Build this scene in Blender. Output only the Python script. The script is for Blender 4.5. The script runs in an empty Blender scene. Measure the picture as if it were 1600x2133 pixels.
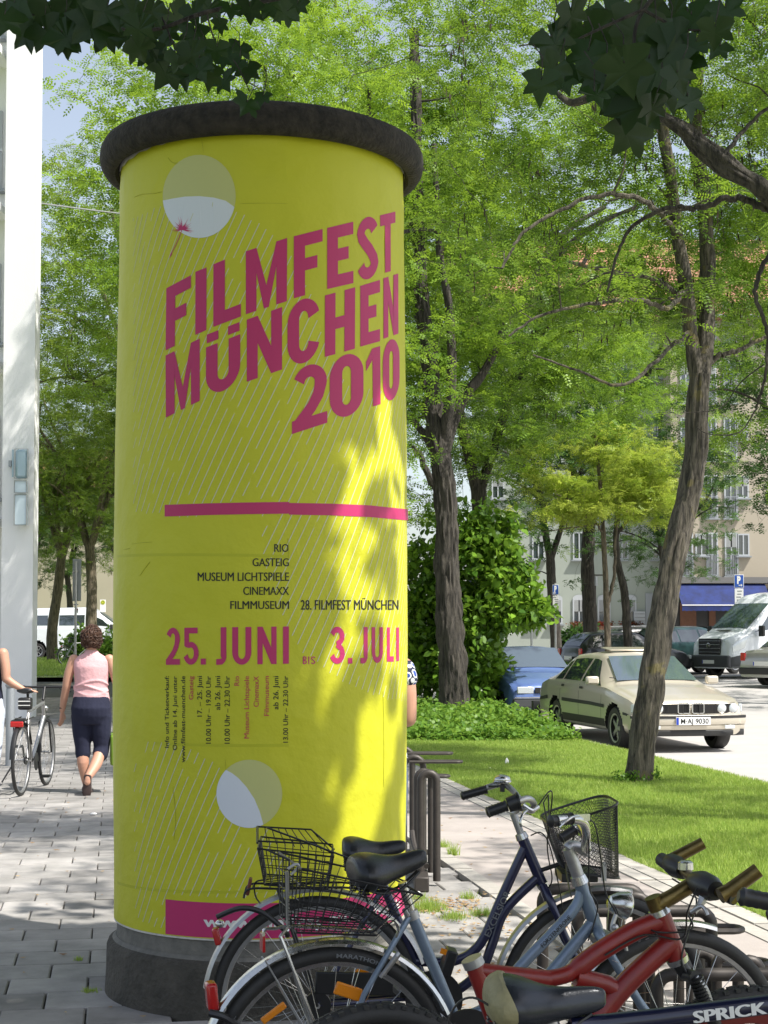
import bpy, bmesh, math, random
import numpy as np
from mathutils import Vector, Matrix, Quaternion
random.seed(7); RNG = np.random.default_rng(7)
PI = math.pi; R_ = math.radians
scn = bpy.context.scene
COL = scn.collection
# ---------------------------------------------------------------- camera, sky, sun, exposure
FPX, CX, HZ, EYE, PITCH = 3270.0, 800.0, 1320.0, 1.57, R_(2.5)
PPY = HZ - FPX*math.tan(PITCH)
cam = bpy.data.cameras.new('camera'); camo = bpy.data.objects.new('camera', cam); COL.objects.link(camo)
cam.lens = 36*FPX/2133; cam.sensor_width = 36; cam.sensor_fit = 'AUTO'
cam.shift_y = (PPY-1066.5)/2133; cam.clip_start = .1; cam.clip_end = 2000
camo.location = (0, 0, EYE); camo.rotation_euler = (PI/2+PITCH, 0, 0)
scn.camera = camo
SUN_EL, SUN_AZ = R_(57), math.atan2(.86, -.50)     # azimuth clockwise from +Y
SUNV = Vector((math.sin(SUN_AZ)*math.cos(SUN_EL), math.cos(SUN_AZ)*math.cos(SUN_EL), math.sin(SUN_EL)))
w = bpy.data.worlds.new('World'); scn.world = w; w.use_nodes = True
nt = w.node_tree; bg = nt.nodes['Background']; sky = nt.nodes.new('ShaderNodeTexSky')
sky.sky_type = 'NISHITA'; sky.sun_disc = False; sky.sun_elevation = SUN_EL; sky.sun_rotation = SUN_AZ
sky.air_density = 1.0; sky.dust_density = 2.0; sky.ozone_density = .7
sky_hsv = nt.nodes.new('ShaderNodeHueSaturation'); sky_hsv.inputs['Saturation'].default_value = .62; sky_hsv.inputs['Value'].default_value = 1.25     # sky colour itself made paler and brighter
nt.links.new(sky.outputs[0], sky_hsv.inputs['Color']); nt.links.new(sky_hsv.outputs[0], bg.inputs[0]); bg.inputs[1].default_value = .108
sl = bpy.data.lights.new('sun', 'SUN'); sl.energy = 4.8; sl.angle = R_(.55); sl.color = (1, .955, .88)
so = bpy.data.objects.new('sun', sl); COL.objects.link(so); so.rotation_euler = SUNV.to_track_quat('Z', 'Y').to_euler()
so.location = (0, 0, 40)
scn.view_settings.view_transform = 'Standard'; scn.view_settings.look = 'None'
scn.view_settings.gamma = 1; scn.view_settings.use_curve_mapping = False
scn.view_settings.exposure = .70
scn.cycles.max_bounces = 8; scn.cycles.transparent_max_bounces = 8; scn.cycles.use_denoising = True

# ---------------------------------------------------------------- helpers
def ray(px, py):
    X = (px-CX)/FPX; Y = (PPY-py)/FPX
    return Vector((X, math.cos(PITCH)-Y*math.sin(PITCH), math.sin(PITCH)+Y*math.cos(PITCH)))
def at(px, py, d):
    r = ray(px, py); return Vector((0, 0, EYE)) + r*(d/r.y)
def proj(p):
    q = Vector(p)-Vector((0, 0, EYE)); f = q.y*math.cos(PITCH)+q.z*math.sin(PITCH); u = -q.y*math.sin(PITCH)+q.z*math.cos(PITCH)
    if f < .1: return (-9999, -9999)
    return (CX+FPX*q.x/f, PPY-FPX*u/f)
def G(y): return 0 if y < 24 else .0125*(min(y, 140)-24)
def tx(t, y): return t-.17*y          # street frame: t is the distance across, the street runs along (-.17, 1)

def link(name, me, parent=None, loc=None):
    o = bpy.data.objects.new(name, me); COL.objects.link(o)
    if parent is not None: o.parent = parent
    if loc is not None: o.location = loc
    return o
def tag(o, label=None, cat=None, group=None, kind=None):
    if label: o['label'] = label
    if cat: o['category'] = cat
    if group: o['group'] = group
    if kind: o['kind'] = kind
    return o
def thing(name, label, cat, loc=(0, 0, 0), rz=0, group=None):
    o = bpy.data.objects.new(name, None); COL.objects.link(o); o.location = loc; o.rotation_euler = (0, 0, rz)
    o.empty_display_size = .1
    return tag(o, label, cat, group)
def dup(o, parent=None):
    c = o.copy(); COL.objects.link(c)
    if parent is not None: c.parent = parent
    for ch in [x for x in o.children]: dup(ch, c)
    return c

class MB:
    def __init__(s): s.v = []; s.f = []; s.m = []; s.cm = 0; s.off = Vector((0, 0, 0))
    def add(s, vs, fs, mi=None):
        b = len(s.v); s.v += [tuple(Vector(p)-s.off) for p in vs]
        s.f += [tuple(i+b for i in f) for f in fs]; s.m += [s.cm if mi is None else mi]*len(fs)
    def box(s, c, d, rot=None, mi=None, taper=None):
        hx, hy, hz = d[0]/2, d[1]/2, d[2]/2; vs = []
        for z in (-1, 1):
            k = 1 if (taper is None or z < 0) else taper
            for x, y in ((-1, -1), (1, -1), (1, 1), (-1, 1)): vs.append(Vector((x*hx*k, y*hy*k, z*hz)))
        if rot is not None: vs = [rot @ p for p in vs]
        s.add([p+Vector(c) for p in vs], [(0, 3, 2, 1), (4, 5, 6, 7), (0, 1, 5, 4), (1, 2, 6, 5), (2, 3, 7, 6), (3, 0, 4, 7)], mi)
    def tube(s, pts, r, n=8, closed=False, caps=True, mi=None, flat=1.0, up=None):
        P = [Vector(p) for p in pts]; k = len(P)
        rr = r if isinstance(r, (list, tuple)) else [r]*k
        T = []
        for i in range(k):
            if closed: t = P[(i+1) % k]-P[i-1]
            else: t = P[min(i+1, k-1)]-P[max(i-1, 0)]
            T.append(t.normalized() if t.length > 1e-9 else Vector((0, 0, 1)))
        a = Vector(up) if up is not None else (Vector((0, 0, 1)) if abs(T[0].z) < .9 else Vector((1, 0, 0)))
        u = (a-T[0]*a.dot(T[0])).normalized(); vs = []
        for i in range(k):
            u = (u-T[i]*u.dot(T[i]))
            u = u.normalized() if u.length > 1e-6 else T[i].orthogonal().normalized()
            w_ = T[i].cross(u)
            for j in range(n):
                a_ = 2*PI*j/n; vs.append(P[i]+u*(math.cos(a_)*rr[i]*flat)+w_*(math.sin(a_)*rr[i]))
        fs = []
        for i in range(k if closed else k-1):
            i2 = (i+1) % k
            for j in range(n):
                j2 = (j+1) % n; fs.append((i*n+j, i*n+j2, i2*n+j2, i2*n+j))
        if caps and not closed: fs += [tuple(range(n-1, -1, -1)), tuple((k-1)*n+j for j in range(n))]
        s.add(vs, fs, mi)
    def lathe(s, prof, n=24, c=(0, 0, 0), axis='z', mi=None, a0=0, a1=2*PI):
        full = abs(a1-a0-2*PI) < 1e-6; m = n if full else n+1; vs = []
        for (r, z) in prof:
            for j in range(m):
                a = a0+(a1-a0)*j/n; x, y = r*math.cos(a), r*math.sin(a)
                p = (x, y, z) if axis == 'z' else ((z, x, y) if axis == 'x' else (x, z, y))
                vs.append(Vector(p)+Vector(c))
        fs = []
        for i in range(len(prof)-1):
            for j in range(n):
                j2 = (j+1) % m if full else j+1
                q = (i*m+j, i*m+j2, (i+1)*m+j2, (i+1)*m+j)
                fs.append(q if axis != 'y' else q[::-1])
        s.add(vs, fs, mi)
    def ball(s, c, r, n=12, k=8, mi=None, rot=None):
        rx, ry, rz = r if isinstance(r, (list, tuple)) else (r, r, r)
        vs = [Vector((0, 0, -rz))]
        for i in range(1, k):
            th = -PI/2+PI*i/k
            for j in range(n): vs.append(Vector((rx*math.cos(th)*math.cos(2*PI*j/n), ry*math.cos(th)*math.sin(2*PI*j/n), rz*math.sin(th))))
        vs.append(Vector((0, 0, rz)))
        if rot is not None: vs = [rot @ p for p in vs]
        vs = [p+Vector(c) for p in vs]; fs = []
        for j in range(n): fs.append((0, 1+(j+1) % n, 1+j)); fs.append((len(vs)-1, 1+(k-2)*n+j, 1+(k-2)*n+(j+1) % n))
        for i in range(k-2):
            for j in range(n): fs.append((1+i*n+j, 1+i*n+(j+1) % n, 1+(i+1)*n+(j+1) % n, 1+(i+1)*n+j))
        s.add(vs, fs, mi)
    def loft(s, rings, mi=None, caps=True):
        n = len(rings[0]); vs = [p for r in rings for p in r]; fs = []
        for i in range(len(rings)-1):
            for j in range(n): fs.append((i*n+j, i*n+(j+1) % n, (i+1)*n+(j+1) % n, (i+1)*n+j))
        if caps: fs += [tuple(range(n-1, -1, -1)), tuple((len(rings)-1)*n+j for j in range(n))]
        s.add(vs, fs, mi)
    def grid(s, fn, nu, nv, mi=None, flip=False):
        vs = [fn(i/nu, j/nv) for i in range(nu+1) for j in range(nv+1)]; fs = []
        for i in range(nu):
            for j in range(nv):
                q = (i*(nv+1)+j, (i+1)*(nv+1)+j, (i+1)*(nv+1)+j+1, i*(nv+1)+j+1); fs.append(q[::-1] if flip else q)
        s.add(vs, fs, mi)
    def mesh(s, name, mats, smooth=True):
        me = bpy.data.meshes.new(name); me.from_pydata(s.v, [], s.f)
        for m in (mats if isinstance(mats, (list, tuple)) else [mats]): me.materials.append(m)
        if s.m and max(s.m) > 0: me.polygons.foreach_set('material_index', s.m)
        if smooth: me.polygons.foreach_set('use_smooth', [True]*len(s.f))
        me.update()
        if smooth:
            try: me.set_sharp_from_angle(angle=R_(38))
            except Exception: pass
        return me
    def build(s, name, mats, parent=None, smooth=True, bevel=0, kind=None):
        o = link(name, s.mesh(name, mats, smooth), parent)
        if bevel:
            b = o.modifiers.new('bevel', 'BEVEL'); b.width = bevel; b.segments = 2; b.limit_method = 'ANGLE'; b.angle_limit = R_(40)
        if kind: o['kind'] = kind
        return o
def quick(fn, name, mats, parent=None, **k):
    m = MB(); fn(m); return m.build(name, mats, parent, **k)
def npmesh(name, V, F, mats, tint=None, smooth=False):
    """V (n,3) float, F (m,k) int with constant k"""
    me = bpy.data.meshes.new(name); n, (m, k) = len(V), F.shape
    me.vertices.add(n); me.vertices.foreach_set('co', np.ascontiguousarray(V, np.float32).ravel())
    me.loops.add(m*k); me.loops.foreach_set('vertex_index', np.ascontiguousarray(F, np.int32).ravel())
    me.polygons.add(m); me.polygons.foreach_set('loop_start', np.arange(0, m*k, k, dtype=np.int32))
    me.polygons.foreach_set('loop_total', np.full(m, k, np.int32))
    if smooth: me.polygons.foreach_set('use_smooth', np.ones(m, bool))
    me.update(calc_edges=True)
    for mm in (mats if isinstance(mats, (list, tuple)) else [mats]): me.materials.append(mm)
    if tint is not None:
        a = me.attributes.new('tint', 'FLOAT', 'POINT'); a.data.foreach_set('value', np.ascontiguousarray(tint, np.float32))
    return me
def spline(P, n=8):
    P = [Vector(p) for p in P]; out = []
    for i in range(len(P)-1):
        p0 = P[max(i-1, 0)]; p1 = P[i]; p2 = P[i+1]; p3 = P[min(i+2, len(P)-1)]
        for k in range(n):
            t = k/n; out.append(.5*((2*p1)+(p2-p0)*t+(2*p0-5*p1+4*p2-p3)*t*t+(3*p1-p0-3*p2+p3)*t**3))
    out.append(P[-1]); return out
def lerp(a, b, t): return a+(b-a)*t
def interp(tab, x): return float(np.interp(x, [a for a, _ in tab], [b for _, b in tab]))

# ---------------------------------------------------------------- materials
def mat(name, col, rough=.6, metal=0, noise=None, bump=None, spec=.5, coat=0, coords='Object', ior=None, var=None):
    """noise=(scale, amount, dark colour) ; bump=(scale, strength, distance)"""
    m = bpy.data.materials.new(name); m.use_nodes = True; t = m.node_tree; b = t.nodes['Principled BSDF']
    b.inputs['Base Color'].default_value = (*col, 1); b.inputs['Roughness'].default_value = rough
    b.inputs['Metallic'].default_value = metal; b.inputs['Specular IOR Level'].default_value = spec
    b.inputs['Coat Weight'].default_value = coat; b.inputs['Coat Roughness'].default_value = .06
    if ior: b.inputs['IOR'].default_value = ior
    N = t.nodes; L = t.links
    if noise or bump:
        if coords == 'Position': tc = N.new('ShaderNodeNewGeometry')
        else: tc = N.new('ShaderNodeTexCoord')
    last = None
    if noise:
        no = N.new('ShaderNodeTexNoise'); no.inputs['Scale'].default_value = noise[0]; no.inputs['Detail'].default_value = 8; no.inputs['Roughness'].default_value = .65
        L.new(tc.outputs[coords], no.inputs['Vector'])
        mr = N.new('ShaderNodeMapRange'); mr.inputs[1].default_value = .35; mr.inputs[2].default_value = .68; mr.inputs[3].default_value = 0; mr.inputs[4].default_value = noise[1]
        L.new(no.outputs['Fac'], mr.inputs[0])
        mx = N.new('ShaderNodeMix'); mx.data_type = 'RGBA'; mx.inputs[6].default_value = (*col, 1); mx.inputs[7].default_value = (*noise[2], 1)
        L.new(mr.outputs[0], mx.inputs[0]); last = mx.outputs[2]
    if var:
        oi = N.new('ShaderNodeObjectInfo'); hs = N.new('ShaderNodeHueSaturation'); mv = N.new('ShaderNodeMapRange')
        mv.inputs[3].default_value = 1-var; mv.inputs[4].default_value = 1+var; L.new(oi.outputs['Random'], mv.inputs[0]); L.new(mv.outputs[0], hs.inputs['Value'])
        if last: L.new(last, hs.inputs['Color'])
        else: hs.inputs['Color'].default_value = (*col, 1)
        last = hs.outputs[0]
    if last: L.new(last, b.inputs['Base Color'])
    if bump:
        n2 = N.new('ShaderNodeTexNoise'); n2.inputs['Scale'].default_value = bump[0]; n2.inputs['Detail'].default_value = 6
        L.new(tc.outputs[coords], n2.inputs['Vector']); bu = N.new('ShaderNodeBump'); bu.inputs['Strength'].default_value = bump[1]; bu.inputs['Distance'].default_value = bump[2]
        L.new(n2.outputs['Fac'], bu.inputs['Height']); L.new(bu.outputs[0], b.inputs['Normal'])
    return m
def leafmat(name, c0, c1, trans=.45, rough=.45, tcol=None):
    m = bpy.data.materials.new(name); m.use_nodes = True; t = m.node_tree; N = t.nodes; L = t.links; b = N['Principled BSDF']
    at_ = N.new('ShaderNodeAttribute'); at_.attribute_name = 'tint'
    mx = N.new('ShaderNodeMix'); mx.data_type = 'RGBA'; mx.inputs[6].default_value = (*c0, 1); mx.inputs[7].default_value = (*c1, 1)
    L.new(at_.outputs['Fac'], mx.inputs[0]); L.new(mx.outputs[2], b.inputs['Base Color'])
    b.inputs['Roughness'].default_value = rough; b.inputs['Specular IOR Level'].default_value = .35
    tr = N.new('ShaderNodeBsdfTranslucent'); hs = N.new('ShaderNodeHueSaturation'); hs.inputs['Value'].default_value = 1.4; hs.inputs['Hue'].default_value = .485
    L.new(mx.outputs[2], hs.inputs['Color']); L.new(hs.outputs[0], tr.inputs['Color'])
    ms = N.new('ShaderNodeMixShader'); ms.inputs[0].default_value = trans
    L.new(b.outputs[0], ms.inputs[1]); L.new(tr.outputs[0], ms.inputs[2]); L.new(ms.outputs[0], N['Material Output'].inputs[0])
    return m
M = {}
M['yellow'] = mat('poster_yellow', (.55, .545, .014), .55, noise=(1.6, .4, (.46, .465, .016)), bump=(3.2, .55, .045))
M['pink'] = mat('poster_pink', (.50, .022, .135), .5, noise=(60, .15, (.40, .02, .11)))
M['ink'] = mat('poster_black', (.012, .012, .010), .6)
M['redink'] = mat('poster_red', (.50, .05, .07), .6)
M['hatch'] = mat('poster_hatch', (.60, .60, .42), .6)
M['disc_pale'] = mat('poster_disc_pale', (.52, .53, .20), .55, noise=(40, .15, (.46, .47, .2)))
M['disc_white'] = mat('poster_disc_white', (.66, .70, .76), .55, noise=(40, .1, (.6, .64, .7)))
M['paste'] = mat('paper_edge', (.62, .60, .55), .8, noise=(30, .6, (.35, .33, .3)))
M['cap'] = mat('cap_concrete', (.040, .033, .027), .9, noise=(22, 1.0, (.008, .007, .006)), bump=(55, .8, .012))
M['base'] = mat('base_concrete', (.095, .086, .07), .92, noise=(4.5, .95, (.028, .027, .022)), bump=(40, .9, .02))
M['ledge'] = mat('ledge_concrete', (.20, .19, .165), .9, noise=(20, .7, (.1, .1, .09)), bump=(60, .6, .008))
M['slab'] = mat('slab_concrete', (.33, .315, .30), .85, noise=(2.6, .9, (.17, .165, .155)), bump=(120, .5, .004), var=.24, coords='Position')
M['joint'] = mat('joint_sand', (.10, .095, .08), .95, noise=(12, .6, (.05, .055, .03)))
M['path'] = mat('path_concrete', (.38, .34, .315), .85, noise=(2, .75, (.27, .24, .22)), bump=(90, .35, .004))
M['edging'] = mat('edging_concrete', (.40, .375, .34), .85, noise=(16, .6, (.26, .25, .22)), bump=(90, .4, .004), var=.12)
M['road'] = mat('road_asphalt', (.40, .385, .37), .85, noise=(2.2, .5, (.30, .29, .28)), bump=(150, .4, .004))
M['soil'] = mat('soil', (.11, .085, .055), .95, noise=(6, .8, (.05, .045, .03)))
M['lawn'] = mat('lawn_base', (.15, .24, .04), .95, noise=(3, .8, (.22, .22, .08)))
M['steel'] = mat('chrome_steel', (.62, .62, .60), .22, 1, noise=(40, .4, (.4, .4, .38)))
M['alu'] = mat('dull_aluminium', (.50, .50, .50), .42, .9, noise=(30, .5, (.3, .3, .3)))
M['rubber'] = mat('rubber', (.018, .018, .018), .62, noise=(30, .6, (.035, .033, .03)), bump=(90, .4, .003))
M['blackplastic'] = mat('black_plastic', (.012, .012, .013), .38, noise=(20, .4, (.03, .03, .03)))
M['saddle'] = mat('saddle_vinyl', (.012, .013, .015), .33, noise=(14, .5, (.025, .026, .03)), bump=(160, .35, .002))
M['saddle_shiny'] = mat('saddle_shiny', (.030, .034, .042), .27, .35, bump=(130, .25, .002))
M['blue_frame'] = mat('dark_blue_enamel', (.010, .012, .055), .28, .2, coat=.6, noise=(25, .5, (.03, .03, .06)))
M['grey_frame'] = mat('grey_blue_enamel', (.20, .26, .34), .35, .35, coat=.3, noise=(20, .5, (.12, .16, .22)))
M['red_frame'] = mat('red_enamel', (.24, .012, .008), .36, noise=(18, .6, (.16, .012, .01)), coat=.3, bump=(30, .1, .003))
M['bronze'] = mat('bronze_anodised', (.20, .145, .05), .32, .85, noise=(25, .7, (.06, .045, .02)))
M['rack'] = mat('rack_brown_steel', (.060, .052, .046), .5, .3, noise=(18, .6, (.035, .03, .028)))
M['orange'] = mat('orange_reflector', (.75, .24, .01), .2, bump=(200, .5, .002))
M['redlens'] = mat('red_lens', (.42, .012, .012), .2, coat=.5, bump=(200, .3, .002))
M['white'] = mat('white_print', (.72, .72, .70), .6)
M['greyprint'] = mat('grey_print', (.16, .17, .18), .6)
M['glass'] = mat('tinted_glass', (.020, .028, .030), .04, 0, spec=1.0, ior=1.75)
M['screen'] = mat('windscreen_glass', (.06, .085, .105), .05, .0, spec=1.0, ior=2.1)
M['vinyl_torn'] = mat('torn_beige_tape', (.30, .27, .14), .6, noise=(22, .6, (.15, .14, .07)), bump=(30, .6, .01))
M['skin'] = mat('skin', (.50, .27, .185), .5, noise=(12, .3, (.44, .22, .15)))
# ================================================================ THE GROUND
def sheet(name, tl, tr, y0, y1, zoff, m, dy=4, straight=False):
    b = MB(); n = max(1, int((y1-y0)/dy))
    fx = (lambda t, y: t) if straight else tx
    b.grid(lambda u, v: (fx(lerp(tl, tr, v), lerp(y0, y1, u)), lerp(y0, y1, u), G(lerp(y0, y1, u))+zoff), n, 6, flip=False)
    b.f = [f[::-1] for f in b.f]
    o = b.build(name, m, smooth=False); o['kind'] = 'structure'; return o
g0 = MB(); g0.grid(lambda u, v: (lerp(-700, 700, v), -300+1400*u, G(-300+1400*u)-.16), 140, 2); g0.f = [f[::-1] for f in g0.f]
tag(g0.build('ground', M['lawn'], smooth=False), kind='structure')
sheet('road', 6.88, 60, -30, 140, -.12, M['road'])
sheet('cross_road', -70, 4, 66.5, 90, -.11, M['road'], straight=True)
pave = sheet('pavement', -12, 2.28, -12, 44, -.028, M['joint'])
path = sheet('path', 2.32, 3.36, -12, 44, .006, M['path'])
lawn = sheet('lawn', 3.57, 6.72, -12, 120, .012, M['lawn'])
lawn2 = sheet('far_lawn', -60, 0, 46, 66, .02, M['lawn'], straight=True)
# slabs: 0.35 x 0.30 in running bond, built one by one where they can be told apart
SL, SR, GAP = .352, .302, .0075
def slab_mesh(k):
    b = MB(); r = random.Random(k); d = .04
    L, W_, e = SL-GAP, SR-GAP, .006
    rows = []
    def quad(z, ins): return [(-L/2+ins, -W_/2+ins, z+r.uniform(-.0008, .0008)), (L/2-ins, -W_/2+ins, z+r.uniform(-.0008, .0008)), (L/2-ins, W_/2-ins, z+r.uniform(-.0008, .0008)), (-L/2+ins, W_/2-ins, z+r.uniform(-.0008, .0008))]
    b.add(quad(-d, 0)+quad(-e, 0)+quad(0, e), [(0, 1, 5, 4), (1, 2, 6, 5), (2, 3, 7, 6), (3, 0, 4, 7), (4, 5, 9, 8), (5, 6, 10, 9), (6, 7, 11, 10), (7, 4, 8, 11), (8, 9, 10, 11)])
    return b.mesh('slab', M['slab'], smooth=False)
slabs = [slab_mesh(k) for k in range(5)]
ROT = math.atan2(-.17, 1); ca, sa = math.cos(-math.atan(.17)), math.sin(math.atan(.17))
RZ = math.atan(.17); CO, SI = math.cos(RZ), math.sin(RZ)
def sp(a, b_): return (a*CO-b_*SI, a*SI+b_*CO)       # slab frame to world
cand = []
for j in range(-20, 120):
    for i in range(-60, 40):
        a = i*SL+(SL/2 if j % 2 else 0)+.06; b_ = j*SR
        x, y = sp(a, b_); t = x+.17*y
        if t > 2.30 or t < -9 or y < .5 or y > 40: continue
        if (x+.556)**2+(y-7.12)**2 < .55**2: continue
        cand.append((y, x, a, b_))
cand.sort(); near = []; far = []
for y, x, a, b_ in cand:
    px, py = proj((x, y, 0)); hidden = (250 < px < 840 and y > 7.9)
    if y < 15.5 and -80 < px < 1680 and 1500 < py < 2190 and not hidden: near.append((x, y))
    else: far.append((x, y))
far += near[300:]; near = near[:300]
for x, y in near:
    o = link('slab', slabs[random.randrange(5)], pave, (x, y, random.uniform(-.003, .002)))
    o.rotation_euler = (random.uniform(-.004, .004), random.uniform(-.004, .004), RZ+random.choice((0, PI)))
fb = MB()
for x, y in far:
    z = G(y); L, W_ = (SL-GAP)/2, (SR-GAP)/2; dz = random.uniform(-.003, .002)
    q = [Vector((x+u*CO-v*SI, y+u*SI+v*CO, z+dz)) for u, v in ((-L, -W_), (L, -W_), (L, W_), (-L, W_))]
    fb.add(q+[p-Vector((0, 0, .03)) for p in q], [(0, 1, 2, 3), (4, 5, 1, 0), (5, 6, 2, 1), (6, 7, 3, 2), (7, 4, 0, 3)])
o = fb.build('distant_slabs', M['slab'], pave, smooth=False, kind='stuff')
# edging strips
def edging(t0, t1, y0, y1, step, z, mt, parent, name, h=.12, zf=G):
    y = y0; b0 = None
    me = []
    for k in range(3):
        b = MB(); L = step-.012; b.box((0, 0, -h/2), (t1-t0, L, h)); b.v = [(x+random.uniform(-.002, .002), y_-x*.0, z_) for x, y_, z_ in b.v]
        me.append(b.mesh(name, mt, smooth=False))
    i = 0
    while y < y1:
        o = link(name, me[i % 3], parent, (tx((t0+t1)/2, y+step/2), y+step/2, zf(y)+z+random.uniform(-.003, .003))); o.rotation_euler = (0, 0, RZ+random.uniform(-.003, .003)); y += step; i += 1
edging(2.25, 2.37, 3, 25, .5, .012, M['edging'], path, 'edging_stone')
edging(3.31, 3.42, 3, 25, 1.0, .014, M['edging'], path, 'edging_stone')
edging(3.43, 3.56, 3, 25, .5, .018, M['edging'], path, 'edging_stone')
kerb = bpy.data.objects.new('kerb', None); COL.objects.link(kerb); kerb['kind'] = 'structure'
edging(6.73, 6.87, 8, 60, 1.0, .012, M['edging'], kerb, 'kerb_stone', h=.2)
# grass blades
def grass(name, region, n, h, m, parent=None, wid=.0045, clump=None):
    pts = region(n); n = len(pts); P = np.array(pts, np.float32)
    a = RNG.uniform(0, 2*PI, n); hh = RNG.uniform(.55, 1.25, n)*h; lean = RNG.uniform(0, .7, n)*hh; la = RNG.uniform(0, 2*PI, n)
    ww = wid*RNG.uniform(.7, 1.5, n)
    ww = ww*np.clip(P[:, 1]/13, .8, 3.5)
    ca_, sa_ = np.cos(a)*ww, np.sin(a)*ww; V = np.zeros((n, 3, 3), np.float32)
    V[:, 0] = P+np.stack([ca_, sa_, 0*a], 1); V[:, 1] = P-np.stack([ca_, sa_, 0*a], 1)
    V[:, 2] = P+np.stack([np.cos(la)*lean, np.sin(la)*lean, hh], 1)
    F = np.arange(n*3).reshape(n, 3); tint = np.repeat(RNG.uniform(0, 1, n), 3)
    o = link(name, npmesh(name, V.reshape(-1, 3), F, m, tint), parent); o['kind'] = 'stuff'; return o
M['grass'] = leafmat('grass_blade', (.20, .33, .045), (.40, .50, .13), .5, .5)
def reg_lawn(n):
    out = []
    while len(out) < n:
        y = 6+20*RNG.random()**1.25; t = 3.56+RNG.random()*3.18; x = tx(t, y)
        if x > .27*y+.6: continue
        nz = math.sin(x*2.1+y)*math.cos(y*1.3-x)+math.sin(x*5+y*4)*.4
        if nz > 1.05 and RNG.random() < .8: continue
        out.append((x, y, .01))
    return out
g = grass('grass', reg_lawn, 230000, .05, M['grass']); tag(g, 'short sunlit lawn grass between the path and the kerb', 'grass', kind='stuff')
def reg_far(n): return [(RNG.uniform(-16, -5), y, G(y)+.02) for y in RNG.uniform(47, 65, n)]
g = grass('grass', reg_far, 16000, .12, M['grass'], wid=.006); tag(g, 'bright strip of grass below the far white minibus', 'grass', kind='stuff')
def reg_edge(n):
    out = []
    for _ in range(n):
        y = 6+19*RNG.random(); t = 3.55+abs(RNG.normal(0, .04)); out.append((tx(t, y), y, 0))
    return out
g = grass('grass', reg_edge, 9000, .045, M['grass'], wid=.003); tag(g, 'ragged fringe of grass creeping over the path edging', 'grass', kind='stuff')
# weeds in the joints and dry leaves around the stand
def tuft(x, y, r, n, h, label):
    def reg(n_): return [(x+RNG.normal(0, r), y+RNG.normal(0, r), -.01) for _ in range(n_)]
    b = grass('weed_tuft', reg, n, h, M['grass'], wid=.003); b['kind'] = 'thing'; tag(b, label, 'weed')
for k, (px, py, r, n, h, l) in enumerate([(893, 1895, .05, 420, .075, 'bright weed tuft on the paving nearest the rack foot'), (945, 1912, .04, 240, .05, 'low weed tuft between the rack and the blue bicycle'),
        (975, 1872, .02, 120, .055, 'small weed tuft beside the paving edging strip'), (945, 1783, .02, 130, .10, 'tall thin weed growing at the bend of the edging'), (925, 1766, .02, 90, .07, 'thin weed in the edging beside the rack post'),
        (186, 2066, .02, 130, .03, 'dark moss tuft on the slabs left of the column base'), (1005, 1905, .035, 200, .05, 'yellowish weed patch left of the blue bicycle front wheel'),
        (163, 2000, .008, 70, .03, 'mossy joint weed on the shaded slabs left of the column'), (870, 1872, .03, 120, .04, 'small weed at the foot of the column by the rack')]):
    p = at(px, py, 1); s = EYE/(EYE-p.z); tuft(p.x*s, s, r, n, h, l)
M['dryleaf'] = leafmat('dry_leaf', (.24, .12, .045), (.48, .36, .18), .2, .7)
def litter(n, boxes, name, label):
    P = []
    for _ in range(n):
        x0, x1, y0, y1 = boxes[RNG.integers(len(boxes))]; P.append((RNG.uniform(x0, x1), RNG.uniform(y0, y1), .006))
    P = np.array(P); a = RNG.uniform(0, 2*PI, n); s = RNG.uniform(.008, .022, n)
    T = np.array([[-1, 0, .2], [0, -.45, 0], [1, 0, .35], [0, .45, .0]]); V = np.zeros((n, 4, 3))
    V[:, :, 0] = (T[:, 0]*np.cos(a)[:, None]-T[:, 1]*np.sin(a)[:, None])*s[:, None]; V[:, :, 1] = (T[:, 0]*np.sin(a)[:, None]+T[:, 1]*np.cos(a)[:, None])*s[:, None]
    V[:, :, 2] = T[:, 2]*s[:, None]; V += P[:, None, :]
    o = link(name, npmesh(name, V.reshape(-1, 3), np.arange(n*4).reshape(n, 4), M['dryleaf'], np.repeat(RNG.random(n), 4))); tag(o, label, 'fallen leaves', kind='stuff')
litter(520, [(.1, .7, 8.1, 9.6), (.05, .55, 8.9, 9.4), (.3, 1.1, 6.5, 9)], 'dry_leaves', 'dry brown leaf litter around the foot of the bicycle rack')
litter(260, [(-3.2, -.9, 6, 16), (.4, 2.4, 6, 14)], 'dry_leaves', 'scattered small leaf crumbs across the paving')
litter(160, [(1.4, 3.4, 14, 20)], 'dry_leaves', 'few dead leaves lying in the lawn')
# ================================================================ ADVERTISING COLUMN
CC = Vector((-.556, 7.12, 0)); RB = .6555
def rad(z, a=0): return .0011*math.sin(8*a+1.5*math.sin(2.3*z))*math.sin(5.1*z+2*math.sin(3*a))+.0007*math.sin(19*a+3*z)*math.sin(9*z+4*a)+.0012*math.sin(31*z+5*math.sin(2*a))*max(0, min(1, (z-3.2)*3))+interp([(.3, .650), (.6, .652), (1.2, .6615), (1.6, .664), (2.3, .661), (2.9, .653), (3.3, .648), (3.7, .648)], z)
def oncol(px, py, off=0):
    r = ray(px, py); o = Vector((0, 0, EYE)); R0 = .655+off; p = None
    for _ in range(4):
        a = r.x*r.x+r.y*r.y; b = -2*(r.x*CC.x+r.y*CC.y); c = CC.x**2+CC.y**2-R0*R0; D = b*b-4*a*c
        t = (-b-math.sqrt(max(D, 0)))/(2*a); p = o+r*t; R0 = rad(p.z, math.atan2(p.x-CC.x, -(p.y-CC.y)))+off
    return p
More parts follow.
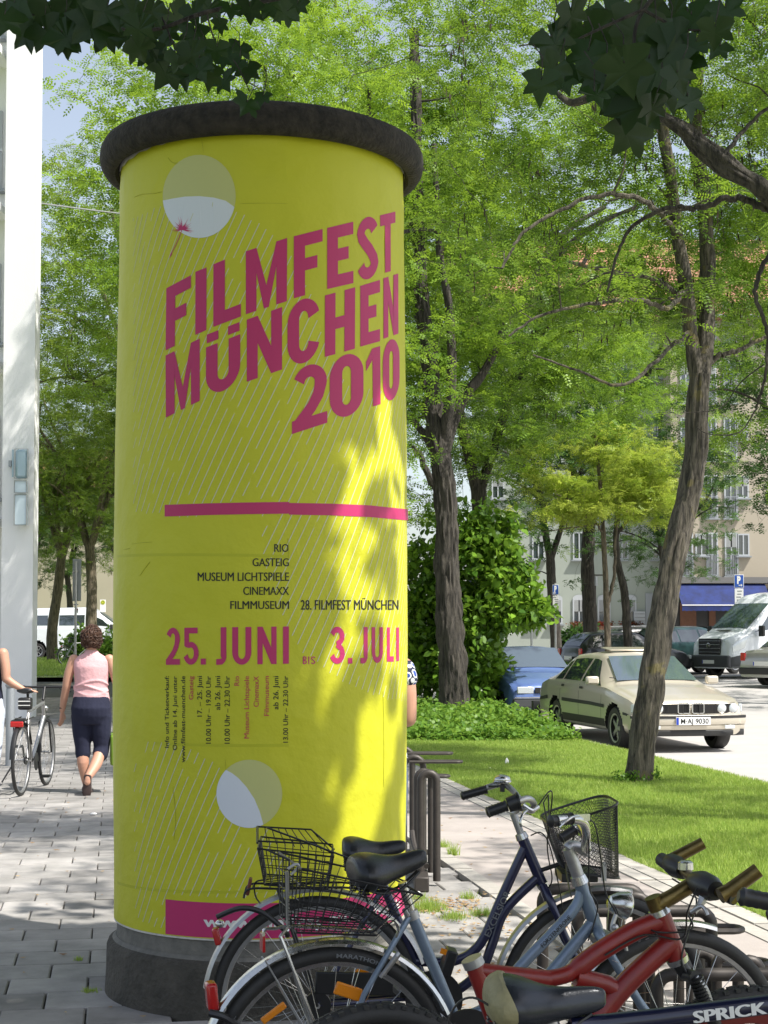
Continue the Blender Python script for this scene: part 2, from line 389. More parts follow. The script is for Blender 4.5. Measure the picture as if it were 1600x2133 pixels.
def uz(px, py):
    p = oncol(px, py); return (math.atan2(p.x-CC.x, -(p.y-CC.y)), p.z)
def fromuz(a, z, off=0):
    R0 = rad(z, a)+off; return Vector((CC.x+R0*math.sin(a), CC.y-R0*math.cos(a), z))
col = thing('advertising_column', 'tall round advertising column pasted with a yellow film festival poster', 'advertising column', CC)
b = MB(); b.off = CC
b.lathe([(.69, -.05), (.686, .02), (.682, .10), (.680, .20), (.672, .222), (.655, .232)], 96, CC); b.build('plinth', M['base'], col)
b = MB(); b.off = CC; b.lathe([(.656, .231), (.640, .246), (.636, .246), (.636, .318)], 96, CC); b.build('plinth_ledge', M['ledge'], col)
b = MB(); b.off = CC
b.lathe([(.648, 3.668), (.668, 3.645), (.690, 3.643), (.716, 3.655), (.732, 3.680), (.738, 3.712), (.735, 3.745), (.722, 3.770), (.69, 3.785), (.3, 3.80), (0, 3.81)], 112, CC)
b.build('cap', M['cap'], col)
# paper layers
b = MB(); b.off = CC
nz, na = 190, 280
def skin_(u, v):
    z = lerp(.322, 3.695, v); a = (u-.5)*2*PI
    r = .0012*math.sin(9*a+3*z)*math.sin(4*z)+.0010*math.sin(23*a)*math.sin(2.2*z+a)
    if z > 3.2: r += .0022*math.sin(17*a+5*math.sin(z*14))*((z-3.2)/.43)
    rr = rad(z, a)-.0009-(.004*max(0, (z-3.45)/.2)**2 if z > 3.45 else 0)
    return (CC.x+rr*math.sin(a), CC.y-rr*math.cos(a), z)
b.grid(skin_, na, nz); b.f = [f for f in b.f]
me = b.mesh('poster', M['yellow']); 
bm = bmesh.new(); bm.from_mesh(me); bmesh.ops.remove_doubles(bm, verts=bm.verts, dist=1e-5); bmesh.ops.recalc_face_normals(bm, faces=bm.faces); bm.to_mesh(me); bm.free()
poster = link('poster', me, col)
def cylstrip(m, a0, a1, z0, z1, off, n=60, jag=0):
    rr = random.Random(3)
    for i in range(n):
        A, B = lerp(a0, a1, i/n), lerp(a0, a1, (i+1)/n)
        m.add([fromuz(A, z0, off), fromuz(B, z0, off), fromuz(B, z1, off), fromuz(A, z1, off)], [(0, 1, 2, 3)])
b = MB(); b.off = CC; cylstrip(b, -PI, PI, .314, .3255, -.0015, 128)
# ragged white paper showing under the cap
for i in range(120):
    A, B = lerp(-1.6, 1.6, i/120), lerp(-1.6, 1.6, (i+1)/120)
    def hh(a): return 3.664-.010*max(0, math.sin(5*a+1))-.018*max(0, -math.sin(1.5*a)-.25)-.004*math.sin(37*a)
    b.add([fromuz(A, hh(A), .0005), fromuz(B, hh(B), .0005), fromuz(B, 3.695, .0005), fromuz(A, 3.695, .0005)], [(0, 1, 2, 3)])
b.build('paper_edge', M['paste'], poster, smooth=False)
# --- flat print, laid on the paper as thin shapes wrapped round the column
def wrap_tris(pts2, tris, mapf, maxl=9.0):
    """subdivide a flat triangulated shape until edges are short in px, then map"""
    bm = bmesh.new(); vs = [bm.verts.new((x, y, 0)) for x, y in pts2]
    for t in tris:
        try: bm.faces.new([vs[i] for i in t])
        except ValueError: pass
    bmesh.ops.triangulate(bm, faces=bm.faces[:])
    for _ in range(5):
        es = [e for e in bm.edges if abs(e.verts[0].co.x-e.verts[1].co.x) > maxl]
        if not es: break
        bmesh.ops.subdivide_edges(bm, edges=es, cuts=1, use_grid_fill=False)
        bmesh.ops.triangulate(bm, faces=[f for f in bm.faces if len(f.verts) > 3])
    bm.verts.ensure_lookup_table()
    V = [mapf(v.co.x, v.co.y) for v in bm.verts]; F = [tuple(v.index for v in f.verts) for f in bm.faces]; bm.free()
    return V, F
def poly_px(m, pts, off=.0004, maxl=9):
    V, F = wrap_tris(pts, [tuple(range(len(pts)))], lambda x, y: oncol(x, y, off), maxl); m.add(V, F)
# stroke font in a unit box
def pen(path, wx, wy, closed=False):
    """band polygons around a centre line with an elliptical pen"""
    P = [Vector((x, y)) for x, y in path]; n = len(P); Ls = []; Rs = []
    for i in range(n):
        if closed: t = P[(i+1) % n]-P[i-1]
        else: t = P[min(i+1, n-1)]-P[max(i-1, 0)]
        t.normalize(); nx, ny = -t.y, t.x; Ls.append((P[i].x+nx*wx/2, P[i].y+ny*wy/2)); Rs.append((P[i].x-nx*wx/2, P[i].y-ny*wy/2))
    out = []
    for i in range(n if closed else n-1):
        j = (i+1) % n; out.append([Ls[i], Ls[j], Rs[j], Rs[i]])
    return out
def arc(cx, cy, rx, ry, a0, a1, n=14): return [(cx+rx*math.cos(R_(lerp(a0, a1, i/n))), cy+ry*math.sin(R_(lerp(a0, a1, i/n)))) for i in range(n+1)]
def glyph(ch, wx=.36, wy=.19):
    h = wx/2; v = wy/2
    def bx(x0, y0, x1, y1): return [(x0, y0), (x1, y0), (x1, y1), (x0, y1)]
    if ch == 'I': return [bx(0, 0, 1, 1)]
    if ch == '.': return [bx(0, 0, 1, 1)]
    if ch == 'F': return [bx(0, 0, wx, 1), bx(wx, 1-wy, 1, 1), bx(wx, .40, .82, .40+wy)]
    if ch == 'E': return [bx(0, 0, wx, 1), bx(wx, 1-wy, 1, 1), bx(wx, .42, .82, .42+wy), bx(wx, 0, 1, wy)]
    if ch == 'L': return [bx(0, 0, wx, 1), bx(wx, 0, 1, wy)]
    if ch == 'T': return [bx(0, 1-wy, 1, 1), bx(.5-wx/2, 0, .5+wx/2, 1-wy)]
    if ch == 'H': return [bx(0, 0, wx, 1), bx(1-wx, 0, 1, 1), bx(wx, .5-v, 1-wx, .5+v)]
    if ch == 'N': return [bx(0, 0, wx*.86, 1), bx(1-wx*.86, 0, 1, 1), [(wx*.86, 1), (wx*.86, .56), (1-wx*.86, 0), (1-wx*.86, .44)]]
    if ch == 'M':
        s = wx*.72; return [bx(0, 0, s, 1), bx(1-s, 0, 1, 1), [(s, 1), (s, .60), (.44, 0), (.56, 0), (.5, .36)], [(.5, .36), (.56, 0), (1-s, .60), (1-s, 1)]]
    if ch in 'U\u00dc':
        top = 1 if ch == 'U' else .80
        p = [(h, top), (h, .34)]+arc(.5, .33, .5-h, .33-v, 180, 360)+[(1-h, top)]
        o = pen(p, wx, wy)
        if ch != 'U': o += [bx(.02, .86, .36, 1), bx(.64, .86, .98, 1)]
        return o
    if ch == 'J': return pen([(1-h, 1), (1-h, .24)]+arc(.5-h*.2, .22, .5-h*.8, .22-v, 0, -75)+[(0, v)], wx, wy)
    if ch == '0': return pen([(h, .32)]+[(h, .68)]+arc(.5, .67, .5-h, .33-v, 180, 0)+[(1-h, .33)]+arc(.5, .33, .5-h, .33-v, 0, -180), wx, wy)
    if ch == 'C': return pen(arc(.5, .66, .5-h, .34-v, 12, 180)+arc(.5, .34, .5-h, .34-v, 180, 348), wx, wy)
    if ch == 'S': return pen(arc(.5, .73, .5-h, .27-v, 15, 190, 12)+[(.42, .56), (.6, .46)]+arc(.5, .27, .5-h, .27-v, 10, -165, 12), wx*.95, wy)
    if ch == '2': return pen(arc(.5, .70, .5-h, .30-v, 160, -18, 14)+[(.80-h*.3, .50), (.56, .33), (h*.9, .10), (h*.72, .02)], wx*.98, wy)+[bx(0, 0, 1, wy)]
    if ch == '3': return pen(arc(.48, .74, .5-h, .26-v, 165, -75, 12)+[(.45, .53)], wx, wy)+pen([(.45, .53)]+arc(.48, .28, .52-h, .28-v, 75, -165, 12), wx, wy)
    if ch == '5': return [bx(.05, 1-wy, .92, 1), bx(.05, .5, .05+wx*.9, 1-wy)]+pen([(.12, .56)]+arc(.48, .31, .52-h, .31-v, 110, -165, 14), wx*.95, wy)
    if ch == '1': return [bx(.45, 0, 1, 1), [(0, .80), (.45, 1), (.45, .80), (0, .64)]]
    if ch == 'B': return [bx(0, 0, wx, 1)]+pen([(wx*.9, 1-v)]+arc(.5, .76, .44-h, .24-v, 90, -90, 8)+[(wx*.9, .5)], wx, wy)+pen([(wx*.9, .5)]+arc(.52, .26, .48-h, .26-v, 90, -90, 8)+[(wx*.9, v)], wx, wy)
    return [bx(0, 0, 1, 1)]
def put_glyph(m, ch, TL, TR, BR, BL, wx=.36, wy=.19, off=.0006):
    for k, pg in enumerate(glyph(ch, wx, wy)):
        pg = [(min(1, max(0, x)), min(1, max(0, y))) for x, y in pg]
        q = [(lerp(lerp(BL[0], BR[0], x), lerp(TL[0], TR[0], x), y), lerp(lerp(BL[1], BR[1], x), lerp(TL[1], TR[1], x), y)) for x, y in pg]
        poly_px(m, q, off+.00003*(k % 9))
head = MB(); head.off = CC
HL = [('F', (50, 545), (205, 462), (203, 858), (45, 935), .37), ('I', (233, 442), (303, 413), (302, 807), (232, 838), 1), ('L', (346, 394), (519, 322), (519, 722), (345, 788), .42), ('M', (550, 312), (810, 228), (808, 626), (550, 708), .36),
      ('F', (852, 218), (1033, 172), (1033, 558), (852, 608), .39), ('E', (1062, 165), (1226, 126), (1227, 512), (1062, 550), .41), ('S', (1248, 112), (1386, 80), (1386, 472), (1248, 505), .38), ('T', (1395, 86), (1491, 62), (1491, 430), (1397, 455), .38),
      ('M', (45, 968), (260, 860), (260, 1252), (47, 1358), .36), ('\u00dc', (300, 838), (515, 755), (515, 1145), (298, 1235), .34), ('N', (556, 742), (778, 662), (778, 1055), (556, 1133), .36), ('C', (812, 640), (1016, 582), (1016, 982), (812, 1048), .36),
      ('H', (1048, 590), (1238, 538), (1236, 925), (1047, 977), .35), ('E', (1270, 530), (1394, 492), (1394, 878), (1270, 912), .42), ('N', (1416, 482), (1509, 452), (1510, 830), (1416, 862), .38),
      ('2', (842, 1050), (1060, 1000), (1063, 1390), (840, 1462), .36), ('0', (1078, 985), (1290, 935), (1290, 1325), (1078, 1378), .37), ('1', (1305, 935), (1395, 908), (1398, 1272), (1310, 1302), .5), ('0', (1412, 885), (1517, 848), (1517, 1232), (1412, 1265), .39)]
Z = lambda p: (330+p[0]/3.019, 420+p[1]/3.019)
for ch, a, b_, c, d, wx in HL: put_glyph(head, ch, Z(a), Z(b_), Z(c), Z(d), wx, .20 if ch in 'FEL' else .19)
head.build('headline_lettering', M['pink'], poster, smooth=False)
dat = MB(); dat.off = CC
z6 = lambda x, y: (300+x/4.706, 1280+y/4.706)
for ch, x0, x1, y0, y1, wx in [('2', 215, 352, 130, 494, .36), ('5', 388, 538, 130, 494, .34), ('.', 556, 607, 433, 492, 1), ('J', 708, 808, 126, 494, .56), ('U', 865, 1053, 124, 494, .31), ('N', 1112, 1300, 120, 488, .32), ('I', 1363, 1421, 118, 484, 1)]:
    put_glyph(dat, ch, z6(x0, y0), z6(x1, y0-2), z6(x1, y1-2), z6(x0, y1), wx, .155)
z5 = lambda x, y: (320+x/2.909, 1000+y/2.909)
for ch, x0, x1, y0, y1, wx in [('3', 1070, 1160, 888, 1114, .34), ('.', 1178, 1205, 1078, 1112, 1), ('J', 1254, 1298, 890, 1112, .56), ('U', 1322, 1390, 891, 1108, .31), ('L', 1414, 1456, 892, 1100, .44), ('I', 1471, 1488, 893, 1096, 1),
                               ('B', 905, 929, 1068, 1115, .30), ('I', 938, 944, 1068, 1115, 1), ('S', 953, 981, 1068, 1115, .27)]:
    put_glyph(dat, ch, z5(x0, y0), z5(x1, y0), z5(x1, y1), z5(x0, y1), wx, .155 if y1-y0 > 60 else .13)
dat.build('date_lettering', M['pink'], poster, smooth=False)
# body text with the built-in font
_tc = {}
def text_shape(s, off=.018, sp_=1.0):
    k = (s, off, sp_)
    if k in _tc: return _tc[k]
    cu = bpy.data.curves.new('t', 'FONT'); cu.body = s; cu.size = 1; cu.offset = off; cu.resolution_u = 3; cu.fill_mode = 'FRONT'; cu.space_character = sp_
    o = bpy.data.objects.new('t', cu); COL.objects.link(o); dg = bpy.context.evaluated_depsgraph_get(); dg.update()
    me = bpy.data.meshes.new_from_object(o.evaluated_get(dg)); P = [(v.co.x, v.co.y) for v in me.vertices]; F = [tuple(p.vertices) for p in me.polygons]
    bpy.data.objects.remove(o); bpy.data.meshes.remove(me); bpy.data.curves.remove(cu)
    _tc[k] = (P, F); return P, F
CAPH = max(y for x, y in text_shape('H', 0)[0])
def put_text(m, s, x0, x1, ytop, ybase, off=.0006, bold=.02, rot=False, slope=0):
    """rot: reading upwards; then x0 = cap side (left), x1 = baseline (right), ytop/ybase = end/start of the line"""
    P, F = text_shape(s, 0); lo = min(x for x, y in P); hi = max(x for x, y in P); k_ = bold*.8*(hi-lo)/(hi-lo+2*bold)
    if not rot: f = lambda x, y: ((x-lo)/(hi-lo)*(x1-x0)+x0, ybase+(ytop-ybase)*y/CAPH+slope*(x-lo)/(hi-lo))
    else: f = lambda x, y: (x1+(x0-x1)*y/CAPH, ybase+(ytop-ybase)*(x-lo)/(hi-lo))
    for i, dx in enumerate((-k_, k_)):
        V, T = wrap_tris([f(x+dx, y) for x, y in P], F, lambda x, y: oncol(x, y, off+i*.00012)); m.add(V, T)
blk = MB(); blk.off = CC
for s, x0, x1, y0, y1 in [('RIO', 571.6, 601.2, 1133.4, 1149.5), ('GASTEIG', 526.3, 601.5, 1163, 1179.4), ('MUSEUM LICHTSPIELE', 412, 602, 1192.5, 1210), ('CINEMAXX', 507, 602, 1222.5, 1239), ('FILMMUSEUM', 480, 602, 1252, 1268.5), ('28. FILMFEST M\u00dcNCHEN', 627, 830, 1250, 1270)]:
    put_text(blk, s, x0, x1, y0, y1, bold=.022)
red = MB(); red.off = CC
for s, x0, x1, yb, r_ in [('Info und Ticketverkauf:', 205, 243, 1305, 0), ('Online ab 14. Juni unter', 282, 322, 1330, 0), ('www.filmfest-muenchen.de', 362, 403, 1450, 0), ('Gasteig', 440, 482, 835, 1), ('17. \u2013 25. Juni', 523, 568, 1000, 0),
        ('10.00 Uhr \u2013 19.00 Uhr', 608, 656, 1265, 0), ('ab 26. Juni', 697, 747, 935, 0), ('10.00 Uhr \u2013 22.30 Uhr', 790, 841, 1265, 0), ('Rio', 885, 933, 697, 1), ('Museum Lichtspiele', 982, 1030, 1215, 1), ('CinemaxX', 1075, 1125, 905, 1),
        ('Filmmuseum', 1178, 1225, 993, 1), ('ab 26. Juni', 1268, 1318, 930, 0), ('13.00 Uhr \u2013 22.30 Uhr', 1365, 1413, 1255, 0)]:
    a = z6(x0, 604); c = z6(x1, yb); put_text(red if r_ else blk, s, a[0], c[0], a[1], c[1], rot=True, bold=.018)
blk.build('black_lettering', M['ink'], poster, smooth=False); red.build('red_lettering', M['redink'], poster, smooth=False)
# pink bars
b = MB(); b.off = CC
for (xa, ya, yb), (xc, yc, yd) in [((343, 1051.5, 1076), (430, 1048.5, 1073)), ((430, 1048.5, 1073), (515, 1046.5, 1071)), ((515, 1046.5, 1071), (602, 1045.5, 1070)), ((602, 1047.5, 1072), (690, 1049, 1073.5)), ((690, 1049, 1073.5), (770, 1052.5, 1077)), ((770, 1052.5, 1077), (850, 1061, 1084))]:
    poly_px(b, [(xa, ya), (xc, yc), (xc, yd), (xa, yb)], .0005)
b.build('pink_bar', M['pink'], poster, smooth=False)
b = MB(); b.off = CC; a0, zt = uz(345, 1873); _, zb = uz(345, 1944); cylstrip(b, a0, 1.75, .3262, zt, .0005, 90); b.build('web_address_band', M['pink'], poster, smooth=False)
b = MB(); b.off = CC; a1, zb1 = uz(425, 1930); _, zt1 = uz(425, 1908); a2 = uz(833, 1880)[0]
P, F = text_shape('www.filmfest-muenchen.de', 0); lo = min(x for x, y in P); hi = max(x for x, y in P); sc = 400/(hi-lo)
for i, dx in enumerate((-.03, 0, .03)):
    V, T = wrap_tris([((x+dx-lo)*sc, y) for x, y in P], F, lambda x, y: fromuz(lerp(a1, a2, x/400), zb1+(zt1-zb1)*y/.56*.82, .0007+i*.00012)); b.add(V, T)
b.build('web_address', M['white'], poster, smooth=False)
# discs
def ell(cx, cy, rx, ry, a0, a1, n=40): return [(cx+rx*math.cos(lerp(a0, a1, i/n)), cy-ry*math.sin(lerp(a0, a1, i/n))) for i in range(n+1)]
b = MB(); b.off = CC; poly_px(b, ell(415, 409, 76, 86.5, 0, 2*PI*.98), .0003); poly_px(b, ell(519.5, 1653.5, 68.5, 71, 0, 2*PI*.98), .0003); b.build('pale_disc', M['disc_pale'], poster, smooth=False)
b = MB(); b.off = CC
poly_px(b, ell(415, 409, 76, 86.5, PI+.10, 2*PI-.26)+[(470, 418), (445, 411.5), (415, 408.5), (385, 409.5), (360, 413.5)], .0006)
poly_px(b, ell(519.5, 1653.5, 68.5, 71, PI-.78, 2*PI-1.13)+[(541, 1690), (530, 1664), (514, 1640), (497, 1621), (484, 1611)], .0006)
b.build('white_disc', M['disc_white'], poster, smooth=False)
# dandelion seed
b = MB(); b.off = CC; rr = random.Random(5)
def spike(x0, y0, x1, y1, w0): 
    dx, dy = x1-x0, y1-y0; l = math.hypot(dx, dy); nx, ny = -dy/l*w0/2, dx/l*w0/2; poly_px(b, [(x0+nx, y0+ny), (x1, y1), (x0-nx, y0-ny)], .001)
for i in range(34):
    a = R_(lerp(-22, 202, i/33)+rr.uniform(-3, 3)); l = rr.uniform(15, 31) if .3 < i/33 < .7 else rr.uniform(13, 26); spike(380, 478, 380+l*math.cos(a), 478-l*math.sin(a)*.95, 2.1)
for p, q in [((379, 479), (372, 497)), ((372, 497), (364, 515)), ((364, 515), (358, 526))]: poly_px(b, [(p[0]-.8, p[1]), (p[0]+.8, p[1]), (q[0]+.8, q[1]), (q[0]-.8, q[1])], .001)
poly_px(b, [(359, 523), (358, 530), (353, 538), (355, 529)], .001)
b.build('dandelion_seed', M['pink'], poster, smooth=False)
# hatching
def inpoly(pg, x, y):
    c = False; j = len(pg)-1
    for i in range(len(pg)):
        xi, yi = pg[i]; xj, yj = pg[j]
        if (yi > y) != (yj > y) and x < (xj-xi)*(y-yi)/(yj-yi)+xi: c = not c
        j = i
    return c
def densify(pg, n=6): return [(lerp(pg[i][0], pg[(i+1) % len(pg)][0], k/n), lerp(pg[i][1], pg[(i+1) % len(pg)][1], k/n)) for i in range(len(pg)) for k in range(n)]
G1 = [(277, 455), (300, 440), (345, 425), (494, 435), (537, 460), (576, 491), (610, 535), (646, 605), (666, 673), (690, 740), (721, 800), (772, 806), (849, 830), (849.5, 1100), (849, 1462), (801, 1457), (736, 1435), (688, 1404), (627, 1359), (580, 1275), (545, 1155), (545, 1079), (541, 1012), (490, 1045), (400, 1080), (285, 1070), (277, 1050)]
G2 = [(279, 1600), (307, 1540), (340, 1542), (402, 1560), (457, 1592), (520, 1660), (560, 1732), (600, 1800), (640, 1872), (345, 1868), (345, 1940), (281, 1915)]
hm = MB(); hm.off = CC
for pg in (G1, G2):
    q = [uz(*p) for p in densify(pg)]; zs = [p[1] for p in q]; z0, z1 = min(zs), max(zs); SLP = .487/.66
    for k in range(-60, 120):
        a_at = lambda z: -1.3+k*.0400/.66+SLP*(z-1.0)*.98-1.2
        seg = None; st = .012; z = z0
        while z <= z1+st:
            a = a_at(z); ins = abs(a) < 1.5 and inpoly(q, a, z)
            if ins and seg is None: seg = z
            if (not ins) and seg is not None:
                if z-st > seg+.01:
                    n = max(1, int((z-st-seg)/.12)); hw = .0031
                    for i in range(n):
                        za, zb_ = lerp(seg, z-st, i/n), lerp(seg, z-st, (i+1)/n)
                        hm.add([fromuz(a_at(za)-hw, za, .0002), fromuz(a_at(za)+hw, za, .0002), fromuz(a_at(zb_)+hw, zb_, .0002), fromuz(a_at(zb_)-hw, zb_, .0002)], [(0, 1, 2, 3)])
                seg = None
            z += st
hm.build('hatching', M['hatch'], poster, smooth=False)
# creases in the paper
cr = MB(); cr.off = CC
for pts in [[(280, 411), (295, 405), (320, 403), (338, 399)], [(243, 1146), (262, 1144), (271, 1142)], [(275, 1133), (300, 1130), (318, 1129)], [(291, 1200), (305, 1180), (313, 1170)], [(600, 1120), (602, 1160)], [(798, 1440), (800, 1560), (799, 1640)], [(360, 1640), (366, 1700), (362, 1750)], [(470, 1580), (470, 1605)],
            [(500, 424), (540, 423), (600, 424)], [(420, 290), (424, 318)], [(350, 328), (358, 338), (372, 340)]]:
    P = [oncol(x, y, 0) for x, y in pts]; cr.tube(spline(P, 4), [.0006]+[.0014]*(len(spline(P, 4))-2)+[.0004], 5, flat=.6)
cr.build('crease', mat('paper_crease', (.38, .38, .02), .7), poster)
# overlapping sheet edges: thin proud paper strips
M['yellow2'] = mat('poster_yellow_sheet', (.485, .495, .013), .55, noise=(1.8, .35, (.42, .43, .014)), bump=(9, .25, .01))
b = MB(); b.off = CC
for (x0, y0, x1, y1) in [(244, 1156, 602, 1156), (320, 1545, 602, 1549), (244, 1835, 600, 1850)]:
    A0, zA = uz(x0, y0); A1, zB = uz(x1, y1)
    for i in range(40):
        u0, u1 = i/40, (i+1)/40; A, B = lerp(A0, A1, u0), lerp(A0, A1, u1); za, zb_ = lerp(zA, zB, u0), lerp(zA, zB, u1)
        b.add([fromuz(A, za-.012, -.0004), fromuz(B, zb_-.012, -.0004), fromuz(B, zb_, .0001), fromuz(A, za, .0001)], [(0, 1, 2, 3)])
b.build('sheet_edge', M['yellow2'], poster)
# ================================================================ TREES
M['bark'] = mat('bark', (.085, .068, .048), .95, noise=(9, .9, (.030, .024, .018)))
def barkmat(name, c0, c1, lich=0):
    m = bpy.data.materials.new(name); m.use_nodes = True; t = m.node_tree; N = t.nodes; L = t.links; b = N['Principled BSDF']; b.inputs['Roughness'].default_value = .95
    tc = N.new('ShaderNodeTexCoord'); mp = N.new('ShaderNodeMapping'); mp.inputs['Scale'].default_value = (17, 17, 2.2); L.new(tc.outputs['Object'], mp.inputs['Vector'])
    no = N.new('ShaderNodeTexNoise'); no.inputs['Scale'].default_value = 1.6; no.inputs['Detail'].default_value = 9; no.inputs['Roughness'].default_value = .7; no.inputs['Distortion'].default_value = .6; L.new(mp.outputs[0], no.inputs['Vector'])
    cr_ = N.new('ShaderNodeValToRGB'); cr_.color_ramp.elements[0].position = .38; cr_.color_ramp.elements[0].color = (*c0, 1); cr_.color_ramp.elements[1].position = .62; cr_.color_ramp.elements[1].color = (*c1, 1); L.new(no.outputs['Fac'], cr_.inputs[0])
    last = cr_.outputs[0]
    if lich:
        n2 = N.new('ShaderNodeTexNoise'); n2.inputs['Scale'].default_value = 5; n2.inputs['Detail'].default_value = 7; L.new(tc.outputs['Object'], n2.inputs['Vector'])
        mr = N.new('ShaderNodeMapRange'); mr.inputs[1].default_value = .60; mr.inputs[2].default_value = .66; mr.inputs[4].default_value = lich; L.new(n2.outputs['Fac'], mr.inputs[0])
        mx = N.new('ShaderNodeMix'); mx.data_type = 'RGBA'; mx.inputs[7].default_value = (.24, .20, .04, 1); L.new(mr.outputs[0], mx.inputs[0]); L.new(last, mx.inputs[6]); last = mx.outputs[2]
    L.new(last, b.inputs['Base Color']); bu = N.new('ShaderNodeBump'); bu.inputs['Strength'].default_value = 1; bu.inputs['Distance'].default_value = .03; L.new(no.outputs['Fac'], bu.inputs['Height']); L.new(bu.outputs[0], b.inputs['Normal'])
    return m
M['bark_robinia'] = barkmat('bark_robinia', (.026, .023, .019), (.155, .135, .105), .35)
M['bark_dark'] = barkmat('bark_dark', (.016, .014, .012), (.080, .070, .056))
M['bark_light'] = barkmat('bark_light', (.05, .042, .03), (.21, .17, .12))
M['leaf_r'] = leafmat('robinia_leaf', (.030, .095, .007), (.235, .38, .035), .42)
M['leaf_y'] = leafmat('young_robinia_leaf', (.15, .25, .02), (.42, .50, .085), .50)
M['leaf_o'] = leafmat('olive_leaf', (.05, .11, .012), (.23, .33, .045), .46)
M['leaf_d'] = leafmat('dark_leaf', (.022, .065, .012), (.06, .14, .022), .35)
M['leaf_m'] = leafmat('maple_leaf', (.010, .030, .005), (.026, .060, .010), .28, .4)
M['leaf_b'] = leafmat('shrub_leaf', (.035, .10, .012), (.22, .39, .04), .40, .28)
M['pod'] = mat('seed_pod', (.045, .028, .018), .7)
def leaf_template(n, L, lw, ll, sq=.35):
    """compound leaf along +x with n leaflet pairs; each leaflet a slightly folded lozenge"""
    out = []; r = np.random.default_rng(3)
    for i in range(n):
        x = L*(i+.6)/n
        for s in (-1, 1):
            a = s*(1.15+r.uniform(-.2, .2)); d = np.array([math.cos(a), math.sin(a), r.uniform(-.25, .1)]); p = np.array([-d[1], d[0], 0])*lw*.5; b = np.array([x, 0, -.25*x*x/L])
            out.append([b, b+d*ll*.5+p+[0, 0, .1*lw], b+d*ll, b+d*ll*.5-p+[0, 0, .1*lw]])
    b = np.array([L, 0, -.25*L]); out.append([b, b+[ll*.5, lw*.5, 0], b+[ll, 0, -.2*ll], b+[ll*.5, -lw*.5, 0]])
    return np.array(out)
LT_near = leaf_template(6, .19, .021, .040); LT_mid = leaf_template(4, .20, .034, .060); LT_far = leaf_template(3, .22, .055, .085)
LT_single = np.array([[[0, 0, 0], [.035, .028, .006], [.075, 0, -.012], [.035, -.028, .006]]])
def maple_outline():
    R = [(-90, .05), (-76, .50), (-58, .50), (-44, .62), (-28, .80), (-12, .96), (2, .74), (14, .66), (24, .82), (36, 1.06), (48, .82), (58, .64), (70, .74), (80, .90), (90, 1.15)]
    pts = [(r*math.cos(R_(a)), r*math.sin(R_(a))) for a, r in R]; return pts+[(-x, y) for x, y in pts[-2:0:-1]]
MO = maple_outline()
def rotm(n, up=.45, rng=None):
    """random orientation, leaves roughly level"""
    rng = rng or RNG
    yaw = rng.uniform(0, 2*PI, n); tilt = rng.normal(0, up, n); roll = rng.normal(0, up, n)
    cy, sy = np.cos(yaw), np.sin(yaw); ct, st = np.cos(tilt), np.sin(tilt); cr_, sr = np.cos(roll), np.sin(roll); Rm = np.zeros((n, 3, 3))
    Rm[:, 0, 0] = cy*ct; Rm[:, 0, 1] = cy*st*sr-sy*cr_; Rm[:, 0, 2] = cy*st*cr_+sy*sr
    Rm[:, 1, 0] = sy*ct; Rm[:, 1, 1] = sy*st*sr+cy*cr_; Rm[:, 1, 2] = sy*st*cr_-cy*sr
    Rm[:, 2, 0] = -st; Rm[:, 2, 1] = ct*sr; Rm[:, 2, 2] = ct*cr_
    return Rm
def leafcloud(name, centers, per, rad_, tmpl, m, parent=None, size=(.8, 1.25), flat=.6, up=.45, tb=None, rng=None, lkeep=None):
    rng = rng or RNG
    C = np.repeat(np.asarray(centers), per, 0); n = len(C); d = rng.normal(0, 1, (n, 3)); d /= np.linalg.norm(d, axis=1)[:, None]; d *= (rng.random(n)**.45)[:, None]*rad_; d[:, 2] *= flat
    P = C+d
    tall = np.repeat(rng.uniform(0, .55, len(centers)), per) if tb is None else np.repeat(tb, per)
    if lkeep is not None: mk = lkeep(P); P = P[mk]; tall = tall[mk]; n = len(P)
    Rm = rotm(n, up, rng); s = rng.uniform(*size, n); k = tmpl.shape[0]; q = tmpl.shape[1]
    V = np.einsum('nij,kqj->nkqi', Rm, tmpl)*s[:, None, None, None]+P[:, None, None, :]
    t = np.clip(tall+rng.uniform(0, .45, n), 0, 1); tint = np.repeat(t, k*q)
    F = np.arange(n*k*q).reshape(n*k, q)
    return npmesh(name, V.reshape(-1, 3), F, m, tint)
def wob(P0, P1, n, amp, sag, r):
    P0, P1 = Vector(P0), Vector(P1); L = (P1-P0).length; out = []; side = Vector((r.uniform(-1, 1), r.uniform(-1, 1), r.uniform(-1, 1)))*amp*L; s2 = Vector((r.uniform(-1, 1), r.uniform(-1, 1), r.uniform(-1, 1)))*amp*L*.5
    for i in range(n+1):
        t = i/n; out.append(P0.lerp(P1, t)+side*math.sin(PI*t)+s2*math.sin(2*PI*t)+Vector((0, 0, sag*L*math.sin(PI*t))))
    return out
def knobbly(pts, r0, r1, seed=0, n=7):
    S = spline(pts, n); r = random.Random(seed); k = len(S)
    return S, [lerp(r0, r1, (i/(k-1))**.8)*(1+.06*r.uniform(-1, 1)) for i in range(k)]
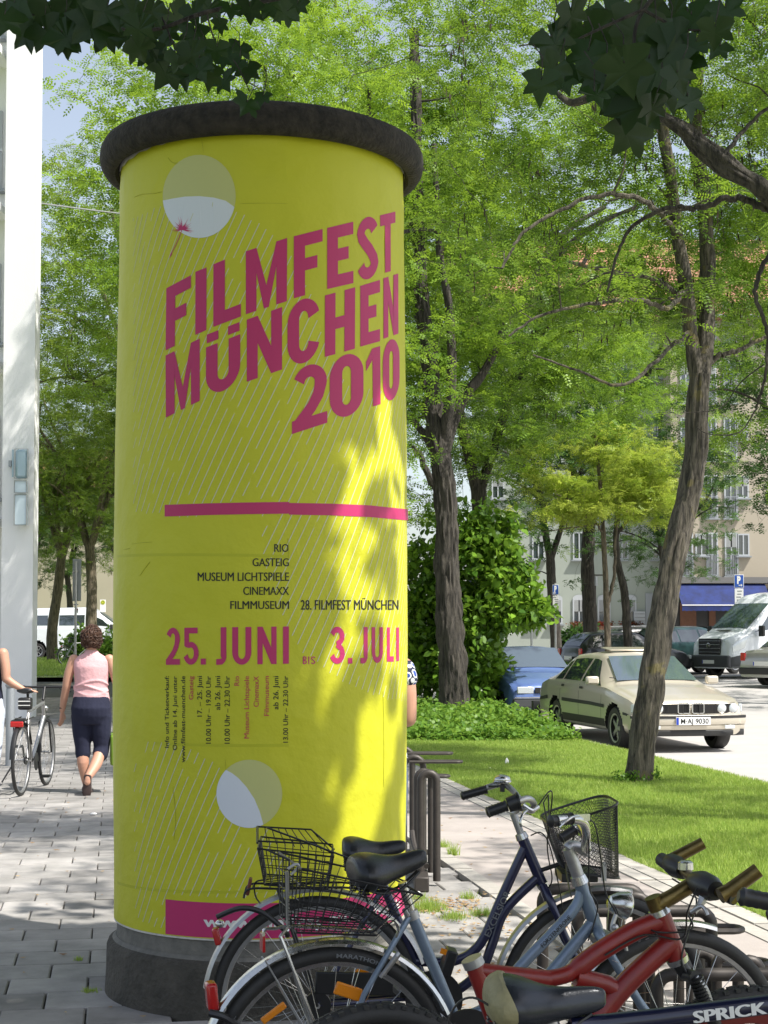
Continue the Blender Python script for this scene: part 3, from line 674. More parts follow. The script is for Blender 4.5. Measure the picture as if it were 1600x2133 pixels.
def grow(limbs, targets, mb, r, rtwig=.012, start=.25, sides=5, amp=.10):
    """a curved branch from the nearest limb point to each target"""
    pts = []; rs = []
    for L, rr in limbs:
        n0 = int(len(L)*start)
        for p, q in list(zip(L, rr))[n0:]: pts.append(p); rs.append(q)
    A = np.array([tuple(p) for p in pts]); order = sorted(range(len(targets)), key=lambda i: float(np.min(np.sum((A-np.array(targets[i]))**2, 1))))
    for i in order:
        T = np.array(targets[i]); w_ = (A-T)*np.array([1, 1, 1.0]); dd = np.sum(w_*w_, 1)+np.maximum(0, A[:, 2]-T[2]+.2)*.6; j = int(np.argmin(dd)); L = math.sqrt(max(dd[j], .01))
        if L < .15: continue
        path_ = wob(pts[j], tuple(T), max(3, int(L/.35)), amp, .06, r); r0 = min(rs[j]*.6, .010+L*.017); k = len(path_)
        rad_ = [lerp(r0, rtwig*.35, a/(k-1)) for a in range(k)]; mb.tube(path_, rad_, sides, caps=False)
        for a in range(1, k): pts.append(path_[a]); rs.append(rad_[a])
        A = np.vstack([A, np.array([tuple(p) for p in path_[1:]])])
def ellip(n, c, rd, rng, shell=.45, gap=.15, fr=1.3, zmin=-99, keep=None):
    out = []; tries = 0
    while len(out) < n and tries < n*60:
        tries += 1; d = rng.normal(0, 1, 3); d /= np.linalg.norm(d); s = rng.random()**shell; wv = 1+.18*math.sin(3*d[0]+5*d[1]*d[2]+c[0])+.12*math.sin(7*d[2]+4*d[0])
        p = np.array(c)+d*np.array(rd)*s*wv
        if p[2] < zmin: continue
        g = math.sin(fr*p[0]+1.7*math.sin(fr*p[2]))*math.sin(fr*p[1]+.9)+.6*math.sin(2.1*fr*p[2]+p[0]*fr)
        if g < -1+gap*2 and rng.random() < .9: continue
        if keep is not None and not keep(p): continue
        out.append(p)
    return np.array(out)
def pods(name, centers, rng, parent, per=12, L=.09):
    n = len(centers)*per; C = np.repeat(centers, per, 0)+rng.normal(0, .10, (n, 3)); a = rng.uniform(0, 2*PI, n); w_ = .012; V = np.zeros((n, 4, 3)); l = 1.35*L*rng.uniform(.7, 1.3, n)
    V[:, 0] = C; V[:, 2] = C+np.stack([rng.normal(0, .015, n), rng.normal(0, .015, n), -l], 1); md = (V[:, 0]+V[:, 2])/2; h = np.stack([np.cos(a)*w_, np.sin(a)*w_, 0*a], 1); V[:, 1] = md+h; V[:, 3] = md-h
    o = link(name, npmesh(name, V.reshape(-1, 3), np.arange(n*4).reshape(n, 4), M['pod']), parent); o['kind'] = 'stuff'; return o

# ---- the generic locust, copied for the far trees
def make_locust(seed, h=12.5, forks=3, lm='leaf_r', bm_='bark_dark', ncl=470, lean=.3, tm=LT_mid, per=32, cz=.62, rx=4.1, rz=4.6, podn=30, leaf='leaf'):
    r = random.Random(seed); rng = np.random.default_rng(seed); root = thing('locust_tree', None, None)
    tb = MB(); limbs = []; tr = [(0, 0, -.3), (.05, .02, 1.2), (lean*.5, .1, h*.22), (lean, .05, h*.34)]; S, rr = knobbly(tr, .24, .17, seed); rr[0] *= 1.35; tb.tube(S, rr, 12); limbs.append((S[-6:], rr[-6:])); top = Vector(tr[-1])
    for k in range(forks):
        a = 2*PI*k/forks+r.uniform(-.5, .5); o1 = Vector((math.cos(a), math.sin(a), 0)); P = [top-Vector((0, 0, .25)), top+o1*.45+Vector((0, 0, 1.1)), top+o1*1.1+Vector((0, 0, h*.24)), top+o1*2.0+Vector((.1, .1, h*.34)), top+o1*2.5+Vector((-.2, .1, h*.44))]
        S, rr = knobbly(P, .13, .035, seed+k); tb.tube(S, rr, 8); limbs.append((S, rr))
        for q in range(2):
            j = int(len(S)*r.uniform(.25, .6)); a2 = a+r.choice((-1, 1))*r.uniform(.5, 1.2); o2 = Vector((math.cos(a2), math.sin(a2), 0)); b0 = S[j]; P = [b0, b0+o2*.8+Vector((0, 0, .6)), b0+o2*1.9+Vector((0, 0, 1.0)), b0+o2*2.9+Vector((0, 0, .9))]
            S2, r2 = knobbly(P, .06, .02, seed+k+9*q); tb.tube(S2, r2, 6); limbs.append((S2, r2))
    tb.build('trunk', M[bm_], root)
    T = ellip(ncl, (lean, 0, h*cz), (rx, rx, rz), rng, zmin=h*.26); bb = MB(); grow(limbs, [tuple(t) for t in T], bb, r, sides=4); o = bb.build('branches', M[bm_], root); o['kind'] = 'stuff'
    tv = np.clip((T[:, 2]-h*.3)/(h*.7)*.25+rng.uniform(0, .45, len(T)), 0, .6)
    me = leafcloud('crown', T, per, .44, tm, M[lm], flat=.38, tb=tv, rng=rng); o = link('crown', me, root); o['kind'] = 'stuff'
    if podn: pods('seed_pods', T[rng.choice(len(T), podn)], rng, root)
    return root
def place(t, px, base_y=None, d=None, s=1.0, rz=0, label='', group=None, sz=None, x=None):
    X = (px-800)/FPX*d if x is None else x; t.location = (X, d, G(d)-.05); t.rotation_euler = (0, 0, rz); t.scale = (s, s, sz or s); tag(t, label, 'tree', group); t['kind'] = 'thing'; return t
LA = make_locust(11); LB = make_locust(23, forks=4, ncl=480, lean=-.3, lm='leaf_o', bm_='bark_light', podn=60)
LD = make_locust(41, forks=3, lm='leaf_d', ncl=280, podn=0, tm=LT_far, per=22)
g1 = 'tall locust trees along the street behind the column'
place(LA, 480, d=34, s=1.32, rz=.4, label='tall locust tree rising behind the top of the column', group=g1)
place(dup(LA), 700, d=42, s=1.5, rz=2.4, label='locust tree behind the right edge of the column cap', group=g1)
place(dup(LA), 1010, d=44, s=1.30, rz=4.0, label='locust tree filling the gap right of the column, above the big shrub', group=g1)
place(dup(LA), 590, d=26.0, s=.86, rz=.9, label='locust tree close behind the column, its leaves spreading over the cap', group=g1, sz=1.05)  # added behind the column so its crown shades the white wall
place(LB, 330, d=50, s=1.42, rz=1.0, label='olive green locust tree against the sky between white wall and column', group=g1)
place(dup(LB), 112, d=62, s=1.02, rz=3.3, label='locust tree whose thick trunk stands before the left part of the white minibus', group=g1)
place(dup(LB), 188, d=60, s=1.08, rz=5.2, label='locust tree whose trunk rises behind the head of the woman in pink', group=g1)
place(dup(LA), 1230, d=60, s=1.35, rz=1.3, label='locust tree before the pale building, left of the small street lamp', group=g1)
place(dup(LA), 1420, d=34, s=1.15, rz=5.5, label='locust tree overhead between the leaning tree and the red roof', group=g1, sz=1.3, x=10.2)
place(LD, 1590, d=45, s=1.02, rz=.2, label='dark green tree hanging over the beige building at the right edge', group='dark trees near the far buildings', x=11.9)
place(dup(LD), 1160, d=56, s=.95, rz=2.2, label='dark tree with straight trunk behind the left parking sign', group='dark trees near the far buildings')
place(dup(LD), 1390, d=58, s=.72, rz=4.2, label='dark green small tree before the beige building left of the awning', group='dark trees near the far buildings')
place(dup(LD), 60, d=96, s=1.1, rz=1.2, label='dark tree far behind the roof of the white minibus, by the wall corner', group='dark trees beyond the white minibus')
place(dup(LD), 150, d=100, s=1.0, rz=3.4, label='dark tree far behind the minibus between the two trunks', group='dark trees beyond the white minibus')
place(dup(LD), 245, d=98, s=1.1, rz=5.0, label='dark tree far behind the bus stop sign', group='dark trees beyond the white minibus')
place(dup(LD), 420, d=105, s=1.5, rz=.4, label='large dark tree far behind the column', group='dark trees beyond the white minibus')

def X_(px, d): return (px-800)/FPX*d
# ---- two near locusts with trunks traced from the photograph
def limbpx(P, d): return [at(x, y, d+dd) for x, y, dd in P]
from mathutils import noise as mnoise
def rough(b, v0, amp, seed):
    V = b.v
    return V
def barktube(tb, S, rr, n, amp):
    arc_ = [0]
    for a_, c_ in zip(S, S[1:]): arc_.append(arc_[-1]+(c_-a_).length)
    k0 = len(tb.v); tb.tube(S, rr, n)
    for i in range(k0, len(tb.v)):
        ring = (i-k0)//n; c = Vector(S[min(ring, len(S)-1)])-tb.off; p = Vector(tb.v[i]); d = p-c
        if d.length < 1e-6: continue
        an = 2*PI*((i-k0) % n)/n; r_ = rr[min(ring, len(rr)-1)]; q = Vector((math.cos(an)*r_*17+S[0][0], math.sin(an)*r_*17, arc_[min(ring, len(arc_)-1)]*2.3)); f = abs(mnoise.noise(q))*1.6-.35+.5*mnoise.noise(Vector((p.x*5, p.y*5, p.z*1.5))); tb.v[i] = tuple(p+d.normalized()*amp*f)
def near_tree(name, label, base, limbs_px, d, crown_spec, lm, bm_, seed, podn, per=30, tm=LT_near, rt=.012):
    root = thing(name, label, 'tree', base); r = random.Random(seed); rng = np.random.default_rng(seed); tb = MB(); tb.off = Vector(base); limbs = []
    for i, (P, r0, r1) in enumerate(limbs_px):
        big = r0 > .078; S, rr = knobbly(limbpx(P, d), r0, r1, seed+i, 26 if r0 > .15 else (14 if big else 8))
        if big: rr = [lerp(r0, r1, (j/(len(S)-1))**.8) for j in range(len(S))]; barktube(tb, S, rr, 44 if r0 > .15 else 22, r0*.20)
        else: S = [p+Vector((r.uniform(-1, 1), r.uniform(-1, 1), r.uniform(-1, 1)))*q*.55 for p, q in zip(S, rr)]; tb.tube(S, rr, 8)
        limbs.append((S[::3] if big else S, rr[::3] if big else rr))
    tb.build('trunk', M[bm_], root, smooth=True); T = np.concatenate([ellip(n, c, rd, rng, gap=gp, zmin=zm, keep=kp) for n, c, rd, gp, zm, kp in crown_spec])
    bb = MB(); bb.off = Vector(base); grow(limbs, [tuple(t) for t in T], bb, r, rtwig=rt, start=.1, sides=5); o = bb.build('branches', M[bm_], root); o['kind'] = 'stuff'
    B = np.array(base); o = link('crown', leafcloud('crown', T-B, per, .40, tm, M[lm], flat=.38, tb=rng.uniform(0, .55, len(T)), rng=rng), root); o['kind'] = 'stuff'
    if podn: pods('seed_pods', T[rng.choice(len(T), podn)]-B, rng, root)
    return root
# tree standing in the shrubs right of the column (30 m)
b1 = at(948, 1496, 27.3)
near_tree('locust_tree', 'thick upright locust tree growing out of the shrubs right of the column', tuple(b1), [
    ([(952, 1500, 0), (942, 1380, 0), (932, 1200, 0), (928, 1050, 0), (915, 930, 0), (905, 860, 0), (898, 760, .2), (880, 640, .3), (872, 480, .4), (868, 300, .5), (862, 60, .6)], .262, .07),
    ([(922, 920, 0), (940, 800, -.4), (935, 640, -.5), (915, 520, -.6), (905, 300, -.6)], .11, .04),
    ([(925, 940, 0), (960, 840, .2), (1010, 770, .3), (1075, 640, .5), (1160, 500, .8), (1260, 430, 1)], .118, .035),
    ([(1035, 720, .4), (1095, 600, .2), (1150, 540, 0), (1240, 470, -.3), (1330, 430, -.5)], .09, .03),
    ([(905, 1020, 0), (880, 960, -.2), (862, 930, -.3)], .07, .04), ([(930, 1000, 0), (880, 900, .8), (800, 820, 1.2), (700, 700, 1.6)], (.09), .03)],
    27.3, [(430, (1.6, 29.5, 10.3), (4.6, 3.6, 5.4), .22, 4.4, None), (95, (2.6, 28.8, 6.2), (2.6, 1.8, 1.6), .12, 4.2, None)], 'leaf_r', 'bark_dark', 5, 34, per=30, tm=LT_mid)
# leaning tree on the lawn (16 m)
b2 = at(1328, 1622, 16.5)
near_tree('leaning_locust_tree', 'leaning rough-barked tree standing on the lawn in front of the beige car', tuple(b2), [
    ([(1326, 1650, 0), (1334, 1590, 0), (1358, 1420, 0), (1392, 1220, 0), (1424, 1080, 0), (1448, 960, 0), (1452, 860, 0), (1458, 780, 0)], .152, .106),
    ([(1456, 800, 0), (1440, 700, 0), (1432, 610, -.1), (1412, 500, -.2), (1398, 380, -.3), (1380, 250, -.4), (1370, 60, -.5)], .085, .045),
    ([(1458, 810, .02), (1472, 690, .1), (1474, 560, .15), (1466, 400, .2), (1450, 300, .3), (1452, 90, .4), (1440, -150, .5)], .10, .055),
    ([(1410, 490, -.2), (1370, 440, -.8), (1310, 408, -1.1), (1240, 408, -1.3), (1150, 446, -1.4), (1085, 492, -1.5), (1045, 560, -1.6)], .036, .012),
    ([(1430, 600, -.1), (1390, 640, -.6), (1330, 625, -1.0), (1240, 632, -1.3), (1130, 655, -1.5), (1060, 700, -1.6)], .034, .010),
    ([(1440, 690, 0), (1400, 720, -.6), (1300, 800, -1.2), (1200, 770, -1.5), (1110, 740, -1.6)], .028, .008),
    ([(1436, 640, 0), (1380, 590, -.2), (1330, 575, -.4), (1250, 560, -.8), (1180, 545, -1.0)], .045, .015),
    ([(1462, 770, .1), (1500, 740, .2), (1540, 728, .2), (1600, 700, .3), (1660, 690, .3)], .035, .018)],
    16.5, [(330, (3.0, 16.9, 7.4), (3.3, 2.3, 2.7), .30, 4.9, lambda p: proj(p)[1] < 800 or proj(p)[0] < 1330), (34, (4.0, 17.4, 5.5), (.75, .8, .9), .15, 3.9, lambda p: proj(p)[1] < 800), (70, (4.4, 18.6, 6.9), (1.2, 1.0, 1.3), .2, 4.4, None), (40, (2.2, 16.0, 5.2), (1.9, 1.5, .8), .2, 4.2, lambda p: proj(p)[1] < 800)], 'leaf_r', 'bark_robinia', 9, 80, per=26)
by = at(1268, 1380, 42)
near_tree('young_locust_tree', 'bright yellow-green tree with slender forked trunk in the parking island', tuple((by.x, by.y, G(42)-.05)), [
    ([(1268, 1400, 0), (1264, 1270, 0), (1258, 1130, 0), (1250, 1010, 0), (1240, 900, 0)], .10, .035), ([(1266, 1262, 0), (1280, 1190, .1), (1284, 1110, .1), (1300, 1000, .2)], .062, .02),
    ([(1256, 1110, 0), (1220, 1060, -.2), (1160, 1030, -.3)], .04, .012), ([(1256, 1090, 0), (1200, 1098, -.4), (1130, 1108, -.6)], .03, .01)],
    42, [(95, (X_(1225, 42), 41.8, 6.0), (1.9, 1.5, 1.0), .25, 4.0, None), (46, (X_(1190, 42), 41.6, 4.8), (1.6, 1.3, .35), .2, 4.0, None), (50, (X_(1330, 42), 42, 5.2), (1.3, 1.1, .7), .2, 4.0, None)], 'leaf_y', 'bark_light', 61, 5, per=34, tm=LT_mid)
by = at(1308, 1350, 47)
near_tree('young_locust_tree', 'yellow-green tree with darker single trunk just right of the forked one', tuple((by.x, by.y, G(47)-.05)), [
    ([(1309, 1370, 0), (1302, 1240, 0), (1284, 1150, 0), (1290, 1040, 0), (1310, 930, 0)], .145, .05), ([(1288, 1110, 0), (1340, 1040, 0), (1390, 980, 0)], .06, .02)],
    47, [(110, (X_(1350, 47), 47, 6.2), (2.0, 1.6, 1.3), .22, 4.4, None)], 'leaf_y', 'bark_dark', 67, 5, per=32, tm=LT_mid)
# ---- tree off the right edge whose limbs reach into the picture (12 m)
b3 = (5.0, 12.2, 0)
near_tree('roadside_locust_tree', 'locust tree beyond the right edge reaching dark limbs across the sky', b3, [
    ([(2139, 1760, 0), (2125, 1400, 0), (2080, 1000, 0), (2000, 760, 0), (1850, 590, 0), (1700, 480, 0), (1600, 400, 0), (1500, 335, .1), (1420, 270, .2), (1350, 225, .3), (1260, 200, .4), (1190, 215, .5), (1150, 180, .6)], .17, .016),
    ([(1750, 520, 0), (1650, 450, .1), (1600, 434, .1), (1530, 412, .2), (1460, 432, .3), (1390, 435, .4), (1320, 470, .5), (1285, 530, .6), (1265, 610, .6)], .042, .009),
    ([(1640, 450, .1), (1596, 540, .2), (1572, 610, .2), (1598, 690, .2), (1594, 780, .2), (1576, 850, .3)], .026, .010),
    ([(1500, 335, .1), (1560, 260, .3), (1620, 210, .5)], .022, .012), ([(1170, 190, .5), (1150, 130, .6), (1145, 95, .7), (1080, 95, .8)], .012, .006),
    ([(1576, 850, .3), (1540, 900, .3), (1480, 905, .3), (1450, 890, .3)], .007, .003), ([(1590, 760, .3), (1540, 800, .3), (1500, 850, .3), (1420, 860, .3)], .006, .003),
    ([(2100, 1100, 0), (2200, 700, 0), (2250, 200, 0), (2200, -300, 0)], .12, .05), ([(2040, 820, 0), (1980, 500, .5), (1900, 100, .8), (1800, -300, 1.2)], .09, .04)],
    12.2, [(110, (5.6, 12.6, 7.6), (2.6, 2.2, 2.0), .3, 4.0, None), (34, (3.2, 12.4, 6.7), (1.4, 1.2, .8), .3, 5.2, None), (150, (1.3, 10.3, 7.8), (2.2, 1.2, .6), .12, 6.6, None), (22, (5.9, 9.0, 7.5), (1.8, .8, .5), .2, 6.2, None), (10, (5.2, 7.6, 7.5), (1.8, .4, .5), .2, 6.2, None), (26, (2.0, 8.0, 8.2), (2.6, 1.0, .5), .3, 7.2, None), (36, (-2.6, 13.6, 8.6), (2.0, 1.2, .7), .3, 7.9, None)], 'leaf_r', 'bark_dark', 15, 50, per=24)  # out-of-view crown clusters added to shade the slabs and path

# ---- maple above the camera: shades the foreground, its lowest leaves hang into the top of the picture
mb3 = Vector((4.2, 2.2, 0)); maple = thing('maple_tree', 'dark-leaved maple overhanging the foreground, its lobed leaves hanging along the top of the picture', 'tree', mb3)
tb = MB(); tb.off = mb3; ml = []
for P, r0, r1 in [([(4.2, 2.2, -.3), (4.2, 2.2, 1.5), (4.05, 2.3, 3.2), (3.8, 2.5, 4.6), (3.2, 3.0, 6.2), (2.6, 3.6, 8)], .24, .08), ([(3.9, 2.4, 4.0), (3.0, 2.9, 4.8), (1.6, 3.8, 5.2), (.2, 4.6, 5.0), (-.8, 4.7, 4.0)], .10, .015),
                  ([(3.8, 2.5, 4.4), (3.6, 3.6, 5.1), (2.6, 4.2, 4.9), (1.3, 3.6, 3.9), (1.0, 3.45, 3.3)], .08, .008), ([(3.6, 2.6, 5.2), (1.8, 1.6, 6.4), (0, .6, 6.8)], .09, .02), ([(3.4, 2.8, 5.6), (3.4, 4.8, 6.8), (3.0, 6.2, 7.2)], .08, .02), ([(4, 2.3, 4.2), (5.4, 2.8, 6), (6.4, 3, 7)], .09, .02)]:
    S, rr = knobbly(P, r0, r1, 4); tb.tube(S, rr, 10); ml.append((S, rr))
tb.build('trunk', M['bark_dark'], maple)
MT = np.array([[[0, -.01, 0], [.055, .02, .01], [.075, .06, -.01], [0, .115, -.01], [-.075, .06, -.01], [-.055, .02, .01]]])*1.05
rng = np.random.default_rng(77)
def sunhit(p):  # thins clusters standing between the sun and the intended lit patches
    t = (p[1]-6.6)/SUNV.y; q = (p[0]-SUNV.x*t, p[2]-SUNV.z*t); t = p[2]/SUNV.z; g_ = (p[0]-SUNV.x*t, p[1]-SUNV.y*t)
    if -.5 < q[0] < 1.1 and .3 < q[1] < 2.4+1.3*max(0, q[0]): return rng.random() < .45
    if g_[1] > 9.4: return rng.random() < .25
    return True
def lsun(P):
    """where the maple's crown is thin: light reaches the right of the column, the path and the slabs beyond it"""
    P = P+np.array(mb3); t = (P[:, 1]-6.6)/SUNV.y; q0, q1 = P[:, 0]-SUNV.x*t, P[:, 2]-SUNV.z*t; t = P[:, 2]/SUNV.z; g0, g1 = P[:, 0]-SUNV.x*t, P[:, 1]-SUNV.y*t; u = rng.random(len(P)); k = np.ones(len(P), bool)
    st = q0-.45*q1; nz = np.sin(12*st+1.2)+.8*np.sin(23*st+2*q1)+.45*np.sin(4*q1+3*q0)
    edge = -.42+.10*np.sin(6*q1); top = 2.75+1.4*q0+.12*np.sin(9*q0)
    reg = (q0 > edge) & (q0 < 1.2) & (q1 < top) & (q1 > -.1); k &= ~(reg & (u < np.where(nz > -.55, .975, .50)))  # streaked sun gaps shaped into the crown by dropping leaves
    gn = np.sin(3.1*g0+g1)+np.sin(2.3*g1-1.7*g0)
    k &= ~((g1 > 8.5) & (u < np.where(gn > 0, .95, .55))); k &= ~((g0 > .25) & (g1 > 5.0) & (u < np.where(gn > -.2, .88, .4))); k &= ~((g0 < -1.2) & (g1 < 6.9) & (u < np.where(gn > .3, .8, 0)))
    return k
def infr(p):        # leave out clusters low enough to hang into the picture
    x, y = proj(p); return sunhit(p) and not (p[1] > .3 and y > -210 and -250 < x < 1850)
MAPLE = [(420, (1.75, 3.9, 6.6), (3.5, 3.3, 1.9), .14, 3.6, infr), (150, (-1.0, 1.8, 6.9), (3.4, 2.8, 1.6), .14, 3.6, infr), (130, (3.6, .8, 6.6), (3.2, 3.0, 1.8), .12, 3.6, infr)]
T = np.concatenate([ellip(n, c, rd, rng, gap=gp, fr=1.9, zmin=zm, keep=kp) for n, c, rd, gp, zm, kp in MAPLE])
bb = MB(); bb.off = mb3; grow(ml, [tuple(t) for t in T], bb, random.Random(3), start=.3, sides=4); o = bb.build('branches', M['bark_dark'], maple); o['kind'] = 'stuff'
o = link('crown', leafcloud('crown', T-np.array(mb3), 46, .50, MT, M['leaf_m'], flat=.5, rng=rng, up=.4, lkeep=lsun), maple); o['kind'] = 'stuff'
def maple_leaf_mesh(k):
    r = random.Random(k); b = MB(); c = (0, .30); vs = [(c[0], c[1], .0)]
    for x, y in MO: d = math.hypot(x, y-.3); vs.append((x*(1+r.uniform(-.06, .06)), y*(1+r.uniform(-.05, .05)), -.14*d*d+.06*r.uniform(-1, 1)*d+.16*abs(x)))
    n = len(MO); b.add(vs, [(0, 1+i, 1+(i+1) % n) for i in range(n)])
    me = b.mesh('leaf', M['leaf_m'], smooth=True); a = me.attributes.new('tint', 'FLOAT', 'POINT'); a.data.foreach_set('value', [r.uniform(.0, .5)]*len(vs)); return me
mlm = [maple_leaf_mesh(k) for k in range(4)]; r = random.Random(21); tw = MB(); tw.off = mb3
def hang(px, py, s, d, rot, tip=None):
    p = at(px, py, d); sz = s/FPX*d*.52
    o = link('leaf', mlm[r.randrange(4)], maple, p-mb3); o.scale = (sz, sz, sz)
    o.rotation_euler = (PI/2+r.uniform(-.75, .35), r.uniform(-.5, .5), 0)
    o.rotation_euler = (Matrix.Rotation(r.uniform(-.6, .6), 3, 'Z') @ Matrix.Rotation(R_(rot), 3, 'Y') @ Matrix.Rotation(PI/2+r.uniform(-.7, .3), 3, 'X')).to_euler()
    q = o.rotation_euler.to_matrix() @ Vector((0, 0, 0)); up = at(px+r.uniform(-25, 25), py-s*.6-r.uniform(5, 40), d+.05)
    tw.tube([p-mb3+mb3, p.lerp(up, .5)+Vector((.01, 0, .01)), up], [.0015, .0012, .0016], 4, caps=False)
left = [(10, 30, 90), (30, 5, 90), (60, 62, 80), (92, 60, 84), (128, 68, 86), (62, 20, 90), (105, 15, 95), (150, 20, 90), (165, 55, 70), (200, 40, 110), (175, 10, 80), (225, 12, 90), (222, 62, 84), (262, 28, 100), (250, 65, 60), (290, 48, 76), (286, 92, 72), (320, 10, 80), (300, 72, 66), (330, 88, 70), (345, 60, 60), (352, 140, 84), (370, 112, 70), (385, 150, 66), (312, 108, 64), (398, 104, 70), (405, 65, 66),
        (362, 30, 76), (400, 20, 60), (425, 118, 66), (452, 96, 54), (438, 150, 62), (470, 120, 46), (465, 165, 54), (410, 140, 60), (500, 98, 52), (515, 140, 56), (498, 130, 44), (458, 48, 40), (520, 12, 66), (560, 8, 70), (515, 212, 62), (548, 200, 40), (600, 22, 58), (480, 15, 50), (440, 8, 70), (620, 6, 50), (140, 92, 50)]
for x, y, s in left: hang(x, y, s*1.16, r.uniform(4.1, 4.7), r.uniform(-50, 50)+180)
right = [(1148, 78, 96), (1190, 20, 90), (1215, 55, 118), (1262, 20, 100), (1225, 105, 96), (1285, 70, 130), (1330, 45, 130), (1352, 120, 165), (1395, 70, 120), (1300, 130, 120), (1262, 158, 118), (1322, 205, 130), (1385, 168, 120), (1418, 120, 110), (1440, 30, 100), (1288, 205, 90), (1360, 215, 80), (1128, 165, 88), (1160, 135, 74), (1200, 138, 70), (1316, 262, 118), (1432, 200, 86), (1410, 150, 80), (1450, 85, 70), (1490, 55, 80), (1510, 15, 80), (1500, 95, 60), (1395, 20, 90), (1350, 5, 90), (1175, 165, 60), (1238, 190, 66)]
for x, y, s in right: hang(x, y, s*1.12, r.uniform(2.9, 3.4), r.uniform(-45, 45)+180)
# twigs carrying them
for P, d, a, c in [([(900, -200), (700, -40), (560, 0), (430, 25), (330, 60), (250, 60), (160, 35), (60, 30), (-40, 20)], 4.4, .009, .002), ([(430, 25), (450, 90), (490, 130), (520, 190)], 4.4, .003, .0015), ([(330, 20), (360, 90), (372, 140)], 4.4, .003, .0015),
                   ([(1500, -260), (1400, -60), (1330, 40), (1322, 130), (1325, 230)], 3.2, .007, .002), ([(1340, 20), (1250, 60), (1190, 90), (1140, 130)], 3.15, .004, .0015), ([(1340, 20), (1420, 60), (1490, 60)], 3.15, .004, .0015)]:
    S = spline([at(x, y, d) for x, y in P], 5); tw.tube(S, [lerp(a, c, i/(len(S)-1)) for i in range(len(S))], 5)
tw.build('twigs', M['bark_dark'], maple, kind='stuff')

# ---- the big shrub and the weeds under it
def shrub(name, label, cat, base, spec, tmpl, m, seed, per, rad_=.3, up=.7, stems=None, flat=.8, size=(.7, 1.35)):
    root = thing(name, label, cat, base); rng = np.random.default_rng(seed); T = np.concatenate([ellip(n, c, rd, rng, gap=.1, fr=2.4, zmin=.1, shell=.35) for n, c, rd in spec])
    B = np.array(base); bb = MB(); bb.off = Vector(base); S = [([Vector(base)+Vector((.2*math.cos(a), .2*math.sin(a), .1+.25*k)) for k in range(5)], [.03]*5) for a in (0, 2, 4)]
    grow(S, [tuple(t) for t in T[::2]], bb, random.Random(seed), start=0, sides=4); o = bb.build('stems', M['bark_dark'], root); o['kind'] = 'stuff'
    o = link('foliage', leafcloud('foliage', T-B, per, rad_, tmpl, m, flat=flat, up=up, rng=rng, size=size), root); o['kind'] = 'stuff'; return root
BL = np.array([[[0, 0, 0], [.035, .032, .008], [.075, .030, .0], [.115, 0, -.025], [.075, -.030, 0], [.035, -.032, .008]]])
bb_ = at(1030, 1480, 28); shrub('broadleaf_shrub', 'big glossy broad-leaved shrub behind the thick tree trunk', 'shrub', (bb_.x, 28.6, 0), [(230, (1.62, 29.0, 1.45), (.66, .85, 1.5)), (110, (.80, 29.6, 1.8), (.6, .7, 1.9)), (46, (2.55, 28.6, 2.0), (.50, .5, .30)), (60, (2.2, 28.6, 2.4), (.5, .5, .7)), (70, (1.75, 28.8, 3.2), (.75, .6, .7))], BL*1.25, M['leaf_b'], 31, 40, up=.8)
IV = np.array([[[0, 0, 0], [.02, .02, .004], [.045, .014, 0], [.055, 0, -.008], [.045, -.014, 0], [.02, -.02, .004]]])*1.25
M['leaf_w'] = leafmat('weed_leaf', (.07, .18, .02), (.20, .34, .05), .45, .45)
rng = np.random.default_rng(8); P = []
while len(P) < 520:
    y = rng.uniform(21.5, 29.5); x = rng.uniform(.35, 3.2)
    px, py = proj((x, y, 0)); lim = 1500 if px < 1150 else lerp(1505, 1540, (px-1150)/80)
    if x+.17*y > 6.6 or py > 1548 or px > 1215 or px < 850: continue
    P.append((x, y, rng.uniform(.02, .34)*(1 if y > 23.5 else .45)))
P = np.array(P); o = link('ground_cover', leafcloud('ground_cover', P, 44, .26, IV, M['leaf_w'], flat=.5, up=.6, rng=rng)); tag(o, 'low leafy weeds and ivy covering the ground under the shrub', 'ground cover', kind='stuff')
rng = np.random.default_rng(18); P = np.array([(b2.x+rng.normal(-.10, .10), 16.42+rng.normal(0, .07), rng.uniform(.02, .14)) for _ in range(22)]); o = link('sucker_shoots', leafcloud('sucker_shoots', P, 20, .06, IV*.5, M['leaf_w'], flat=1, up=.8, rng=rng)); tag(o, 'small green shoots sprouting at the foot of the leaning tree', 'plant', kind='stuff')
shrub('street_shrub', 'green shrub below the windows behind the dark parked car', 'shrub', (13.0*0+ (1195-800)/FPX*66, 66, G(66)), [(60, ((1195-800)/FPX*66, 66, G(66)+.7), (1.1, .6, .7))], IV*2.2, M['leaf_d'], 44, 26, rad_=.35)
shrub('low_hedge', 'low green planting between the blue car and the black estate car', 'hedge', ((1240-800)/FPX*43, 43, G(43)), [(70, ((1240-800)/FPX*43, 43, G(43)+.25), (1.6, .5, .25))], IV*1.8, M['leaf_b'], 45, 30, rad_=.3)
shrub('verge_bush', 'light green bush in front of the minibus beside the woman in pink', 'shrub', ((225-800)/FPX*58, 58, G(58)), [(50, ((225-800)/FPX*58, 58, G(58)+.6), (.8, .5, .6))], IV*2, M['leaf_w'], 46, 26, rad_=.3)
shrub('verge_bush', 'leafy bush behind the sign pole at the foot of the left trunks', 'shrub', ((160-800)/FPX*59, 59, G(59)), [(44, ((160-800)/FPX*59, 59, G(59)+.55), (.65, .5, .65))], IV*2, M['leaf_b'], 47, 26, rad_=.3)
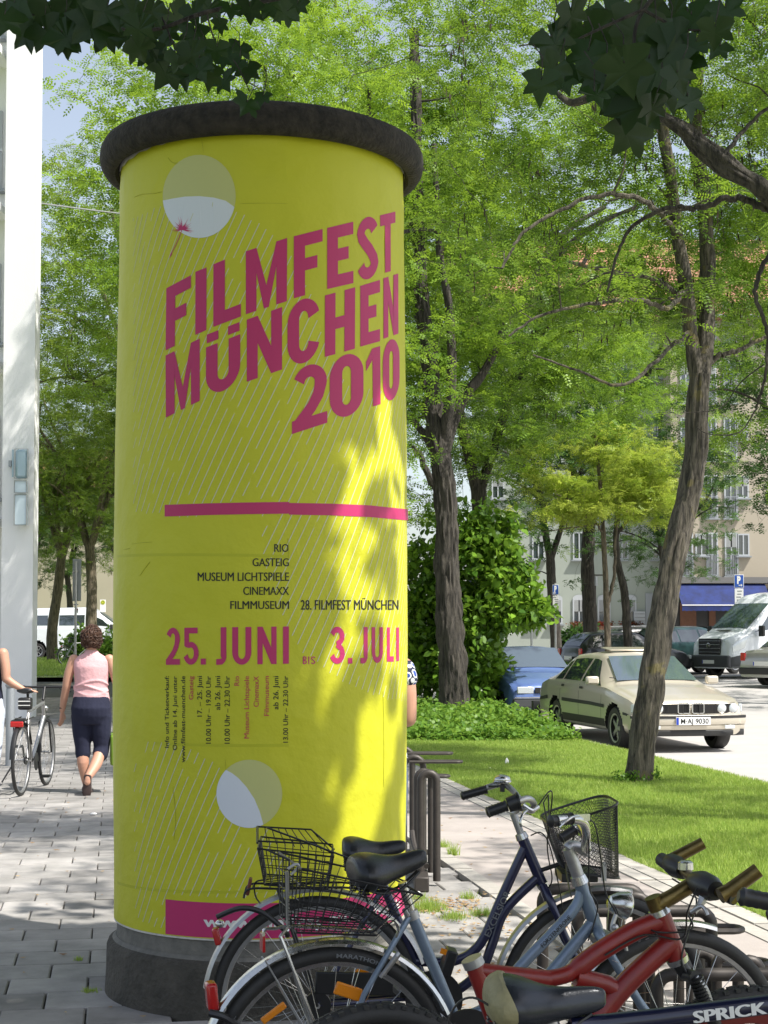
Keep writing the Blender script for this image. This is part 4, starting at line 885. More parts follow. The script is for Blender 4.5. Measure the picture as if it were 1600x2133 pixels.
# ================================================================ BICYCLES AND STANDS
class Bike:
    """local frame: x forward, y away from the camera side, z up; origin under the rear hub"""
    def __init__(s, name, label, base, ang, group=None):
        s.base = Vector(base); s.ang = ang; s.root = thing(name, label, 'bicycle', base, ang, group); s.Ri = Matrix.Rotation(-ang, 3, 'Z')
        s.o = s.Ri @ (Vector((0, 0, EYE))-s.base)
    def p(s, px, py, off=0):
        d = s.Ri @ ray(px, py); t = (off-s.o.y)/d.y; return s.o+d*t
    def P(s, pts, off=0): return [s.p(q[0], q[1], q[2] if len(q) > 2 else off) for q in pts]
    def part(s, name, m, fn, parent=None, **k):
        b = MB(); fn(b); return b.build(name, m, parent or s.root, **k)
    def wheel(s, c, R, tr, rim='alu', spokes=36, knob=False, rimw=.024, depth=.014, tyre='rubber', hubm='alu', refl=0, inner=None):
        hub = MB(); hub.lathe([(.002, -.055), (.009, -.055), (.009, -.03), (.024, -.028), (.024, -.022), (.012, -.018), (.012, .018), (.024, .022), (.024, .028), (.009, .03), (.009, .055), (.002, .055)], 14, (0, 0, 0), 'y')
        w = hub.build('wheel', M[hubm], s.root); w.location = c
        prof = [(tr*math.cos(a), tr*math.sin(a)) for a in [2*PI*i/12 for i in range(12)]]; Rc = R-tr
        t = MB(); t.lathe([(Rc+a*1.0, b_) for a, b_ in prof]+[(Rc+prof[0][0], prof[0][1])], 72, (0, 0, 0), 'y')
        if knob:
            for i in range(64):
                a = 2*PI*i/64
                for q, (yy, sh) in enumerate([(-.016, 0), (0, .5), (.016, 0)]):
                    aa = a+sh*2*PI/64; rr = R-.001-abs(yy)*.25; cpos = Vector((rr*math.cos(aa), yy, rr*math.sin(aa))); t.box(cpos, (.014, .011, .009), Matrix.Rotation(-(aa-PI/2), 3, 'Y'))
        t.build('tyre', M[tyre], w)
        r_ = MB(); Ro = R-2*tr+.006; r_.lathe([(Ro, -rimw/2), (Ro-depth, -rimw/2+.003), (Ro-depth-.003, 0), (Ro-depth, rimw/2-.003), (Ro, rimw/2), (Ro-.003, 0), (Ro, -rimw/2)], 72, (0, 0, 0), 'y'); r_.build('rim', M[rim], w)
        if spokes:
            sm = MB(); sm.tube([(0, 0, .022), (0, 0, Ro-depth)], .0011, 4, caps=False); me = sm.mesh('spoke', M['steel'])
            for i in range(spokes):
                a = 2*PI*i/spokes; o = link('spoke', me, w, (0, .024*(1 if i % 2 else -1), 0)); tw_ = .065*(1 if i % 4 < 2 else -1)
                o.location = (.02*math.cos(a), .024*(1 if i % 2 else -1), .02*math.sin(a)); o.rotation_euler = (Matrix.Rotation(-(a-PI/2)+tw_, 3, 'Y') @ Matrix.Rotation((.07 if i % 2 else -.07), 3, 'X')).to_euler()
        for k in range(refl):
            a = refl_a[k]; b = MB(); q = Matrix.Rotation(-a, 3, 'Y'); rr = Ro*.62
            b.box((rr*math.cos(a), -.012, rr*math.sin(a)), (.085, .012, .030), q); b.build('reflector', M['orange'], w, bevel=.004)
        return w
    def guard(s, c, R, a0, a1, m='alu', w=.052, name='mudguard'):
        b = MB(); n = 34; rings = []
        for i in range(n+1):
            a = R_(lerp(a0, a1, i/n)); k = .13
            rings.append([Vector((c[0]+(R+dr)*math.cos(a), c[1]+yy, c[2]+(R+dr)*math.sin(a))) for yy, dr in [(-w/2, -.012), (-w*.36, -.002), (0, .003), (w*.36, -.002), (w/2, -.012), (w*.36, -.0045), (0, .0005), (-w*.36, -.0045)]])
        b.loft(rings); return b.build(name, M[m], s.root)
    def saddle(s, tip, tail, off, w=.19, m='saddle', h=.064, name='saddle', droop=0):
        T, H = s.p(*tip, off), s.p(*tail, off); L = T-H; ax = L.normalized(); up = Vector((-ax.z, 0, ax.x)) if ax.x > 0 else Vector((ax.z, 0, -ax.x)); Lg = L.length; rings = []
        prof = [(0, .60, .55), (.03, .82, .85), (.12, 1, 1.05), (.25, .95, 1.1), (.38, .70, .92), (.50, .45, .75), (.65, .29, .66), (.80, .235, .60), (.92, .20, .52), (.98, .15, .38), (1.0, .07, .18)]
        for t, ww, hh in prof:
            c = H+ax*(Lg*t); W_ = w/2*ww; hz = h*hh; z0 = .010*math.cos(t*PI)**2-.002*math.sin(t*PI)+droop*t
            rings.append([c+Vector((0, W_*math.cos(a), 0))+up*(z0+(hz*.55 if math.sin(a) > 0 else hz*1.0)*math.sin(a)*(1 if math.sin(a) > 0 else .8)-(.012*abs(math.cos(a))**3)) for a in [2*PI*k/20 for k in range(20)]])
        b = MB(); b.loft(rings); o = b.build(name, M[m], s.root); sb = o.modifiers.new('s', 'SUBSURF'); sb.levels = 1; sb.render_levels = 1
        r2 = MB()
        for sg in (-1, 1):
            r2.tube(spline([H+ax*Lg*.10+up*-.035+Vector((0, sg*.05, 0)), H+ax*Lg*.3+up*-.062+Vector((0, sg*.022, 0)), H+ax*Lg*.6+up*-.062+Vector((0, sg*.02, 0)), H+ax*Lg*.88+up*-.02+Vector((0, sg*.01, 0))], 5), .0038, 6)
            c = H+ax*Lg*.10+Vector((0, sg*.055, 0))
            r2.tube([c+up*(-.018-.042*k/40)+Vector((.015*math.cos(k*.9), .015*math.sin(k*.9), 0)) for k in range(41)], .0026, 5)
        r2.build('saddle_rail', M['blackplastic' if m != 'x' else 'alu'], o); return o
refl_a = [R_(35), R_(215), R_(125)]
def tubes(lst):
    def f(b):
        for P, r, n in lst: b.tube(P, r, n)
    return f
def grip(b, a, c, r=.0165):
    a, c = Vector(a), Vector(c); n = 14; b.tube([a.lerp(c, i/n) for i in range(n+1)], [r*(.6 if i in (0,) else (1.08 if i in (1, n) else (1.0 if i % 2 else .93))) for i in range(n+1)], 12)
def letters(bk, s, a, b_, h, m, parent, name, off, bold=.03, fl=1):
    """flat print along a tube side facing the camera; a,b_ local end points of the base line"""
    P, F = text_shape(s, 0); lo = min(x for x, y in P); hi = max(x for x, y in P); a, b_ = Vector(a), Vector(b_); ax = (b_-a); up = Vector((-ax.z, 0, ax.x)).normalized(); mb = MB()
    for i, dx in enumerate((-bold, 0, bold)): mb.add([a+ax*((x+dx-lo)/(hi-lo))+up*(y/CAPH*h)+Vector((0, off-i*.0001, 0)) for x, y in P], F)
    mb.f = [f[::-1] for f in mb.f]; o = mb.build(name, m, parent, smooth=False); return o
def wires(b, pts, r=.0016, n=5, closed=False): b.tube(pts, r, n, closed=closed)

# ---------------- A: dark blue step-through, farther of the pair
d0 = 5.25; xA = (663-800)/FPX*d0; A = Bike('bicycle', 'dark blue step-through bicycle with mesh front basket and wire rear basket', (xA, d0, 0), R_(2.5))
hubR = Vector((0, 0, .352)); fA = A.p(1258, 2085); hubF = Vector((fA.x, 0, .352))
A.wheel(hubR, .350, .019, 'alu', refl=1); A.wheel(hubF, .350, .019, 'alu', refl=1)
A.guard(hubR, .378, 20, 172, 'alu'); A.guard(hubF, .376, 75, 188, 'alu')
BBa = A.p(902, 2075)
fr = [(spline(A.P([(1096, 1760), (1046, 1868), (1009, 1952), (985, 1982), (962, 1996), (930, 2004), (866, 2002)]), 6), .0165, 12),
      (spline(A.P([(1122, 1826), (1053, 1895), (1026, 1965), (1004, 2018), (960, 2058), (926, 2070), (898, 2078)]), 6), .0165, 12), (A.P([(788, 1820), (866, 2002), (900, 2078)]), .0150, 12), (A.P([(1088, 1745), (1130, 1842)]), .0185, 14), (spline(A.P([(1045, 1885), (1053, 1893), (1058, 1905)]), 3), .006, 8)]
for sg in (-.045, .045):
    fr += [([A.p(798, 1850), Vector((hubR.x, sg, hubR.z))], [.009, .007], 8), ([BBa, Vector((hubR.x, sg, hubR.z))], [.010, .007], 8)]
frame = A.part('frame', M['blue_frame'], tubes(fr))
A.part('fork', M['blue_frame'], tubes([(spline([A.p(1128, 1838), A.p(1146, 1880)+Vector((0, sg, 0)), A.p(1192, 1985)+Vector((0, sg*1.1, 0)), Vector((hubF.x, sg*1.1, hubF.z))], 5), [.014]*6+[.012]*6+[.008]*4, 10) for sg in (-.05, .05)]))
letters(A, 'EXCELSIOR', A.p(1019, 1950), A.p(1062, 1858), .020, M['greyprint'], frame, 'frame_lettering', -.0178, .02)
A.part('seatpost', M['steel'], tubes([(A.P([(776, 1792), (790, 1828)]), .0125, 12)]))
A.saddle((846, 1766), (712, 1770), 0, .20)
A.part('headset', M['steel'], lambda b: (b.tube(A.P([(1084, 1736), (1089, 1747)]), [.019, .022], 14), b.tube(A.P([(1129, 1840), (1133, 1850)]), [.021, .018], 14)))
A.part('stem', M['alu'], tubes([(A.P([(1069, 1694), (1088, 1745)]), .0125, 12), (spline(A.P([(1069, 1694), (1078, 1684), (1092, 1682)]), 4), .013, 12)]))
hb = spline([A.p(1010, 1642, .27), A.p(1045, 1633, .27), A.p(1066, 1645, .24), A.p(1084, 1668, .14), A.p(1092, 1680, 0), A.p(1108, 1688, -.10), A.p(1112, 1675, -.20), A.p(1098, 1664, -.25), A.p(1060, 1676, -.28)], 7)
A.part('handlebar', M['alu'], tubes([(hb, .0112, 12)]))
def gA(b): grip(b, A.p(960, 1659, .27), A.p(1014, 1644, .27)); grip(b, A.p(1013, 1693, -.28), A.p(1060, 1677, -.28), .019)
A.part('grip', M['blackplastic'], lambda b: grip(b, A.p(960, 1659, .27), A.p(1014, 1644, .27), .0155)); A.part('grip', M['blackplastic'], lambda b: grip(b, A.p(1013, 1693, -.28), A.p(1056, 1678, -.28), .018))
A.part('gear_shifter', M['blackplastic'], lambda b: (b.tube([A.p(1058, 1677, -.28), A.p(1078, 1670, -.28)], [.024, .027], 16), b.tube([A.p(1078, 1670, -.28), A.p(1082, 1669, -.28)], [.03, .03], 16)))
A.part('brake_lever', M['steel'], lambda b: (b.tube(spline([A.p(1108, 1680, -.2), A.p(1090, 1694, -.26), A.p(1084, 1712, -.27), A.p(1086, 1722, -.27)], 4), [.007]*4+[.005]*9, 8, flat=.5), b.tube(spline([A.p(1088, 1676, -.24), A.p(1108, 1688, -.23), A.p(1122, 1680, -.22)], 3), .007, 8)))
A.part('bell', M['steel'], lambda b: (b.ball(A.p(1046, 1631, .26)+Vector((0, 0, .012)), (.030, .030, .019), 18, 10), b.lathe([(.031, -.004), (.033, 0), (.031, .004)], 18, A.p(1046, 1631, .26)+Vector((0, 0, .006)))))
A.part('bell_clamp', M['blackplastic'], lambda b: (b.box(A.p(1046, 1640, .26), (.016, .022, .03)), b.box(A.p(1028, 1638, .24), (.035, .012, .007))))
def cab(bk, P, r=.0024, parent=None):
    bk.part('cable', M['blackplastic'], lambda b: b.tube(spline(P, 7), r, 6), parent)
cab(A, [A.p(1120, 1680, -.22), A.p(1150, 1650, -.2), A.p(1140, 1760, -.1), A.p(1150, 1830, -.05), A.p(1138, 1855, 0)])
cab(A, [A.p(1106, 1740, 0), A.p(1128, 1735, -.03), A.p(1146, 1765, -.05), A.p(1165, 1850, -.05), A.p(1174, 1905, -.04)])
# front mesh basket
def fb(b):
    top = A.P([(1131, 1706), (1165, 1683), (1255, 1662), (1274, 1662), (1278, 1670)]); W = .17
    T = [A.p(1134, 1709), A.p(1276, 1664)]; Bt = [A.p(1168, 1806), A.p(1282, 1822)]
    def rim(x0, x1, z0, z1, w_, rr): 
        pts = []
        for k in range(36):
            a = 2*PI*k/36; sx = math.copysign(abs(math.cos(a))**.45, math.cos(a)); sy = math.copysign(abs(math.sin(a))**.45, math.sin(a)); u = (sx+1)/2
            pts.append(Vector((lerp(x0, x1, u), w_*sy, lerp(z0, z1, u))))
        return pts
    def ring(t, gr=0): 
        return rim(lerp(Bt[0].x, T[0].x, t), lerp(Bt[1].x, T[1].x, t), lerp(Bt[0].z, T[0].z, t), lerp(Bt[1].z, T[1].z, t), lerp(.115, .165, t), 0)
    b.tube(ring(1), .0042, 6, closed=True); b.tube(ring(.01), .004, 6, closed=True)
    R1, R0 = ring(1), ring(0); n = 36; m_ = 26
    def surf(u, v):
        k = (u % 1)*n; i = int(k) % n; f = k-int(k); return (R0[i].lerp(R0[(i+1) % n], f)).lerp(R1[i].lerp(R1[(i+1) % n], f), v)
    ns = 96
    for s_ in range(ns):
        for dr in (1, -1):
            b.tube([surf((s_+dr*14*t/12)/ns, t/12) for t in range(13)], .0009, 3, caps=False)
    for k in range(14):      # bottom grid
        u = k/13; x = lerp(Bt[0].x+.01, Bt[1].x-.01, u); z = lerp(Bt[0].z, Bt[1].z, u); b.tube([(x, -.10, z), (x, .10, z)], .001, 3, caps=False)
        y = lerp(-.10, .10, u); b.tube([(Bt[0].x, y, Bt[0].z), (Bt[1].x, y, Bt[1].z)], .001, 3, caps=False)
A.part('front_basket', M['blackplastic'], fb, smooth=False)
A.part('basket_hook', M['blackplastic'], lambda b: [b.tube([A.p(1146, 1745, y), A.p(1132, 1672, y), A.p(1142, 1655, y), A.p(1144, 1700, y)], .0026, 5) for y in (-.09, -.06)])
A.part('basket_bracket', M['blackplastic'], lambda b: (b.box(A.p(1200, 1815)+Vector((0, 0, -.01)), (.12, .16, .03)), b.tube([A.p(1165, 1800), A.p(1120, 1815)], .008, 8)), bevel=.006)
A.part('light_bracket', M['alu'], lambda b: b.box(A.p(1258, 1815, -.12), (.016, .006, .062)))
# rear carrier and its upright wire basket
def carrierA(b):
    zr = A.p(600, 1846).z; x0, x1 = A.p(528, 1846).x, A.p(735, 1846).x
    for y in (-.05, .05): b.tube(spline([(x1+.05, y*.4, zr-.05), (x1, y, zr), (x0+.1, y, zr), (x0-.01, y, zr), (x0-.03, y, zr-.03)], 5), .004, 6)
    for x in np.linspace(x0, x1, 7): b.tube([(x, -.05, zr), (x, .05, zr)], .003, 5)
    for y in (-.05, .05): b.tube([(x0+.08, y, zr), (0, y*1.2, .352)], .0045, 6)
A.part('rear_carrier', M['blackplastic'], carrierA)
def wirebasket(b, quad, w0, w1, nx, nz, r0=.0032, r=.0016, ny=6):
    """quad: TL, TR, BR, BL in local side view (Vectors), w0/w1 half widths bottom/top"""
    TL, TR, BR, BL = quad
    def pt(u, v, s_): 
        q = BL.lerp(BR, u).lerp(TL.lerp(TR, u), v); return Vector((q.x, s_*lerp(w0, w1, v), q.z))
    loop = lambda v: [pt(0, v, -1), pt(1, v, -1), pt(1, v, 1), pt(0, v, 1)]
    for k in range(nz+1): b.tube(loop(k/nz), r0 if k in (0, nz) else r, 5, closed=True)
    for k in range(nx+1):
        for s_ in (-1, 1): b.tube([pt(k/nx, 0, s_), pt(k/nx, 1, s_)], r, 4, caps=False)
    for k in range(1, ny):
        s_ = -1+2*k/ny
        for u in (0, 1): b.tube([pt(u, 0, s_), pt(u, 1, s_)], r, 4, caps=False)
        b.tube([pt(0, 0, s_), pt(1, 0, s_)], r, 4, caps=False)
    for k in range(nx+1): b.tube([pt(k/nx, 0, -1), pt(k/nx, 0, 1)], r*.8, 4, caps=False)
def rb(b):
    wirebasket(b, [A.p(540, 1755), A.p(694, 1772), A.p(682, 1842), A.p(553, 1832)], .11, .15, 9, 4)
    b.tube([A.p(536, 1722, .14), A.p(536, 1756, -.14)], .004, 5)
    b.tube([A.p(536, 1722, .15), A.p(648, 1728, .15), A.p(697, 1770, .15)], .0032, 5); b.tube([A.p(537, 1752, -.15), A.p(655, 1758, -.15), A.p(694, 1778, -.15)], .0032, 5)
    for t in np.linspace(0, 1, 9): b.tube([A.p(lerp(538, 690, t), lerp(1753, 1775, t), .15), A.p(lerp(538, 648, t), lerp(1722, 1728, t), .15)], .0016, 4)
A.part('rear_basket', M['blackplastic'], rb, smooth=False)
A.part('reflector', mat('dull_red_lens', (.14, .035, .02), .4), lambda b: b.box(A.p(519, 1846, 0), (.012, .05, .055), Matrix.Rotation(.2, 3, 'Y')), bevel=.004)
A.part('reflector_stay', M['blackplastic'], lambda b: b.tube(spline(A.P([(560, 1832), (535, 1836), (530, 1850), (534, 1870), (545, 1885)]), 5), .0028, 5))
A.part('tail_light', M['redlens'], lambda b: b.box(A.p(452, 1950, 0), (.022, .045, .055), Matrix.Rotation(-.25, 3, 'Y')), bevel=.006)
A.part('tail_light_cap', M['steel'], lambda b: b.ball(A.p(458, 1924, 0), (.016, .02, .014), 12, 8))
A.part('chain_guard', M['blackplastic'], lambda b: b.box(A.p(790, 2050, -.045), (.42, .012, .075), Matrix.Rotation(.03, 3, 'Y')), bevel=.005)
A.part('chainring', M['blackplastic'], lambda b: b.lathe([(.0, -.05), (.095, -.05), (.095, -.046), (.0, -.046)], 30, BBa, 'y'))
def crankA(b): b.tube([BBa+Vector((0, -.06, 0)), A.p(926, 1992, -.07)], [.012, .009], 8); b.tube([BBa+Vector((0, .06, 0)), A.p(880, 2160, .07)], [.012, .009], 8)
A.part('crank', M['blackplastic'], crankA)
pe = A.part('pedal', M['blackplastic'], lambda b: b.box(A.p(934, 2003, -.11), (.035, .085, .085), Matrix.Rotation(.32, 3, 'Y')), bevel=.005)
A.part('pedal_reflector', M['orange'], lambda b: b.box(A.p(924, 1982, -.145), (.02, .006, .018), Matrix.Rotation(.32, 3, 'Y')), pe)
A.part('cable_lock', M['blackplastic'], lambda b: b.tube(spline(A.P([(452, 1910, -.06), (500, 1892, -.07), (545, 1900, -.07), (590, 1935, -.07), (600, 1950, -.06)]), 6), .009, 8))
def hubg(b): b.lathe([(0, -.05), (.045, -.05), (.045, -.03), (.03, -.02)], 18, hubR, 'y')
A.part('sprocket', M['blackplastic'], hubg)

# ---------------- B: grey-blue step-through, nearer of the pair
dB = 4.40; xB = (690-800)/FPX*dB; fx, fy = (1400-800)/FPX*4.66, 4.66; angB = math.atan2(fy-dB, fx-xB)
B = Bike('bicycle', 'grey-blue step-through bicycle with a bent wire basket on its rear carrier', (xB, dB, 0), angB)
hubR = Vector((0, 0, .352)); hubF = Vector((math.hypot(fx-xB, fy-dB), 0, .352)); BBb = B.p(962, 2160)
wB = B.wheel(hubR, .350, .0215, 'steel', refl=0); wF = B.wheel(hubF, .350, .0215, 'alu', refl=1)
for px, py, a in [(725, 2065, .35), (570, 2110, -.6)]:
    q = B.p(px, py, -.02)-hubR; b = MB(); b.box(q, (.078, .010, .036 if a > 0 else .020), Matrix.Rotation(a, 3, 'Y')); b.build('reflector', M['orange'], wB, bevel=.004)
def arctext(s, R, a0, a1, h, m, parent, name, y):
    P, F = text_shape(s, .02); lo = min(x for x, y_ in P); hi = max(x for x, y_ in P); mb = MB()
    mb.add([((R+yy/CAPH*h)*math.cos(lerp(R_(a0), R_(a1), (x-lo)/(hi-lo))), y-.0*yy, (R+yy/CAPH*h)*math.sin(lerp(R_(a0), R_(a1), (x-lo)/(hi-lo)))) for x, yy in P], F); mb.f = [f[::-1] for f in mb.f]; mb.build(name, m, parent, smooth=False)
arctext('MARATHON', .323, 88, 65, .011, M['greyprint'], wB, 'tyre_lettering', -.0226); arctext('SPEZIAL', .323, 166, 146, .009, M['greyprint'], wB, 'tyre_lettering', -.0226)
B.guard(hubR, .374, 24, 178, 'steel'); B.guard(hubF, .376, 70, 160, 'steel')
fr = [(B.P([(858, 1905), (953, 2133), (964, 2160)]), .0165, 14), (spline(B.P([(1212, 1852), (1191, 1900), (1084, 2013), (1055, 2055), (1034, 2082), (1010, 2100), (985, 2112), (948, 2119)]), 6), .0165, 12),
      (spline(B.P([(1236, 1920), (1150, 2024), (1098, 2090), (1055, 2130), (1010, 2155), (964, 2162)]), 6), .0180, 12), (B.P([(1208, 1838), (1243, 1935)]), .0195, 14)]
for sg in (-.05, .05): fr += [([B.p(852, 1910, sg*.3), B.p(758, 2072, sg), Vector((hubR.x, sg*1.1, hubR.z))], [.009, .008, .007], 8), ([BBb, Vector((hubR.x, sg, hubR.z))], [.011, .008], 8)]
frB = B.part('frame', M['grey_frame'], tubes(fr))
letters(B, 'FORSTENKRONE', B.p(1127, 1972), B.p(1186, 1910), .013, M['ink'], frB, 'frame_lettering', -.0182, .01)
B.part('fork', M['grey_frame'], tubes([(spline([B.p(1246, 1938), B.p(1256, 1960, sg), B.p(1330, 2085, sg*1.1), Vector((hubF.x-.01, sg*1.15, hubF.z))], 5), [.016]*6+[.0135]*6+[.009]*4, 10) for sg in (-.05, .05)]))
B.part('fork_crown', M['alu'], lambda b: b.box(B.p(1256, 1955), (.045, .12, .045), Matrix.Rotation(-.35, 3, 'Y')), bevel=.012)
B.part('seatpost', M['steel'], lambda b: (b.tube(B.P([(838, 1838), (858, 1905)]), .0135, 12)))
B.part('seat_clamp', M['alu'], lambda b: (b.tube(B.P([(855, 1898), (861, 1914)]), [.021, .021], 14), b.tube([B.p(850, 1908, -.02), B.p(842, 1895, -.03)], .007, 8)))
B.saddle((890, 1797), (730, 1818), 0, .22, h=.074, droop=.012)
B.part('headset', M['steel'], lambda b: (b.tube(B.P([(1203, 1824), (1209, 1840)]), [.022, .026], 14)))
B.part('stem', M['alu'], tubes([(B.P([(1184, 1768), (1206, 1830)]), .0185, 16), (spline(B.P([(1184, 1768), (1190, 1762), (1205, 1765), (1222, 1772)]), 4), [.0185]*4+[.016]*9, 14)]))
hb = spline([B.p(1192, 1728, .26), B.p(1206, 1724, .26), B.p(1216, 1735, .2), B.p(1222, 1760, .06), B.p(1220, 1770, 0), B.p(1219, 1760, -.08), B.p(1222, 1735, -.18), B.p(1214, 1712, -.24), B.p(1190, 1706, -.27), B.p(1160, 1708, -.29)], 6)
B.part('handlebar', M['steel'], tubes([(hb, .0125, 12)]))
B.part('grip', M['blackplastic'], lambda b: grip(b, B.p(1143, 1711, -.29), B.p(1190, 1705, -.27), .0165)); B.part('grip', M['blackplastic'], lambda b: grip(b, B.p(1166, 1748, .26), B.p(1198, 1728, .26), .0165))
B.part('brake_lever', M['steel'], lambda b: (b.tube(spline([B.p(1214, 1704, -.24), B.p(1196, 1700, -.28), B.p(1176, 1712, -.30), B.p(1165, 1722, -.30)], 4), .006, 8, flat=.6), b.box(B.p(1212, 1702, -.25), (.04, .02, .018))))
cab(B, [B.p(1218, 1702, -.24), B.p(1240, 1720, -.2), B.p(1252, 1790, -.1), B.p(1262, 1860, -.05), B.p(1282, 1900, -.03), B.p(1290, 1930, 0)]); cab(B, [B.p(1224, 1706, -.22), B.p(1227, 1760, -.15), B.p(1228, 1850, -.06), B.p(1245, 1890, -.03), B.p(1225, 1960, -.03)])
cab(B, [B.p(1198, 1735, .26), B.p(1180, 1800, .2), B.p(1186, 1850, .05), B.p(1190, 1868, 0)])
def lampB(b):
    c = B.p(1303, 1886, 0); q = Matrix.Rotation(PI/2+.22, 3, 'Y')
    prof = [(0, -.055), (.020, -.052), (.034, -.030), (.040, -.005), (.041, .004), (.036, .010), (0, .012)]
    rings = [[c+q @ Vector((r_*math.cos(a), r_*math.sin(a), z)) for a in [2*PI*k/20 for k in range(20)]] for r_, z in prof]; b.loft(rings)
B.part('headlight', M['steel'], lampB)
B.part('brake_caliper', M['alu'], lambda b: (b.tube(spline(B.P([(1283, 1905, -.04), (1275, 1935, -.045), (1290, 1965, -.05)]), 4), .007, 7), b.tube(spline(B.P([(1280, 1930, -.05), (1298, 1950, -.05), (1305, 1980, -.05)]), 4), .006, 7), b.ball(B.p(1281, 1932, -.05), .011)))
def carrierB(b):
    for y in (-.06, .06):
        b.tube(spline([B.p(549, 1950, y), B.p(552, 1936, y), B.p(575, 1934, y), B.p(600, 1930, y), B.p(700, 1934, y), B.p(770, 1940, y), B.p(793, 1928, y), B.p(808, 1915, y*.9), B.p(822, 1918, y*.6), B.p(830, 1935, y*.5), B.p(820, 1968, y*.4), B.p(812, 1985, 0)], 5), .0045, 7)
        b.tube([B.p(584, 1950, y), B.p(600, 1990, y*1.1), Vector((0, y*1.3, .352))], .0055, 7); b.tube([B.p(600, 1930, y), B.p(583, 1953, y)], .005, 6)
    for x in (549, 600, 660, 720, 770): b.tube([B.p(x, 1937, -.06), B.p(x, 1937, .06)], .004, 6)
B.part('rear_carrier', M['steel'], carrierB)
def rb2(b):
    wirebasket(b, [B.p(604, 1792), B.p(846, 1845), B.p(762, 1932), B.p(600, 1926)], .12, .165, 11, 4)
    b.tube([B.p(556, 1770, -.1), B.p(604, 1792, -.165)], .0028, 5); b.tube([B.p(556, 1724, .1), B.p(720, 1785, .16), B.p(848, 1838, .165)], .003, 5)
B.part('rear_basket', M['blackplastic'], rb2, smooth=False)
def wick(b):
    for k in range(8):
        z = k/7
        for y in (-.118, .118): b.tube([B.p(601, lerp(1925, 1872, z), y)+Vector((0, 0, .0)), B.p(lerp(765, 745, z), lerp(1931, 1905, z), y)], .0013, 4, caps=False)
        b.tube([B.p(752+z*38, lerp(1930, 1850, z), -.12), B.p(752+z*38, lerp(1930, 1850, z), .12)], .0016, 4, caps=False)
B.part('basket_netting', M['blackplastic'], wick, smooth=False)
B.part('carrier_spring_clip', M['alu'], lambda b: (b.tube([B.p(598, 1815, -.1), B.p(600, 1928, -.07)], .005, 6), b.tube(spline(B.P([(600, 1810, -.1), (616, 1800, -.1), (622, 1806, -.1), (606, 1822, -.1)]), 4), .004, 6)))
B.part('tail_light', M['redlens'], lambda b: b.box(B.p(441, 2074, 0)+Vector((0, 0, 0)), (.030, .055, .075), Matrix.Rotation(-.1, 3, 'Y')), bevel=.008)
B.part('reflector', M['redlens'], lambda b: b.box(B.p(547, 1962, 0), (.008, .05, .05)), bevel=.002)
B.part('dynamo_bracket', M['alu'], lambda b: (b.tube(B.P([(832, 1985, -.055), (798, 2030, -.055)]), [.009, .007], 8), b.tube(B.P([(826, 1992, -.07), (792, 2036, -.07)]), .005, 6)))
B.part('bottle_lamp', M['alu'], lambda b: b.tube(B.P([(992, 1990, .05), (996, 2005, .05)]), .012, 10)) if False else None
B.part('chainring', M['blackplastic'], lambda b: b.lathe([(0, -.05), (.09, -.05), (.09, -.046), (0, -.046)], 30, BBb, 'y'))
B.part('crank', M['alu'], lambda b: (b.tube([BBb+Vector((0, -.06, 0)), BBb+Vector((.12, -.07, -.11))], [.012, .009], 8), b.tube([BBb+Vector((0, .06, 0)), BBb+Vector((-.12, .07, .11))], [.012, .009], 8)))
B.part('pedal', M['blackplastic'], lambda b: b.box(BBb+Vector((.12, -.12, -.11)), (.08, .085, .022)), bevel=.004); B.part('pedal', M['blackplastic'], lambda b: b.box(BBb+Vector((-.12, .12, .11)), (.08, .085, .022)), bevel=.004)
B.part('wheel_lock', M['blackplastic'], lambda b: b.tube(spline(B.P([(436, 2110, -.05), (470, 2120, -.06), (510, 2150, -.05)]), 4), .011, 8))
B.part('guard_stay', M['alu'], lambda b: [b.tube([Vector((0, sg*.05, .352)), Vector((.378*math.cos(R_(a)), sg*.026, .352+.378*math.sin(R_(a))))], .0025, 5) for sg in (-1, 1) for a in (165, 120)])

# ---------------- C: red mountain bike without a saddle
xr, dr = (788-800)/FPX*3.915, 3.915; fx, fy = (1548-800)/FPX*4.10, 4.10; angC = math.atan2(fy-dr, fx-xr)
C_ = Bike('bicycle', 'red mountain bicycle with bronze handlebar and bar ends, its saddle missing', (xr, dr, 0), angC); L = math.hypot(fx-xr, fy-dr)
hubR = Vector((0, 0, .330)); hubF = Vector((L, 0, .330)); M['rimred'] = mat('red_black_rim', (.16, .012, .008), .4)
C_.wheel(hubR, .330, .0265, 'blackplastic', knob=True, rimw=.03, depth=.02); C_.wheel(hubF, .330, .0265, 'rimred', knob=True, rimw=.03, depth=.045)
sTop = C_.p(985, 2004); BBc = C_.p(1090, 2235)
fr = [(C_.P([(986, 2005), (1012, 2075), (1040, 2150), (1090, 2235)]), .0235, 14), (C_.P([(998, 2022), (1060, 2030), (1145, 2040)]), [.020, .021, .023], 12), (spline(C_.P([(1130, 2040), (1185, 2028), (1245, 1985), (1320, 1940), (1375, 1918)]), 6), [.021]*8+[.0255]*17, 14),
      (spline(C_.P([(1400, 1962), (1345, 2010), (1290, 2065), (1240, 2130), (1180, 2215)]), 6), .0285, 14), (C_.P([(1200, 2035), (1262, 2050), (1300, 2072)]), .0245, 12), (C_.P([(1374, 1902), (1410, 1996)]), .0265, 16), (C_.P([(1180, 2215), (1090, 2235)]), .025, 10)]
for sg in (-.055, .055): fr += [([C_.p(1090, 2235, 0), Vector((0, sg, .33))], [.014, .011], 8), ([C_.p(1085, 2130, sg*.3), Vector((0, sg, .33))], [.012, .010], 8)]
frC = C_.part('frame', M['red_frame'], tubes(fr))
